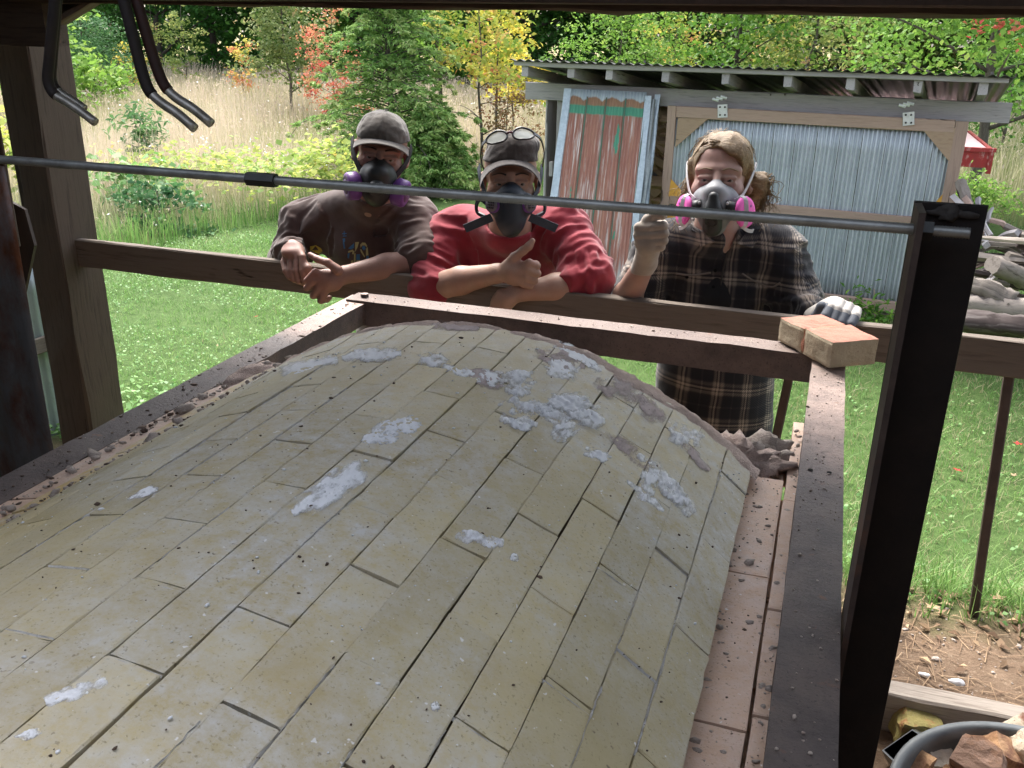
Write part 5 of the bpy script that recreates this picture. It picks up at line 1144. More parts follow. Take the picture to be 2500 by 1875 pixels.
logpx((2455, 552), (2540, 578), 6.4, 6.3, .02, .024, 'wood_log', 'grey pole along the top right of the heap', 14, 6, .1, name='stick')
logpx((2390, 485), (2398, 515), 6.6, 6.5, .018, .012, 'wood_grey', 'pale splintered stick sticking up near the pole', 15, 4, .2, name='stick')
logpx((2412, 545), (2424, 508), 6.5, 6.6, .016, .01, 'wood_grey', 'pale pointed splinter behind the upright stick', 16, 4, .2, name='stick')
ends = [(2372, 526, 'grey'), (2388, 537, 'tan'), (2374, 548, 'grey'), (2387, 558, 'grey'), (2370, 566, 'log'), (2382, 574, 'tan'), (2395, 568, 'tan'), (2366, 586, 'grey'), (2374, 592, 'grey'), (2395, 589, 'tan'), (2408, 600, 'grey'), (2378, 612, 'log')]
for k, (x, y, m) in enumerate(ends):
    p = P(x, y, 6.0+.02*k % .2); q = p+np.array([-.05+.03*(k % 4), .55, .02+.02*(k % 3)]); o = stick('stick', p, q, .024, .024, M['wood_'+m], 40+k, 4, .08)
    tag(o, 'sawn stick end pointing at the kiln in the bundle beside the black post', 'stick', 'bundle of sawn stick ends')
rr_ = random.Random(9)
for k in range(80):
    x = rr_.uniform(2330, 2600); y = rr_.uniform(575, 740); Y = 5.75+rr_.uniform(0, .7); p = P(x, y, Y); a = rr_.uniform(-.6, .9); L = rr_.uniform(.25, .6); d = np.array([math.cos(a), math.sin(a), rr_.uniform(-.25, .25)])*L
    p[2] = max(p[2], GZ+.03); q = p+d; q[2] = max(q[2], GZ+.03); o = stick('stick', p, q, rr_.uniform(.008, .026), rr_.uniform(.008, .022), M[rr_.choice(('wood_bark', 'wood_log', 'wood_bark', 'wood_bark', 'wood_timber'))], 80+k, rr_.choice((4, 5, 6)), .12); tag(o, 'weathered stick buried deeper in the heap beside the shed', 'stick', 'sticks deeper in the heap')
# weeds at the shed sill, by the logs and the heap
def weeds(name, pts, n, spread, h, lab, mat='mid', size=.04):
    c = np.asarray(pts, float); w = rv.integers(0, len(c), n); C = c[w]+rv.normal(size=(n, 3))*np.array([spread, spread, h]); C[:, 2] = np.maximum(C[:, 2], gz(C[:, 0], C[:, 1])+.02)
    o = leafobj(name, C, size*rv.uniform(.6, 1.4, n), rv.uniform(0, 1, n), LM[mat], None, up=.6, asp=.45); return tag(o, lab, None, None, 'stuff')
weeds('weed', [P(2115, 742, 6.35), P(2125, 770, 6.3), P(2138, 785, 6.3), P(2100, 778, 6.3), P(2150, 790, 6.2)], 420, .06, .07, 'leafy green weeds growing at the foot of the sliding door', 'mid', .045)
s_ = stick('tall_weed', P(2136, 790, 6.3), P(2134, 705, 6.3), .005, .003, M['wood_tan'], 3, 5, .1); tag(s_, 'tall thin weed stem in front of the sliding door', 'weed')
for nm, xx, yy, n in (('a', (2330, 2345), (730, 800), 160), ('b', (2390, 2440), (790, 810), 160)):
    Xp = np.array([PZ(rv.uniform(*xx), rv.uniform(yy[0], yy[1]), GZ) for _ in range(n)]); stalks('grass_tufts', Xp[:, 0], Xp[:, 1], rv.uniform(.06, .2, n), .008, rv.uniform(.2, .8, n), 'lawn', 'grass growing round the logs, '+('left' if nm == 'a' else 'front'), .4)
weeds('weed', [P(x, y, 9.0) for x, y in ((2350, 445), (2375, 452), (2400, 462), (2420, 480), (2360, 475), (2390, 490), (2440, 500))], 1100, .12, .05, 'yellow green goldenrod weeds in front of the red wagon', 'lime', .045)
# ================================================================== red wagon behind the shed
M['red_paint'] = pm('faded_red_paint', (.34, .03, .03), (.26, .035, .035), 8, rough=.6, bump=.2, stain=((.50, .30, .28), 10, .55, .68), stretch=(3, 3, 1))
M['pale_bed'] = pm('pale_worn_bed', (.60, .42, .42), (.50, .36, .37), 9, rough=.7)
YW = 9.6; pr = P(2428, 372, YW); pb = P(2416, 411, YW); xr = pr[0]; zt_ = pr[2]; zb2 = pb[2]; xl = xr-1.25
wag = empty('wagon', ((xl+xr)/2, YW+.9, GZ), 'faded red open wagon parked behind the right end of the shed', 'wagon')
def wb(name, x0, x1, y0, y1, z0, z1, mat): return MB().add(*boxVF(((x0+x1)/2, (y0+y1)/2, (z0+z1)/2), x1-x0, y1-y0, z1-z0, jit=.001)).link(name, mat, wag)
wb('tailgate', xl, xr-.04, YW, YW+.03, zb2, zt_, M['red_paint']); wb('top_rail', xl, xr+.012, YW-.014, YW+.045, zt_, zt_+.035, M['red_paint']); wb('corner_post', xr-.04, xr, YW-.012, YW+.04, zb2-.05, zt_, M['red_paint'])
wb('side_panel', xr-.03, xr, YW+.05, YW+1.9, zb2, zt_+.02, M['red_paint']); wb('side_panel', xl, xl+.03, YW+.05, YW+1.9, zb2, zt_+.02, M['red_paint']); wb('front_panel', xl, xr, YW+1.9, YW+1.93, zb2, zt_+.02, M['red_paint'])
wb('bed_load', xl+.04, xr-.05, YW+.06, YW+1.88, zb2, zt_+.016, M['pale_bed']); wb('chassis', xl+.3, xr-.3, YW+.1, YW+1.9, zb2-.10, zb2-.002, M['iron'])
for x in (xl+.1, xr-.1):
    zc = GZ+.24; mbw = MB(); mbw.add(*tubeVF([(x-.07, YW+.7, zc), (x+.07, YW+.7, zc)], .24, 20)); w_ = mbw.link('wheel', M['rubber'], wag); MB().add(*tubeVF([(x-.075, YW+.7, zc), (x+.075, YW+.7, zc)], .12, 14)).link('hub', M['red_paint'], wag)
wb('axle', xl+.1, xr-.1, YW+.67, YW+.73, GZ+.21, GZ+.27, M['iron'])
# ================================================================== smooth solid modelling for the people
class SDF:
    "grid of smoothly blended capsules and ellipsoids, skinned by surface nets"
    def __init__(s, lo, hi, h):
        s.lo = np.asarray(lo, float); s.h = h; s.n = np.ceil((np.asarray(hi)-s.lo)/h).astype(int)+1; s.g = np.full(s.n, 1.0, np.float32)
    def box(s, lo, hi):
        a = np.clip(np.floor((np.asarray(lo)-s.lo)/s.h).astype(int), 0, s.n); b = np.clip(np.ceil((np.asarray(hi)-s.lo)/s.h).astype(int)+1, 0, s.n)
        if (b <= a).any(): return None, None
        ax = [s.lo[i]+s.h*np.arange(a[i], b[i]) for i in range(3)]; return tuple(slice(a[i], b[i]) for i in range(3)), np.stack(np.meshgrid(*ax, indexing='ij'), -1)
    def put(s, sl, d, k, sub=False):
        g = s.g[sl]
        if sub:
            h = np.clip(.5-.5*(g+d)/k, 0, 1); s.g[sl] = g*(1-h)-d*h+k*h*(1-h)
        else:
            h = np.clip(.5+.5*(g-d)/k, 0, 1); s.g[sl] = g*(1-h)+d*h-k*h*(1-h)
        return s
    def cap(s, a, b, ra, rb, k=.01, sub=False, flat=None):
        a = np.asarray(a, float); b = np.asarray(b, float); m = max(ra, rb)+k+s.h*2
        sl, p = s.box(np.minimum(a, b)-m, np.maximum(a, b)+m)
        if sl is None: return s
        v = b-a; t = np.clip(((p-a)@v)/(v@v+1e-12), 0, 1); q = p-a-t[..., None]*v
        if flat is not None:                                     # squash across axis n by f
            n_, f = flat; n_ = np.asarray(n_, float); n_ = n_/np.linalg.norm(n_); c = q@n_; q = q+(c*(1/f-1))[..., None]*n_
        return s.put(sl, np.linalg.norm(q, axis=-1)-(ra+(rb-ra)*t), k, sub)
    def ell(s, c, r, R=None, k=.01, sub=False):
        c = np.asarray(c, float); r = np.asarray(r, float); m = r.max()+k+s.h*2; sl, p = s.box(c-m, c+m)
        if sl is None: return s
        q = p-c
        if R is not None: q = q@R
        k0 = np.linalg.norm(q/r, axis=-1); k1 = np.linalg.norm(q/(r*r), axis=-1)+1e-9
        return s.put(sl, k0*(k0-1)/k1, k, sub)
    def chain(s, pts, rad, k=.006, **kw):
        for i in range(len(pts)-1): s.cap(pts[i], pts[i+1], rad[i], rad[i+1], k, **kw)
        return s
    def cut(s, pt, n):
        "keep only the side the normal points away from"
        sl, p = s.box(s.lo, s.lo+s.h*s.n); n = np.asarray(n, float); n /= np.linalg.norm(n); s.g = np.maximum(s.g, ((p-np.asarray(pt))@n).astype(np.float32)); return s
    def ripple(s, fn, lim=.03):
        "offset the surface by fn(points) close to it (cloth folds)"
        i = np.argwhere(np.abs(s.g) < lim); p = s.lo+i*s.h; s.g[tuple(i.T)] += fn(p).astype(np.float32); return s
    def mesh(s, name, attr=None):
        g = s.g; g = np.pad(g, 1, constant_values=1.0); ins = g < 0
        c = sum(ins[i:i+g.shape[0]-1, j:j+g.shape[1]-1, k:k+g.shape[2]-1].astype(np.int8) for i in (0, 1) for j in (0, 1) for k in (0, 1))
        act = np.argwhere((c > 0) & (c < 8)); idx = np.full(c.shape, -1, np.int64); idx[tuple(act.T)] = np.arange(len(act))
        val = {(i, j, k): g[act[:, 0]+i, act[:, 1]+j, act[:, 2]+k] for i in (0, 1) for j in (0, 1) for k in (0, 1)}
        acc = np.zeros((len(act), 3)); cnt = np.zeros(len(act))
        for a in val:
            for ax in range(3):
                if a[ax] == 0:
                    b = list(a); b[ax] = 1; va, vb = val[a], val[tuple(b)]; m = (va < 0) != (vb < 0); t = np.where(m, va/(va-vb+1e-12), 0)
                    p = np.tile(np.array(a, float), (len(act), 1)); p[:, ax] = t; acc[m] += p[m]; cnt[m] += 1
        V = s.lo+(act+acc/cnt[:, None]-1)*s.h; Fc = []
        for ax in range(3):
            o = [x for x in range(3) if x != ax]; sl0 = [slice(None)]*3; sl1 = [slice(None)]*3; sl0[ax] = slice(0, -1); sl1[ax] = slice(1, None)
            e = ins[tuple(sl0)] != ins[tuple(sl1)]; w = np.argwhere(e); w = w[(w[:, o[0]] > 0) & (w[:, o[1]] > 0) & (w[:, o[0]] < c.shape[o[0]]) & (w[:, o[1]] < c.shape[o[1]])]
            q = []
            for da, db in ((1, 1), (0, 1), (0, 0), (1, 0)):
                u = w.copy(); u[:, o[0]] -= da; u[:, o[1]] -= db; q.append(idx[tuple(u.T)])
            q = np.stack(q, -1); flip = ins[tuple(w.T)]; flip = flip if ax != 1 else ~flip; q[~flip] = q[~flip][:, ::-1]; Fc.append(q[(q >= 0).all(1)])
        return mesh_from(name, V, np.concatenate(Fc), True)
# ------------------------------------------------------------------ skin, cloth
def skin_mat(name, c, ruddy, hair=None):
    t = NT(name); v = t.coord((1, 1, 1), rnd=False); col = t.ramp(t.noise(v, 22, 5, .6), [(.3, c), (.7, tuple(a*.82 for a in c))]); col = t.mix(t.ramp(t.noise(v, 9, 3, .5), [(.5, 0.0), (.75, .6)]), col, ruddy)
    if hair is not None: col = t.mix(t.ramp(t.noise(v, 260, 2, .5), [(.60, 0.0), (.68, .5)]), col, hair)
    n = t.bump(t.noise(v, 160, 5, .65), .25, .0012); t.set(Roughness=.55); t.b.inputs['Specular IOR Level'].default_value = .4
    t.b.inputs['Subsurface Weight'].default_value = .12; t.b.inputs['Subsurface Radius'].default_value = (.012, .005, .003); t.b.inputs['Subsurface Scale'].default_value = .6
    return t.done(col, n)
M['skin_a'] = skin_mat('skin_ruddy', (.29, .165, .128), (.29, .122, .095), (.22, .12, .08)); M['skin_b'] = skin_mat('skin_fair', (.38, .235, .175), (.37, .175, .13), (.30, .18, .12)); M['skin_c'] = skin_mat('skin_pale', (.36, .225, .18), (.36, .165, .135))
def cloth(name, c1, c2, bs=420, rough=.95, fold=0.3):
    t = NT(name); v = t.coord((1, 1, 1), rnd=False); col = t.ramp(t.noise(v, 10, 6, .65), [(.3, c1), (.7, c2)]); n = t.bump(t.noise(v, bs, 3, .6), .35, .0015); n = t.bump(t.noise(v, 16, 4, .6), fold, .006, n)
    t.set(Roughness=rough); t.b.inputs['Specular IOR Level'].default_value = .12; t.b.inputs['Sheen Weight'].default_value = .25; t.b.inputs['Sheen Roughness'].default_value = .6; return t.done(col, n)
M['brown_shirt'] = cloth('brown_cotton', (.082, .046, .038), (.050, .029, .024)); M['red_shirt'] = cloth('red_cotton', (.30, .026, .042), (.20, .017, .028)); M['jeans'] = cloth('dark_denim', (.05, .055, .07), (.03, .034, .045)); M['tan_pants'] = cloth('brown_work_trousers', (.16, .12, .10), (.10, .075, .06))
M['cap_a'] = cloth('faded_cap_cotton', (.085, .071, .057), (.042, .035, .029), fold=.5); M['cap_b'] = cloth('brown_cap_cotton', (.046, .034, .029), (.027, .020, .017), fold=.5)
def plaid_mat():
    t = NT('brown_black_plaid'); tc = t.n('TexCoord'); sx = t.n('SeparateXYZ'); v = t.coord((1, 1, 1), rnd=False)
    w = t.noise(v, 6, 3, .5); t.l(tc.outputs['Object'], sx.inputs[0])
    xx = t.math('ADD', t.math('ADD', sx.outputs[0], t.math('MULTIPLY', sx.outputs[1], .55)), t.math('MULTIPLY', w, .02)); zz = t.math('ADD', sx.outputs[2], t.math('MULTIPLY', w, .02))
    def bands(u, per, stops): return t.ramp(t.math('FRACT', t.math('MULTIPLY', u, 1/per)), stops, 'LINEAR')
    st = [(0, .05), (.05, .12), (.10, .55), (.16, .60), (.18, .12), (.22, .8), (.25, .8), (.28, .15), (.34, .5), (.40, .45), (.46, .04), (.72, .03), (.74, .22), (.77, .22), (.79, .03), (1, .05)]
    bx = bands(xx, .105, st); bz = bands(zz, .120, st)
    s = t.math('MULTIPLY', t.math('ADD', bx, bz), .5)
    tw = t.n('TexWave'); tw.inputs['Scale'].default_value = 90; tw.inputs['Distortion'].default_value = .6; mp = t.n('Mapping'); mp.inputs['Rotation'].default_value = (0, .6, .3); t.l(tc.outputs['Object'], mp.inputs[0]); t.l(mp.outputs[0], tw.inputs['Vector'])
    f = t.math('MULTIPLY', s, t.math('ADD', t.math('MULTIPLY', tw.outputs['Fac'], .55), .65))
    col = t.ramp(f, [(0, (.014, .014, .018)), (.18, (.028, .026, .030)), (.42, (.15, .125, .105)), (.75, (.40, .33, .27))])
    n = t.bump(tw.outputs['Fac'], .3, .002); n = t.bump(t.noise(v, 16, 4, .6), .3, .006, n); t.set(Roughness=.95); t.b.inputs['Specular IOR Level'].default_value = .1; t.b.inputs['Sheen Weight'].default_value = .2; return t.done(col, n)
M['plaid'] = plaid_mat()
M['resp_black'] = pm('black_rubber_mask', (.012, .014, .014), (.02, .022, .022), 20, rough=.5, spec=.4, bump=.1); M['resp_navy'] = pm('navy_rubber_mask', (.022, .030, .042), (.03, .038, .052), 20, rough=.5, bump=.1)
M['resp_grey'] = pm('grey_mask_shell', (.20, .205, .215), (.16, .165, .175), 20, rough=.5, bump=.1); M['purple'] = pm('purple_cartridge', (.15, .055, .24), (.11, .04, .19), 20, rough=.45, bump=.05); M['purple_cap'] = pm('mauve_cartridge_cap', (.13, .075, .17), (.09, .05, .12), 20, rough=.5)
M['pinkf'] = pm('pink_filter', (.78, .13, .47), (.68, .10, .40), 20, rough=.6, bump=.1); M['strapg'] = pm('grey_strap', (.50, .49, .50), (.40, .39, .40), 30, rough=.8); M['strapb'] = pm('black_strap', (.012, .012, .014), (.02, .02, .022), 30, rough=.8); M['strapn'] = pm('slate_strap', (.055, .065, .085), (.04, .05, .065), 30, rough=.8)
def eye_mat():
    t = NT('eye'); tc = t.n('TexCoord'); sx = t.n('SeparateXYZ'); t.l(tc.outputs['Object'], sx.inputs[0]); r = t.math('SQRT', t.math('ADD', t.math('MULTIPLY', sx.outputs[0], sx.outputs[0]), t.math('MULTIPLY', sx.outputs[2], sx.outputs[2])))
    col = t.ramp(t.math('MULTIPLY', r, 100), [(.0, (.004, .004, .004)), (.24, (.004, .004, .004)), (.28, (.06, .045, .03)), (.54, (.07, .05, .035)), (.60, (.26, .22, .20)), (1, (.30, .25, .23))]); t.set(Roughness=.12); return t.done(col)
M['eye'] = eye_mat()
def hair_mat(name, c1, c2):
    t = NT(name); v = t.coord((1, 1, 1), rnd=False); mp = t.n('Mapping'); mp.inputs['Scale'].default_value = (.22, 1.2, .8); mp.inputs['Rotation'].default_value = (0, .5, .3); t.l(v, mp.inputs[0]); v = mp.outputs[0]; col = t.ramp(t.noise(v, 75, 6, .7), [(.3, c1), (.5, c2), (.75, c1)]); n = t.bump(t.noise(v, 190, 6, .8), 1.0, .005); t.set(Roughness=.5); t.b.inputs['Specular IOR Level'].default_value = .4; return t.done(col, n)
M['blond'] = hair_mat('dark_blond_hair', (.36, .245, .125), (.18, .115, .055)); M['dkhair'] = hair_mat('dark_hair', (.06, .04, .03), (.03, .02, .015))
# ------------------------------------------------------------------ head in its own frame: x = picture right, y = towards the face, z = up
class Head:
    def __init__(s, c, pitch, roll, yaw, sc=1.0):
        "rotations in degrees: pitch up, roll clockwise in the picture, yaw to picture right"
        B = np.array([[1, 0, 0], [0, -1, 0], [0, 0, 1.0]]).T            # local y looks along world -Y
        s.R = rotm(0, math.radians(roll), 0)@rotm(0, 0, math.radians(yaw))@rotm(math.radians(-pitch), 0, 0)@B; s.c = np.asarray(c, float); s.s = sc
    def __call__(s, *p): return s.c+s.R@(np.asarray(p, float)*s.s)
    def d(s, *p): return s.R@np.asarray(p, float)
def add_head(g, H, ears=True, neck_to=None, jaw=1.0):
    S_ = H.s; e = lambda c, r, k=.012, sub=False: g.ell(H(*c), np.asarray(r)*S_, H.R, k, sub); c_ = lambda a, b, ra, rb, k=.01, sub=False: g.cap(H(*a), H(*b), ra*S_, rb*S_, k, sub)
    e((0, -.012, .040), (.078, .098, .082)); e((0, .030, -.025), (.064, .062, .088), .02); e((0, .040, -.085), (.046*jaw, .046, .036), .02); c_((-.02, .078, -.105), (.02, .078, -.105), .017, .017, .02)
    for q in (-1, 1):
        e((q*.046, .056, -.032), (.023, .024, .026), .025); c_((q*.012, .086, .027), (q*.052, .065, .024), .007, .008, .022)
    for q in (-1, 1): e((q*.032, .105, .000), (.018, .018, .011), .012, True)
    for q in (-1, 1):
        c_((q*.018, .0905, .0065), (q*.047, .081, .005), .0062, .0060, .004); c_((q*.019, .0895, -.0085), (q*.045, .081, -.008), .0058, .0052, .005)
        if ears: e((q*.082, -.006, -.004), (.011, .021, .034), .006); e((q*.088, .004, -.002), (.006, .011, .020), .004, True)
    c_((0, .094, .012), (0, .116, -.030), .008, .013, .010)
    for q in (-1, 1): e((q*.013, .103, -.034), (.009, .011, .008), .008)
    c_((-.022, .094, -.066), (.022, .094, -.066), .007, .007, .01)
    c_((0, -.022, -.06), (0, -.045, -.17), .056, .060, .02)
    if neck_to is not None: g.cap(H(0, -.04, -.14), neck_to, .060*S_, .066*S_, .03)
def add_eyes(H, parent):
    for q in (-1, 1):
        bm = bmesh.new(); bmesh.ops.create_uvsphere(bm, u_segments=20, v_segments=14, radius=.0128*H.s); me = bpy.data.meshes.new('eye'); bm.to_mesh(me); bm.free(); me.polygons.foreach_set('use_smooth', np.ones(len(me.polygons), bool)); me.materials.append(M['eye'])
        o = bpy.data.objects.new('eye', me); COL.objects.link(o); p = H(q*.032, .0775, -.001); y = H.d(0, 1, 0); look = -p/np.linalg.norm(p); y = look*.7+y*.3; y /= np.linalg.norm(y); x = np.cross(y, H.d(0, 0, 1)); x /= np.linalg.norm(x); z = np.cross(x, y)
        o.matrix_world = Matrix([[x[i], y[i], z[i], p[i]] for i in range(3)]+[[0, 0, 0, 1]]); o.parent = parent; o.matrix_parent_inverse = Matrix.Translation(-parent.location)
def ribbon(name, pts, nrm_c, w, th, mat, parent, n=24):
    "flat strap along points, its face turned away from nrm_c"
    c = curve(pts, n); V = []; Fc = []
    for i in range(len(c)):
        d = c[min(i+1, len(c)-1)]-c[max(i-1, 0)]; d /= np.linalg.norm(d); o = c[i]-np.asarray(nrm_c); o -= d*(o@d); o /= np.linalg.norm(o)+1e-9; s = np.cross(d, o)
        V += [c[i]-s*w/2-o*th/2, c[i]+s*w/2-o*th/2, c[i]+s*w/2+o*th/2, c[i]-s*w/2+o*th/2]
    for i in range(len(c)-1):
        for k in range(4): Fc.append((4*i+k, 4*i+(k+1) % 4, 4*i+4+(k+1) % 4, 4*i+4+k))
    Fc += [(0, 3, 2, 1), tuple(4*(len(c)-1)+k for k in range(4))]
    return MB().add(V, Fc).link(name, mat, parent)
def disc(c, ax, prof, seg=28):
    "lathe around an arbitrary axis; prof = (radius, height)"
    d, y, z = frame(ax); V = []; Fc = []; m = len(prof)
    for k in range(seg):
        a = 2*PI*k/seg
        for (r, h) in prof: V.append(np.asarray(c)+d*h+y*r*math.cos(a)+z*r*math.sin(a))
    for k in range(seg):
        for j in range(m-1): a = k*m+j; b = ((k+1) % seg)*m+j; Fc.append((a, b, b+1, a+1))
    return V, Fc
def cap_hat(H, mat, parent, brim_len=.072, top=.0, brim_drop=.02, bend=.030, tilt=0.0, wid=.078, bz=.036, name='cap', slouch=0.0, btilt=0.25):
    S_ = H.s; r_ = .13*S_; p = H(0, 0, .05); g = SDF(p-r_*1.15, p+r_*1.25, .0032)
    g.ell(H(0, -.012, .041+top), np.array([.0850, .1060, .0890+top])*S_, H.R, .01); g.ell(H(0, .045, .062+top*.6), np.array([.066, .052, .058])*S_, H.R, .03)
    if slouch: g.ell(H(.012, .01, .105), np.array([.075, .07, .04])*S_, H.R, .03)
    nn = H.R@np.array([0, -math.sin(tilt), -math.cos(tilt)]); g.cut(H(0, .03, bz-.012), nn)
    def seams(q):
        l = (q-H.c)@H.R; an = np.arctan2(l[:, 0], l[:, 1]+.012); d = np.abs((an/(PI/3)+.5) % 1-.5); return .0016*np.exp(-(d/.035)**2)-.0007*np.exp(-((d-.10)/.03)**2)
    g.ripple(lambda q: seams(q)+.0034*fbm((q-p)*26, 5, 3)+.0014*np.maximum(0, np.abs(vnoise((q-p)*55, 3))-.3))
    crown = link(name, g.mesh(name), mat, parent)
    # brim
    V = []; Fc = []; nu, nv = 25, 9
    for th in (0, .0035):
        for i in range(nu):
            a = -1+2*i/(nu-1)
            for j in range(nv):
                t = j/(nv-1); x = wid*math.sin(a*1.35)/math.sin(1.35); y0 = .088*math.cos(a*1.22)**.8 if abs(a) < 1 else .088*math.cos(1.22); ext = brim_len*(1-abs(a)**2.6)**.6 if abs(a) < 1 else 0
                V.append(H(x*(1+.02*t), y0+ext*t, bz-bend*(a*a)*(1+.25*t)*1.0-brim_drop*t-th-btilt*0))
    I = lambda l, i, j: l*nu*nv+i*nv+j
    for i in range(nu-1):
        for j in range(nv-1): Fc.append((I(0, i, j), I(0, i+1, j), I(0, i+1, j+1), I(0, i, j+1))); Fc.append((I(1, i, j), I(1, i, j+1), I(1, i+1, j+1), I(1, i+1, j)))
        Fc.append((I(0, i, nv-1), I(0, i+1, nv-1), I(1, i+1, nv-1), I(1, i, nv-1)))
    br = MB().add(V, Fc).link('brim', mat, None, True); br.parent = crown
    bt = MB().add(*disc(H(0, -.012, .1295+top*2), H.d(0, 0, 1), [(0, .004), (.005, .003), (.006, 0)], 10)).link('cap_button', mat, None, True); bt.parent = crown
    return crown
def person(lab, loc): return empty('person', loc, lab, 'person')
def folds(axis_pts, amp, seed, fr=(16, 16, 40)):
    def f(p): return amp*fbm(p*np.array(fr), seed, 3)*.7+amp*.8*np.abs(vnoise(p*np.array(fr)*.6, seed+3))
    return f
def ring_folds(a, b, amp, wl, seed, r=.12):
    "tight rings of cloth round a sleeve between a and b"
    a = np.asarray(a, float); b = np.asarray(b, float); v = b-a; L = np.linalg.norm(v); v = v/L
    def f(p):
        t = (p-a)@v; d = p-a-t[:, None]*v; q = np.linalg.norm(d, axis=1); w = np.clip((t+.05)/.05, 0, 1)*np.clip((L+.05-t)/.05, 0, 1)*(q < r)
        _, e1, e2 = frame(v); an = np.arctan2(d@e2, d@e1)
        k = np.stack([t/wl+.55*np.sin(an+seed), np.cos(an)*.9+seed, np.sin(an)*.9], -1)
        return w*amp*(1.1*np.abs(vnoise(k, seed))-.4+.5*vnoise(k*2.1, seed+2))
    return f
# ================================================================== the three people
def legs(g, hipL, hipR, kneeL, kneeR, footL, footR, r=(.095, .07, .052)):
    for h_, k_, f_ in ((hipL, kneeL, footL), (hipR, kneeR, footR)):
        g.cap(h_, k_, r[0], r[1], .03); g.cap(k_, f_, r[1], r[2], .02)
def shoes(parent, feet):
    for f in feet:
        g = SDF(np.array(f)-[.1, .22, .06], np.array(f)+[.1, .12, .12], .008); g.cap(np.array(f)+[0, .06, .01], np.array(f)+[0, -.14, -.005], .05, .042, .02); g.cut(np.array(f)-[0, 0, .035], (0, 0, -1)); link('boot', g.mesh('boot'), M['wood_bark'], parent)
def gzp(x, y): return gz1(x, y)
def finger(g, pts, r0, r1, k=.004):
    rr = np.linspace(r0, r1, len(pts)); g.chain(pts, rr, k)
# ---------------------------------------------------------------- man in tan cap and brown shirt (picture left)
A = person('man in brown shirt and tan cap with purple respirator cartridges, leaning on the rail', (-1.36, 2.85, gzp(-1.36, 3.0)))
HA = Head(P(930, 374, 2.73), 1, 9, 25, 1.04)
yS = 2.86
shL, shR = P(745, 545, yS), P(1010, 540, yS)                          # shoulders, picture left / right
elL, elR = P(700, 640, 2.80), P(1030, 640, 2.72)
wrL = P(714, 606, 2.655); wrL[2] = max(wrL[2], -.72); wrR = P(838, 672, 2.575)
neck = P(905, 540, 2.85); hipc = np.array([neck[0]+.02, 3.10, -1.02])
g = SDF((-1.9, 2.35, -1.92), (-.72, 3.35, -.15), .0042)
add_head(g, HA, neck_to=neck, jaw=1.08)
g.cap(neck+[0, .02, 0], hipc+[0, -.02, .1], .080, .11, .04)                         # trunk inside the shirt
for s in (shL, shR): g.cap(neck-[0, 0, .04], s, .06, .06, .03)
g.chain([shL, elL, wrL], [.055, .043, .030], .02); g.chain([shR, elR], [.056, .046], .02); g.chain([elR, elR*.55+wrR*.45+[0, 0, .004], wrR], [.047, .043, .029], .015)
legs(g, hipc+[-.09, 0, 0], hipc+[.09, 0, 0], hipc+[-.11, -.07, -.42], hipc+[.11, -.05, -.42], (hipc[0]-.12, 3.12, gzp(-1.5, 3.12)+.09), (hipc[0]+.12, 3.12, gzp(-1.3, 3.12)+.09))
# hand draped over the rail
Y0, Y1 = 2.615, 2.590
kn = [P(693, 640, Y0), P(708, 632, Y0), P(723, 629, Y0), P(739, 627, Y0)]
g.ell((wrL+P(716, 622, Y0+.01))/2+[0, 0, 0], (.040, .040, .022), None, .015)
for i, k_ in enumerate(kn):
    w0 = wrL+(k_-kn[1])*.45+[0, 0, 0]; g.cap(w0, k_, .014, .0115, .012)
pips = [P(706, 676, Y1), P(717, 683, Y1), P(729, 687, Y1), P(744, 688, Y1)]
for k_, p_ in zip(kn, pips): finger(g, [k_, k_*.45+p_*.55+[0, -.008, 0], p_, p_+[.002, .024, -.012], p_+[.002, .030, .010]], .0112, .0085, .002)
g.chain([wrL+[.02, -.01, -.01], P(752, 655, 2.60), P(757, 674, 2.60)], [.014, .012, .009], .008)   # thumb behind
# hand in front of the rail, thumb over the other hand
Y = 2.54
g.ell(P(805, 684, Y+.008), (.046, .024, .036), rotm(0, math.radians(18), 0), .014)
g.cap(wrR, P(805, 684, Y+.008), .027, .028, .012)
ks = [P(770, 664, Y-.008), P(767, 684, Y-.012), P(777, 704, Y-.010), P(790, 720, Y-.004)]
ps = [P(750, 684, Y-.012), P(749, 703, Y-.014), P(764, 722, Y-.012), P(783, 734, Y-.006)]
for k_, p_ in zip(ks, ps): g.cap(P(808, 684, Y), k_, .014, .0125, .01); finger(g, [k_, p_, p_+[.010, .022, -.002], p_+[.020, .022, .006]], .0125, .009, .002)
g.chain([P(826, 660, Y), P(800, 641, Y-.004), P(775, 633, Y+.004), P(757, 622, Y+.010)], [.016, .0125, .0115, .0090], .006)
link('body', g.mesh('body'), M['skin_a'], A)
add_eyes(HA, A)
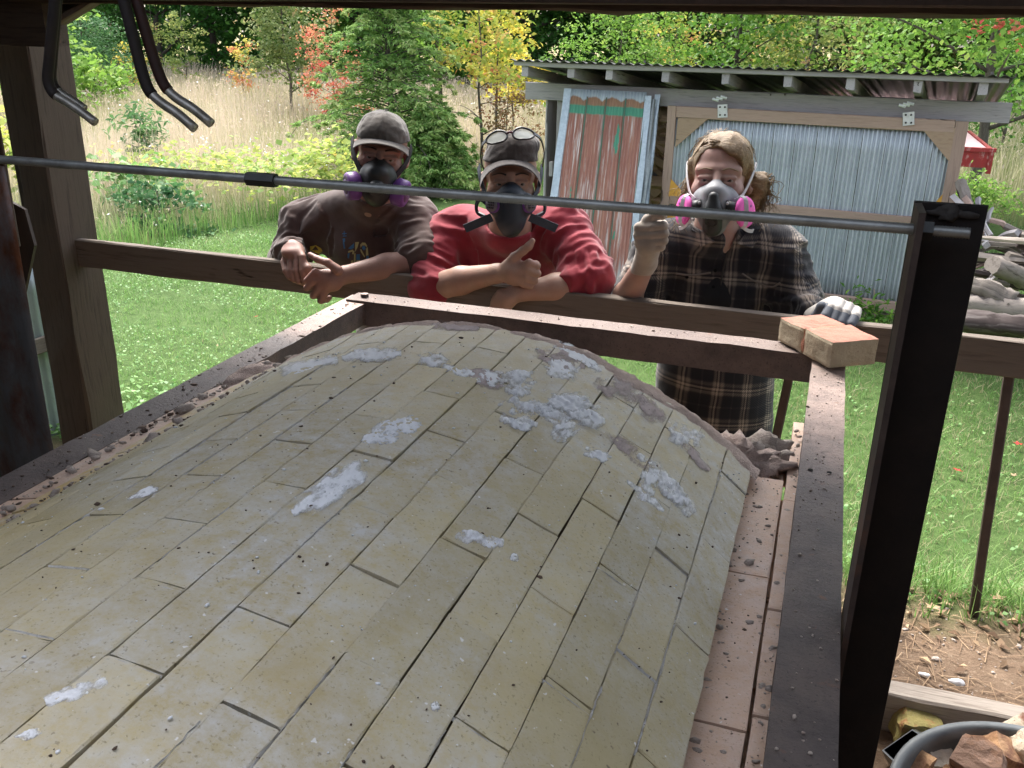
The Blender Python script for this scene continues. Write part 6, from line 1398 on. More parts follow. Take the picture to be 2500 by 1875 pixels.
# shirt
cuR = P(1002, 632, 2.715)
g = SDF((-1.95, 2.45, -1.35), (-.70, 3.35, -.38), .0052)
g.cap(neck-[0, -.02, .10], (neck+hipc)/2+[0, .02, -.02], .17, .175, .06, flat=((0, 1, .3), .72)); g.cap((neck+hipc)/2+[0, .02, -.02], hipc+[0, 0, .05], .175, .165, .06, flat=((0, 1, .3), .75))
for s in (shL, shR): g.cap(neck+(s-neck)*.25-[0, -.01, .045], s-[0, 0, .01], .085, .088, .05)
g.chain([shL, elL+[.004, .01, .01]], [.090, .072], .03); g.cap(elL, wrL+(elL-wrL)*.22, .066, .052, .03); g.cap(wrL+(elL-wrL)*.30, wrL+(elL-wrL)*.10+[0, 0, .002], .046, .044, .008)
g.chain([shR, elR+[.008, .012, .012]], [.092, .076], .03); g.cap(elR, cuR, .068, .056, .025)
g.cap(cuR+(elR-cuR)*.15, cuR+(cuR-elR)*.02, .057, .058, .004)

for q in (-1, 1): g.cap(HA(q*.035, -.045, -.150), neck+((shR if q > 0 else shL)-neck)*.72+[0, .01, .035], .050, .066, .05)
g.cap(neck, HA(0, -.034, -.148), .090, .070, .03); g.ell(HA(0, -.004, -.120), (.078, .100, .036), HA.R, .006, True)
g.ripple(lambda p: folds(None, .006, 3, (9, 9, 14))(p)); g.ripple(ring_folds(shR, cuR, .013, .030, 7, .13)); g.ripple(ring_folds(shL, wrL, .013, .032, 9, .13))
sh = link('shirt', g.mesh('shirt'), M['brown_shirt'], A)
g = SDF((-1.9, 2.8, -1.95), (-.85, 3.4, -.85), .007); legs(g, hipc+[-.09, 0, .03], hipc+[.09, 0, .03], hipc+[-.11, -.07, -.42], hipc+[.11, -.05, -.42], (hipc[0]-.12, 3.12, gzp(-1.5, 3.12)+.08), (hipc[0]+.12, 3.12, gzp(-1.3, 3.12)+.08), (.125, .088, .072)); g.ell(hipc+[0, 0, .02], (.17, .12, .13), None, .05); g.ripple(folds(None, .005, 5)); link('trousers', g.mesh('trousers'), M['tan_pants'], A)
shoes(A, [(hipc[0]-.12, 3.12, gzp(-1.5, 3.12)+.045), (hipc[0]+.12, 3.12, gzp(-1.3, 3.12)+.045)])
# printed lettering on the shirt front, lies on the cloth
def bvh_of(o):
    from mathutils.bvhtree import BVHTree
    return BVHTree.FromPolygons([v.co[:] for v in o.data.vertices], [p.vertices[:] for p in o.data.polygons])
def decal(name, polys, tree, mat, parent, lift=.0016):
    mb = MB()
    for pl in polys:
        V = []
        for (x, y) in pl:
            r = ray(x, y); r = r/np.linalg.norm(r); h = tree.ray_cast(Vector((0, 0, 0)), Vector(r)); q = np.array(h[0])-r*lift if h[0] is not None else P(x, y, 2.72); V.append(q)
        mb.add(V, [tuple(range(len(V)))])
    return mb.link(name, mat, parent)
tA = bvh_of(sh)
M['print_y'] = pm('yellow_print', (.42, .38, .17), (.34, .31, .15), 60, rough=.9); M['print_b'] = pm('blue_print', (.06, .17, .32), (.05, .13, .26), 60, rough=.9); M['print_o'] = pm('ochre_print', (.45, .33, .06), (.38, .28, .05), 60, rough=.9)
q_ = lambda L: [(800+x/13.825, 550+y/13.825) for x, y in L]
strokes_y = [q_([(690, 870), (860, 820), (860, 880), (690, 930)]), q_([(840, 860), (905, 860), (850, 1310), (780, 1290)]), q_([(925, 570), (1060, 560), (1000, 760), (930, 900), (925, 720)]), q_([(1100, 650), (1170, 580), (1270, 590), (1330, 680), (1320, 760), (1260, 680), (1170, 680), (1110, 760)]), q_([(1090, 800), (1140, 820), (1260, 1050), (1240, 1090), (1120, 900)]), q_([(965, 1190), (1095, 1180), (1080, 1300), (975, 1300)]), q_([(1290, 800), (1350, 730), (1375, 1010), (1290, 1030)]), q_([(890, 960), (940, 940), (940, 1300), (880, 1300)])]
strokes_b = [q_([(690, 780), (790, 690), (890, 600), (890, 760), (790, 820)]), q_([(970, 980), (1090, 970), (1090, 1170), (970, 1180)]), q_([(1180, 690), (1250, 700), (1290, 790), (1220, 850), (1160, 780)]), q_([(1300, 1040), (1385, 1020), (1390, 1190), (1310, 1210)]), q_([(670, 960), (740, 930), (720, 1120), (670, 1100)]), q_([(500, 450), (590, 440), (580, 560), (520, 570)]), q_([(545, 200), (570, 200), (570, 330), (545, 330)]), q_([(490, 270), (640, 260), (640, 290), (490, 300)]), q_([(510, 350), (640, 345), (630, 375), (515, 380)]), q_([(510, 580), (560, 570), (590, 780), (540, 790)])]
decal('shirt_print', strokes_y, tA, M['print_y'], A); decal('shirt_print', strokes_b, tA, M['print_b'], A)
z4 = lambda L: [(670+x/9.217, 580+y/9.217) for x, y in L]
decal('shirt_print', [z4([(800, 200), (930, 170), (1050, 240), (1080, 310), (1000, 370), (880, 320), (800, 290)])], tA, M['print_o'], A)
cap_hat(HA, M['cap_a'], A, brim_len=.064, top=.0, brim_drop=.006, bend=.034, bz=.060, wid=.084)
# respirator A
def lobes(H, spec, lo=(-.13, -.02, -.17), hi=(.13, .2, .06), h=.003):
    pts = np.array([H(x, y, z) for x in (lo[0], hi[0]) for y in (lo[1], hi[1]) for z in (lo[2], hi[2])]); g = SDF(pts.min(0), pts.max(0), h)
    for s in spec:
        if s[0] == 'c': g.cap(H(*s[1]), H(*s[2]), s[3]*H.s, s[4]*H.s, s[5])
        else: g.ell(H(*s[1]), np.asarray(s[2])*H.s, H.R, s[3])
    return g
shell = [('c', (0, .098, -.008), (0, .120, -.036), .013, .026, .015), ('c', (0, .120, -.042), (0, .112, -.088), .032, .044, .02), ('e', (0, .085, -.060), (.058, .045, .056), .02), ('c', (0, .10, -.108), (0, .075, -.118), .036, .034, .02)]
rp = link('respirator', lobes(HA, shell).mesh('respirator'), M['resp_black'], A)
def sub(o, parent, root): o.parent = parent; return o
MB_ = lambda vf, name, mat, par, root: sub(MB().add(*vf).link(name, mat, None, True), par, root)
MB_(disc(HA(0, .155, -.080), HA.d(0, 1, -.25), [(0, .014), (.020, .012), (.024, .004), (.026, -.01)]), 'exhale_valve', M['resp_black'], rp, A)
cprof = [(0, .016), (.026, .016), (.030, .018), (.040, .014), (.043, .008), (.044, -.020), (.038, -.026), (.020, -.045), (0, -.05)]
for q in (-1, 1):
    ax = HA.d(q*.93, .34, -.12); c = HA(q*.078, .098, -.094)
    MB_(disc(c, ax, [(r*1.02, h*1.0) for r, h in cprof]), 'filter_cartridge', M['purple'], rp, A); MB_(disc(c+ax/np.linalg.norm(ax)*.0172, ax, [(0, .003), (.020, .003), (.024, 0)]), 'cartridge_cap', M['purple_cap'], rp, A)
for q in (-1, 1):
    sub(ribbon('strap', [HA(q*.05, .088, -.05), HA(q*.075, .06, -.018), HA(q*.088, .025, .012), HA(q*.092, -.01, .034)], HA(0, 0, -.01), .020, .003, M['strapb'], None), rp, A)
    sub(ribbon('strap', [HA(q*.075, .06, -.085), HA(q*.105, .02, -.10), HA(q*.10, -.05, -.12), HA(q*.05, -.10, -.12)], HA(0, -.02, -.10), .014, .003, M['strapb'], None), rp, A)
# ---------------------------------------------------------------- man in red shirt giving a thumbs up (middle)
B = person('man in red shirt giving a thumbs up, glasses pushed up on his brown cap', (-.92, 2.85, gzp(-.92, 3.0)))
HB = Head(P(1246, 443, 2.705), 4, -1, 20, 1.04)
shL, shR = P(1105, 572, 2.83), P(1372, 560, 2.83); elL, elR = P(1046, 706, 2.665), P(1440, 690, 2.70); wrL, wrR = P(1212, 668, 2.585), P(1275, 712, 2.60); neck = P(1240, 575, 2.85); hipc = np.array([neck[0]-.01, 3.12, -1.04])
g = SDF((-1.42, 2.35, -1.92), (-.42, 3.35, -.2), .0042)
add_head(g, HB, neck_to=neck)
g.cap(neck+[0, .02, 0], hipc+[0, -.02, .1], .080, .11, .04)
for s in (shL, shR): g.cap(neck-[0, 0, .04], s, .06, .06, .03)
g.chain([shL, elL], [.056, .048], .02); g.chain([elL, elL*.5+wrL*.5+[0, 0, .004], wrL], [.050, .044, .030], .015)
g.chain([shR, elR], [.056, .048], .02); g.chain([elR, elR*.5+wrR*.5, wrR], [.048, .042, .029], .015)
legs(g, hipc+[-.09, 0, 0], hipc+[.09, 0, 0], hipc+[-.11, -.07, -.42], hipc+[.11, -.05, -.42], (hipc[0]-.12, 3.15, gzp(-1, 3.15)+.09), (hipc[0]+.12, 3.15, gzp(-.8, 3.15)+.09))
Y = 2.565
g.cap(wrL, P(1250, 662, Y), .028, .030, .012); g.ell(P(1257, 665, Y), (.044, .023, .043), rotm(0, math.radians(6), 0), .014)
ks = [P(1292, 642, Y-.008), P(1289, 659, Y-.012), P(1285, 677, Y-.012), P(1279, 692, Y-.008)]; ps = [P(1311, 649, Y+.004), P(1312, 668, Y), P(1305, 685, Y), P(1294, 697, Y)]
for k_, p_ in zip(ks, ps): g.cap(P(1256, 666, Y), k_, .015, .0130, .010); finger(g, [k_, p_, p_+[-.010, .024, -.001], p_+[-.030, .026, .0]], .0130, .0095, .002)
g.chain([P(1236, 652, Y), P(1256, 629, Y-.002), P(1277, 612, Y-.004), P(1291, 601, Y-.004), P(1300, 588, Y)], [.018, .0155, .0125, .0118, .0088], .007)
Y = 2.575
g.cap(wrR, P(1238, 728, Y), .027, .026, .012); g.ell(P(1228, 736, Y), (.036, .022, .046), rotm(0, math.radians(38), 0), .014)
for i, (x, y) in enumerate(((1204, 752), (1216, 760), (1229, 764), (1241, 762))):
    k_ = P(x, y, Y-.004); e = P(x-10, y+24, Y); finger(g, [P(1230, 734, Y), k_, e, e+[-.004, .014, -.020]], .0125, .0085, .004)
g.chain([P(1250, 722, Y), P(1222, 716, Y-.006), P(1206, 740, Y-.004)], [.016, .012, .010], .006)
link('body', g.mesh('body'), M['skin_b'], B); add_eyes(HB, B)
cuL, cuR = P(1070, 702, 2.655), P(1402, 686, 2.68)
g = SDF((-1.50, 2.45, -1.35), (-.34, 3.35, -.42), .0052)
g.cap(neck-[0, -.02, .10], (neck+hipc)/2+[0, .02, -.02], .165, .17, .06, flat=((0, 1, .3), .72)); g.cap((neck+hipc)/2+[0, .02, -.02], hipc+[0, 0, .05], .17, .16, .06, flat=((0, 1, .3), .75))
for s in (shL, shR): g.cap(neck+(s-neck)*.25-[0, -.01, .045], s-[0, 0, .008], .083, .086, .05)
g.chain([shL, elL+[-.004, .012, .010]], [.088, .074], .03); g.cap(elL+[0, .004, 0], cuL, .068, .064, .02); g.cap(cuL+(elL-cuL)*.2, cuL, .066, .067, .004)
g.chain([shR, elR+[.004, .012, .010]], [.088, .074], .03); g.cap(elR, cuR, .066, .056, .02); g.cap(cuR+(elR-cuR)*.15, cuR, .057, .058, .004)

for q in (-1, 1): g.cap(HB(q*.035, -.045, -.155), neck+((shR if q > 0 else shL)-neck)*.72+[0, .01, .035], .050, .064, .05)
g.cap(neck, HB(0, -.034, -.160), .088, .070, .03); g.ell(HB(0, -.004, -.126), (.078, .090, .036), HB.R, .006, True)
g.ripple(lambda p: folds(None, .006, 13, (9, 9, 14))(p)); g.ripple(ring_folds(shL, elL, .013, .030, 17, .13)); g.ripple(ring_folds(shR, elR, .013, .030, 19, .13)); g.ripple(ring_folds(elR, cuR, .010, .022, 21, .1))
link('shirt', g.mesh('shirt'), M['red_shirt'], B)
g = SDF((-1.4, 2.8, -1.95), (-.45, 3.45, -.85), .007); legs(g, hipc+[-.09, 0, .03], hipc+[.09, 0, .03], hipc+[-.11, -.07, -.42], hipc+[.11, -.05, -.42], (hipc[0]-.12, 3.15, gzp(-1, 3.15)+.08), (hipc[0]+.12, 3.15, gzp(-.8, 3.15)+.08), (.125, .088, .072)); g.ell(hipc+[0, 0, .02], (.17, .12, .13), None, .05); g.ripple(folds(None, .005, 15)); link('trousers', g.mesh('trousers'), M['jeans'], B)
shoes(B, [(hipc[0]-.12, 3.15, gzp(-1, 3.15)+.045), (hipc[0]+.12, 3.15, gzp(-.8, 3.15)+.045)])
cap_hat(HB, M['cap_b'], B, brim_len=.056, top=.0, brim_drop=.014, bend=.058, bz=.072, slouch=1, wid=.088)
shellB = [('c', (0, .098, -.008), (0, .118, -.034), .012, .025, .012), ('c', (0, .115, -.036), (0, .110, -.092), .040, .042, .02), ('e', (0, .085, -.062), (.064, .045, .050), .02), ('c', (0, .10, -.112), (0, .075, -.122), .036, .034, .02), ('e', (-.045, .115, -.055), (.026, .022, .032), .012), ('e', (.045, .115, -.055), (.026, .022, .032), .012)]
rp = link('respirator', lobes(HB, shellB).mesh('respirator'), M['resp_navy'], B)
M['grille'] = pm('grey_grille', (.16, .15, .17), (.11, .10, .12), 30, rough=.5)
for q in (-1, 1):
    ax = HB.d(q*.55, .80, .05); c = HB(q*.056, .134, -.055); u, y_, z_ = frame(ax)
    MB_(disc(c, ax, [(0, .004), (.018, .0035), (.020, .001), (.0205, -.006)], 20), 'filter_grille', M['grille'], rp, B); MB_(disc(c-u*.004, ax, [(.020, .001), (.0235, .002), (.0245, -.006)], 20), 'filter_ring', M['purple'], rp, B)
    mbg = MB()
    for i in range(4):
        for j in range(3): mbg.add(*boxVF(c+u*.0042+y_*(-.009+.006*i)+z_*(-.008+.008*j), .0012, .0028, .005, np.stack([u, y_, z_], 1)))
    sub(mbg.link('grille_slot', M['hole'], None), rp, B)
    sub(ribbon('strap', [HB(q*.058, .095, -.055), HB(q*.078, .062, -.020), HB(q*.090, .028, .018), HB(q*.094, -.005, .045)], HB(0, 0, -.01), .017, .003, M['strapn'], None), rp, B)
    sub(ribbon('strap', [HB(q*.058, .095, -.065), HB(q*.088, .075, -.045), HB(q*.100, .055, -.062), HB(q*.098, .05, -.085), HB(q*.075, .075, -.095)], HB(0, 0, -.06), .012, .006, M['resp_navy'], None), rp, B)
    sub(ribbon('strap_end', [HB(q*.055, .09, -.095), HB(q*.09, .085, -.110), HB(q*.135, .075, -.130)], HB(0, -.1, -.05), .026, .003, M['strapn'], None, 10), rp, B)
# glasses pushed up on the cap
HG = Head(HB(0, .080, .118), 40, -9, 20, 1.02)
gl = link('glasses', (lambda: mesh_from('glasses', *tubeVF([HG(-.010, .030, .006), HG(0, .032, .010), HG(.010, .030, .006)], .004, 6)))(), pm('dark_red_frame', (.10, .012, .02), (.07, .01, .015), rough=.35, spec=.5), B)
t = NT('clear_lens'); t.set(Roughness=.03, Alpha=.55); t.b.inputs['Base Color'].default_value = (.75, .8, .72, 1); t.b.inputs['Specular IOR Level'].default_value = .8; M['lens'] = t.m; M['frame_blk'] = pm('black_frame', (.010, .010, .012), rough=.3, spec=.5)
for q in (-1, 1):
    ring = [HG(q*.036+.031*math.cos(a)*(1+.10*math.cos(a)*q), .030-.012*abs(math.cos(a)) if math.cos(a)*q > 0 else .030, .0205*math.sin(a)) for a in np.linspace(0, 2*PI, 29)]
    sub(MB().add(*tubeVF(ring, .0034, 6, False)).link('lens_rim', M['frame_blk'], None, True), gl, B)
    c_ = np.mean(ring[:-1], 0); V = [c_+HG.d(0, .004, 0)]+ring[:-1]; sub(MB().add(V, [(0, 1+k, 1+(k+1) % 28) for k in range(28)]).link('lens', M['lens'], None, True), gl, B)
    sub(ribbon('temple', [HG(q*.068, .020, .004), HG(q*.088, -.01, .0), HG(q*.094, -.06, -.012), HG(q*.085, -.10, -.03)], HG(0, -.04, 0), .010, .0035, M['frame_blk'], None, 12), gl, B)
# ---------------------------------------------------------------- blond man in plaid shirt (right)
Cp = person('blond man in dark plaid shirt with grey respirator and pink filters, gloved fist raised', (-.30, 2.90, gzp(-.3, 3.0)))
HC = Head(P(1757, 438, 2.79), 7, -2, 2, 1.08)
neck = P(1772, 590, 2.88); shL, shR = P(1618, 612, 2.87), P(1898, 622, 2.87); elL, elR = P(1516, 775, 2.76), P(1944, 742, 2.84)
wrL = P(1576, 640, 2.60); wrR = P(1990, 775, 2.70); hipc = np.array([neck[0]+.0, 2.93, -1.12])
g = SDF((-.85, 2.3, -1.92), (.35, 3.25, -.2), .0042)
add_head(g, HC, neck_to=neck)
g.cap(neck+[0, .02, 0], hipc+[0, 0, .1], .078, .12, .04)
for s in (shL, shR): g.cap(neck-[0, 0, .04], s, .06, .06, .03)
g.chain([shL, elL], [.056, .045], .02); g.chain([elL, elL*.6+wrL*.4+[-.008, 0, 0], wrL], [.047, .045, .029], .015); g.chain([shR, elR, wrR], [.056, .045, .030], .02)
legs(g, hipc+[-.09, 0, 0], hipc+[.09, 0, 0], hipc+[-.10, -.05, -.40], hipc+[.10, -.04, -.40], (hipc[0]-.11, 3.0, gzp(-.5, 3)+.09), (hipc[0]+.11, 3.0, gzp(-.2, 3)+.09))
link('body', g.mesh('body'), M['skin_c'], Cp); add_eyes(HC, Cp)
# gloves
M['glove'] = cloth('dusty_work_glove', (.34, .29, .24), (.24, .20, .165), 300, fold=.4)
def glove_mat2():
    t = NT('pale_glove_dipped_tips'); tc = t.n('TexCoord'); a = t.n('Attribute', attribute_name='dip'); v = t.coord((1, 1, 1), rnd=False); k = t.ramp(t.math('ADD', a.outputs['Fac'], t.math('MULTIPLY', t.math('SUBTRACT', t.noise(v, 40, 4, .6), .5), .25)), [(.46, 0.0), (.54, 1.0)])
    col = t.mix(k, t.ramp(t.noise(v, 30, 5, .6), [(.3, (.40, .38, .35)), (.7, (.28, .26, .24))]), (.085, .095, .115)); n = t.bump(t.noise(v, 350, 3, .6), .3, .0015); t.set(Roughness=.8); return t.done(col, n)
M['glove2'] = glove_mat2()
Y = 2.53
g = SDF(P(1535, 500, 2.6)-[.02, .16, .20], P(1640, 500, 2.6)+[.05, .10, .05], .0030)
g.cap(wrL+(elL-wrL)*.16, wrL, .0345, .034, .008); g.cap(wrL, P(1585, 595, Y+.012), .033, .036, .012); g.ell(P(1586, 580, Y+.015), (.040, .026, .044), None, .012)
ks = [P(1560, 556, Y), P(1559, 574, Y-.002), P(1562, 592, Y), P(1570, 609, Y+.004)]; ps = [P(1620, 552, Y-.004), P(1622, 570, Y-.006), P(1620, 587, Y-.004), P(1613, 602, Y)]
for k_, p_ in zip(ks, ps): g.cap(P(1582, 588, Y+.012), k_, .018, .0155, .008); finger(g, [k_, (k_+p_)/2+[0, -.005, 0], p_, p_+[-.006, .026, 0], p_+[-.034, .028, 0]], .0150, .0125, .0015)
g.chain([P(1566, 566, Y+.010), P(1582, 538, Y+.006), P(1600, 523, Y+.002), P(1618, 526, Y-.004)], [.019, .0165, .0145, .012], .006)
link('glove', g.mesh('glove'), M['glove'], Cp)
cf = [wrL+(elL-wrL)*.20+np.array([.036*math.cos(a), -.03*math.sin(a)*.3, .0]) for a in np.linspace(0, 6.28, 9)]
Y = 2.645
g = SDF(P(1985, 760, Y)-[.06, .12, .13], P(2095, 770, Y)+[.05, .12, .10], .0030)
g.cap(wrR, P(2035, 752, Y+.055), .034, .034, .015); g.ell(P(2045, 752, Y+.040), (.050, .045, .022), None, .014)
tips_ = []
for (a, m_, e) in (((2030, 741), (2027, 752), (2014, 772)), ((2052, 742), (2044, 757), (2034, 783)), ((2072, 750), (2064, 764), (2054, 788)), ((2090, 760), (2088, 772), (2077, 792))):
    p0, p1, p2 = P(*a, Y+.030), P(*m_, Y-.012), P(*e, Y-.040); finger(g, [P(2045, 748, Y+.05), p0, p1, p2], .0165, .0135, .002); tips_.append((p1*.35+p2*.65, p2))
p1, p2 = P(1997, 768, Y-.006), P(2006, 748, Y-.010); finger(g, [P(2020, 758, Y+.03), P(1990, 776, Y+.0), p1, p2], .0165, .0145, .002); tips_.append((p1, p2))
gm = g.mesh('glove'); co = np.array([v.co[:] for v in gm.vertices]); dmin = np.min([np.minimum(np.linalg.norm(co-a, axis=1), np.linalg.norm(co-b, axis=1)) for a, b in tips_], 0); at = gm.attributes.new('dip', 'FLOAT', 'POINT'); at.data.foreach_set('value', (1-np.clip((dmin-.014)/.014, 0, 1)).astype(np.float32)); link('glove', gm, M['glove2'], Cp)
# shirt
cuL = elL+(wrL-elL)*.05; cuR = P(1978, 764, 2.735)
g = SDF((-.88, 2.5, -1.60), (.38, 3.25, -.40), .0052)
ch = (neck+hipc)/2
g.cap(neck-[0, -.01, .14], ch, .185, .185, .07, flat=((0, 1, 0), .66)); g.cap(ch, hipc+[.02, .0, -.46], .188, .215, .06, flat=((0, 1, 0), .70))
for s in (shL, shR): g.cap(neck+(s-neck)*.2-[0, 0, .045], s-[0, 0, .008], .085, .088, .05)
g.chain([shL, elL+(shL-elL)*.10+[.014, .006, 0]], [.090, .076], .03); g.cap(elL+(shL-elL)*.30+[.012, 0, 0], elL+(shL-elL)*.05+[.008, 0, 0], .078, .070, .006)
g.chain([shR, elR+[0, 0, .01]], [.090, .072], .03); g.cap(elR, cuR, .066, .046, .02); g.cap(cuR+(elR-cuR)*.2, cuR, .048, .049, .004)

for q in (-1, 1): g.cap(HC(q*.038, -.045, -.150), neck+((shR if q > 0 else shL)-neck)*.72+[0, .0, .030], .050, .066, .05)
g.cap(neck, HC(0, -.034, -.150), .092, .074, .03); g.ell(HC(0, -.010, -.112), (.082, .092, .036), HC.R, .006, True); g.cap(P(1780, 560, 2.765), P(1772, 640, 2.755), .026, .004, .008, True)
g.cut(hipc-[0, 0, .38], (0, 0, -1))
g.ripple(lambda p: folds(None, .006, 23, (8, 8, 10))(p)); g.ripple(ring_folds(shL, elL, .011, .032, 27, .13)); g.ripple(ring_folds(shR, elR, .011, .032, 29, .13)); g.ripple(ring_folds(elR, cuR, .010, .022, 30, .1))
shC = link('shirt', g.mesh('shirt'), M['plaid'], Cp); tC = bvh_of(shC)
g = SDF(neck-[.14, .20, .24], neck+[.14, .10, .06], .005); g.cap(neck-[0, .012, .005], neck-[-.0, .030, .16], .076, .092, .03); g.ell(HC(0, -.010, -.112), (.080, .092, .050), HC.R, .006, True); link('undershirt', g.mesh('undershirt'), pm('black_tee', (.015, .015, .017), rough=.95), Cp)
# collar flaps, placket, pocket seams
for q, L in ((-1, [(1700, 540), (1688, 560), (1712, 600), (1745, 590), (1722, 560)]), (1, [(1848, 538), (1862, 560), (1838, 606), (1800, 596), (1826, 562)])): 
    o = decal('collar', [L], tC, M['plaid'], Cp, .012); so_ = o.modifiers.new('thickness', 'SOLIDIFY'); so_.thickness = .004
def seam(name, pts, mat, w=.004): 
    V = []
    for (x, y) in pts:
        r = ray(x, y); r = r/np.linalg.norm(r); h = tC.ray_cast(Vector((0, 0, 0)), Vector(r)); 
        if h[0] is not None: V.append(np.array(h[0])-r*.001)
    if len(V) > 2: MB().add(*tubeVF(curve(V, 20), w/2, 6)).link(name, mat, Cp, True)
M['seam_dark'] = pm('dark_seam_thread', (.05, .045, .04), rough=.95); M['seam_light'] = pm('pale_seam_thread', (.20, .17, .15), rough=.95)
seam('placket_seam', [(1776, 612), (1762, 680), (1758, 745)], M['seam_dark'], .005); seam('pocket_flap', [(1650, 668), (1690, 672), (1735, 666)], M['seam_light'], .006); seam('pocket_flap', [(1812, 668), (1850, 690), (1885, 700), (1905, 690)], M['seam_light'], .006)
for (x, y) in ((1677, 676), (1746, 660), (1742, 700)):
    r = ray(x, y); r = r/np.linalg.norm(r); h = tC.ray_cast(Vector((0, 0, 0)), Vector(r))
    if h[0] is not None: MB().add(*disc(np.array(h[0])-r*.001, -r, [(0, .003), (.005, .003), (.006, 0)], 12)).link('button', M['hole'], Cp)
g = SDF((-.8, 2.65, -1.95), (.2, 3.25, -.95), .007); legs(g, hipc+[-.075, 0, .03], hipc+[.075, 0, .03], hipc+[-.09, -.05, -.40], hipc+[.09, -.04, -.40], (hipc[0]-.10, 3.0, gzp(-.5, 3)+.08), (hipc[0]+.10, 3.0, gzp(-.2, 3)+.08), (.098, .084, .072)); g.ripple(folds(None, .005, 25)); link('trousers', g.mesh('trousers'), M['jeans'], Cp)
shoes(Cp, [(hipc[0]-.11, 3.0, gzp(-.5, 3)+.045), (hipc[0]+.11, 3.0, gzp(-.2, 3)+.045)])
# hair
p = HC(0, 0, .03); g = SDF(p-.16, p+.17, .0032)
g.ell(HC(0, -.016, .043), np.array([.0825, .102, .0865])*HC.s, HC.R, .01); g.ell(HC(.018, .02, .060), np.array([.064, .068, .068])*HC.s, HC.R, .015); 
for q in (-1, 1): g.cap(HC(q*.072, .020, .045), HC(q*.076, -.012, -.030), .014*HC.s, .012*HC.s, .012)
g.ell(HC(.0, -.06, -.02), np.array([.075, .06, .075])*HC.s, HC.R, .02)
g.ell(HC(-.024, .094, -.002), np.array([.064, .066, .090])*HC.s, HC.R@rotm(0, 0.25, 0), .004, True); g.ell(HC(.032, .092, -.022), np.array([.054, .058, .086])*HC.s, HC.R, .004, True)
g.ripple(lambda q: .0030*fbm((q-p)@HC.R*np.array([60, 14, 20]), 5, 3)); hr = link('hair', g.mesh('hair'), M['blond'], Cp)
bun = SDF(HC(.105, -.04, -.03)-.075, HC(.105, -.04, -.03)+.075, .0032); bun.ell(HC(.103, -.03, -.012), np.array([.030, .034, .038])*HC.s, HC.R, .01); bun.ell(HC(.098, -.03, -.055), np.array([.018, .024, .030])*HC.s, HC.R, .012); bc = HC(.103, -.03, -.012)
bun.ripple(lambda q: .0045*fbm((q-bc)*55, 8, 3)); sub(link('hair_bun', bun.mesh('hair_bun'), M['blond'], None), hr, Cp)
mbh = MB(); rh = np.random.default_rng(6)
for k in range(270):
    side = rh.choice((-1, 1, 1))
    if k < 120:
        x = rh.uniform(-.03, .05); a = HC(x-.02, .075-abs(x)*.5, .095+rh.normal(0, .004)); b = HC(.055+rh.normal(0, .006), .05, .085); c2 = HC(.086+rh.normal(0, .002), .01, .03); e = HC(.095, -.03, -.01+rh.normal(0, .01)); pts = [a, b, c2, e]
        if x < -.01: pts = [a, HC(-.055, .055, .082), HC(-.0835+rh.normal(0, .002), .015, .035), HC(-.083, -.02, -.02)]
    elif k < 215:
        a = HC(.104+rh.normal(0, .012), -.03, -.015+rh.normal(0, .018)); pts = [a, a+HC.d(rh.normal(.018, .012), rh.normal(0, .012), rh.normal(-.015, .02)), a+HC.d(rh.normal(.012, .016), rh.normal(0, .012), rh.normal(-.05, .02)), a+HC.d(rh.normal(.008, .02), rh.normal(0, .015), rh.normal(-.085, .02))]
    else:
        a = HC(-.080, rh.uniform(-.03, .015), -.01+rh.normal(0, .02)); pts = [a, a+HC.d(rh.normal(-.012, .008), 0, -.03), a+HC.d(rh.normal(-.026, .014), 0, rh.normal(-.075, .012)), a+HC.d(rh.normal(-.022, .022), 0, rh.normal(-.115, .015))]
    mbh.add(*tubeVF(curve(pts, 9), np.linspace(.0014, .0005, len(curve(pts, 9))), 3, False))
for k in range(90):
    a_ = rh.uniform(-1.5, 1.5); r_ = rh.uniform(.0, .9); h0 = lambda u, w, l: HC((.0835+l)*math.sin(u), -.016+(.102+l)*math.sin(w)*math.cos(u*.4), .043+(.0865+l)*math.cos(u)*math.cos(w)); w0 = rh.uniform(-.5, .7)
    pts = [h0(a_*.5, w0, .001), h0(a_*.75, w0-.15, rh.uniform(.002, .007)), h0(a_, w0-.3, rh.uniform(.002, .010)), h0(a_*1.15, w0-.5, rh.uniform(.0, .012))]; c_ = curve(pts, 9); mbh.add(*tubeVF(c_, np.linspace(.0009, .0004, len(c_)), 3, False))
o = mbh.link('hair_strands', M['blond'], None, True); sub(o, hr, Cp); tag(o, kind='stuff')
mbe = MB()
for q in (-1, 1): mbe.add(*tubeVF(curve([HC(q*.014, .098, .0205), HC(q*.032, .0935, .0270), HC(q*.052, .078, .0215)], 8), np.array([.0032, .0042, .0044, .004, .0036, .003, .002, .0016])[:len(curve([HC(q*.014, .098, .0205), HC(q*.032, .0935, .0270), HC(q*.052, .078, .0215)], 8))], 6)).n
for H_, par, mt in ((HC, Cp, 'blond'), (HA, A, 'dkhair'), (HB, B, 'dkhair')):
    for q in (-1, 1):
        c = curve([H_(q*.013, .0955, .0255), H_(q*.032, .0925, .0300), H_(q*.053, .077, .0235)], 8); MB().add(*tubeVF(c, np.linspace(.0030, .0014, len(c)), 6)).link('eyebrow', M[mt], par, True)
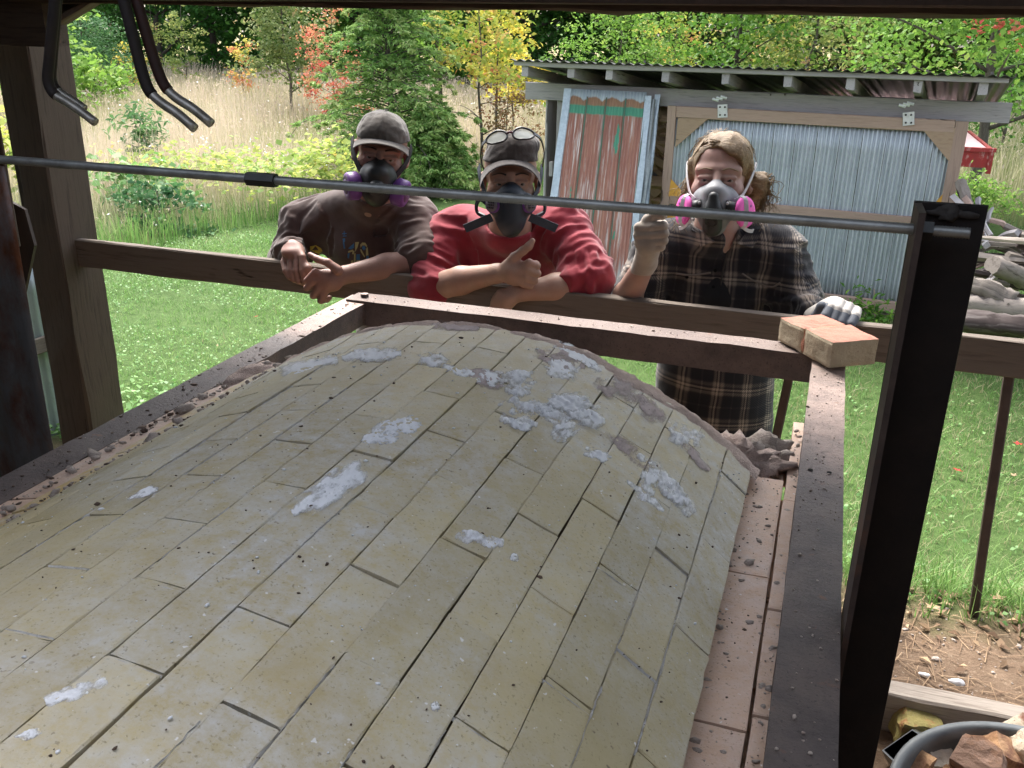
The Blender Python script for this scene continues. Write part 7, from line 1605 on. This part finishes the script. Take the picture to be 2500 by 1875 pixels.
# respirator C
shellC = [('c', (0, .102, -.008), (0, .124, -.034), .012, .024, .014), ('c', (0, .122, -.038), (0, .118, -.075), .030, .038, .02), ('e', (0, .085, -.062), (.066, .044, .054), .02), ('c', (0, .10, -.105), (0, .075, -.115), .036, .034, .02)]
rp = link('respirator', lobes(HC, shellC).mesh('respirator'), M['resp_grey'], Cp)
sub(link('front_cover', lobes(HC, [('c', (0, .150, -.042), (0, .146, -.080), .014, .024, .01), ('c', (0, .142, -.080), (0, .128, -.120), .026, .026, .012)], h=.0026).mesh('front_cover'), M['resp_black'], None), rp, Cp)
MB_(disc(HC(0, .160, -.100), HC.d(0, .75, -.65), [(0, .004), (.013, .004), (.015, .010), (.019, .010), (.021, 0), (.021, -.02)]), 'exhale_valve', M['resp_black'], rp, Cp)
for q in (-1, 1):
    MB_(tubeVF([HC(q*.030, .132, -.066), HC(q*.056, .122, -.072)], .017*HC.s, 12), 'filter_mount', M['resp_black'], rp, Cp)
    ax = HC.d(q*.84, .50, .10); c = HC(q*.079, .108, -.080); MB_(disc(c, ax, [(0, .010), (.030, .010), (.041, .008), (.0445, .002), (.0445, -.002), (.040, -.007), (.0, -.010)], 32), 'pink_filter', M['pinkf'], rp, Cp)
    u, y_, z_ = frame(ax, HC.d(0, 0, 1)); mk = MB()
    cc_ = c+u*.0104+y_*(-q*.0)
    sub(ribbon('filter_band', [c+u*.0105+z_*.046-y_*q*.012-u*.012, c+u*.0125+z_*.030-y_*q*.012, c+u*.0125-z_*.030-y_*q*.012, c+u*.0105-z_*.046-y_*q*.012-u*.012], c, .0125, .0015, M['strapg'], None, 12), rp, Cp)
    for k_, (a_, b_, w_, h_) in enumerate(((.016, .016, .006, .006), (.012, -.004, .0025, .010), (.018, -.004, .0025, .010), (.024, -.006, .0022, .008), (.015, -.018, .0022, .007), (.021, -.018, .0022, .006))):
        mk.add(*boxVF(c+u*.0106+y_*a_*(q if True else 1)+z_*b_, .0006, w_, h_, np.stack([u, y_, z_], 1)@(rotm(math.radians(45), 0, 0) if k_ == 0 else np.eye(3))))
    sub(mk.link('filter_print', M['purple'], None), rp, Cp)
    MB_(disc(HC(q*.036, .146, -.058), HC.d(q*.4, 1, 0), [(0, .003), (.0035, .003), (.0045, 0)], 10), 'strap_stud', M['strapg'], rp, Cp)
    sub(ribbon('strap', [HC(q*.050, .110, -.050), HC(q*.070, .075, -.035), HC(q*.086, .030, .008), HC(q*.094, -.02, .045)], HC(0, 0, -.01), .008, .0025, M['strapg'], None), rp, Cp)
    sub(ribbon('strap', [HC(q*.060, .085, -.105), HC(q*.085, .05, -.13), HC(q*.10, .0, -.135), HC(q*.07, -.07, -.13)], HC(0, 0, -.10), .010, .0025, M['strapg'], None), rp, Cp)
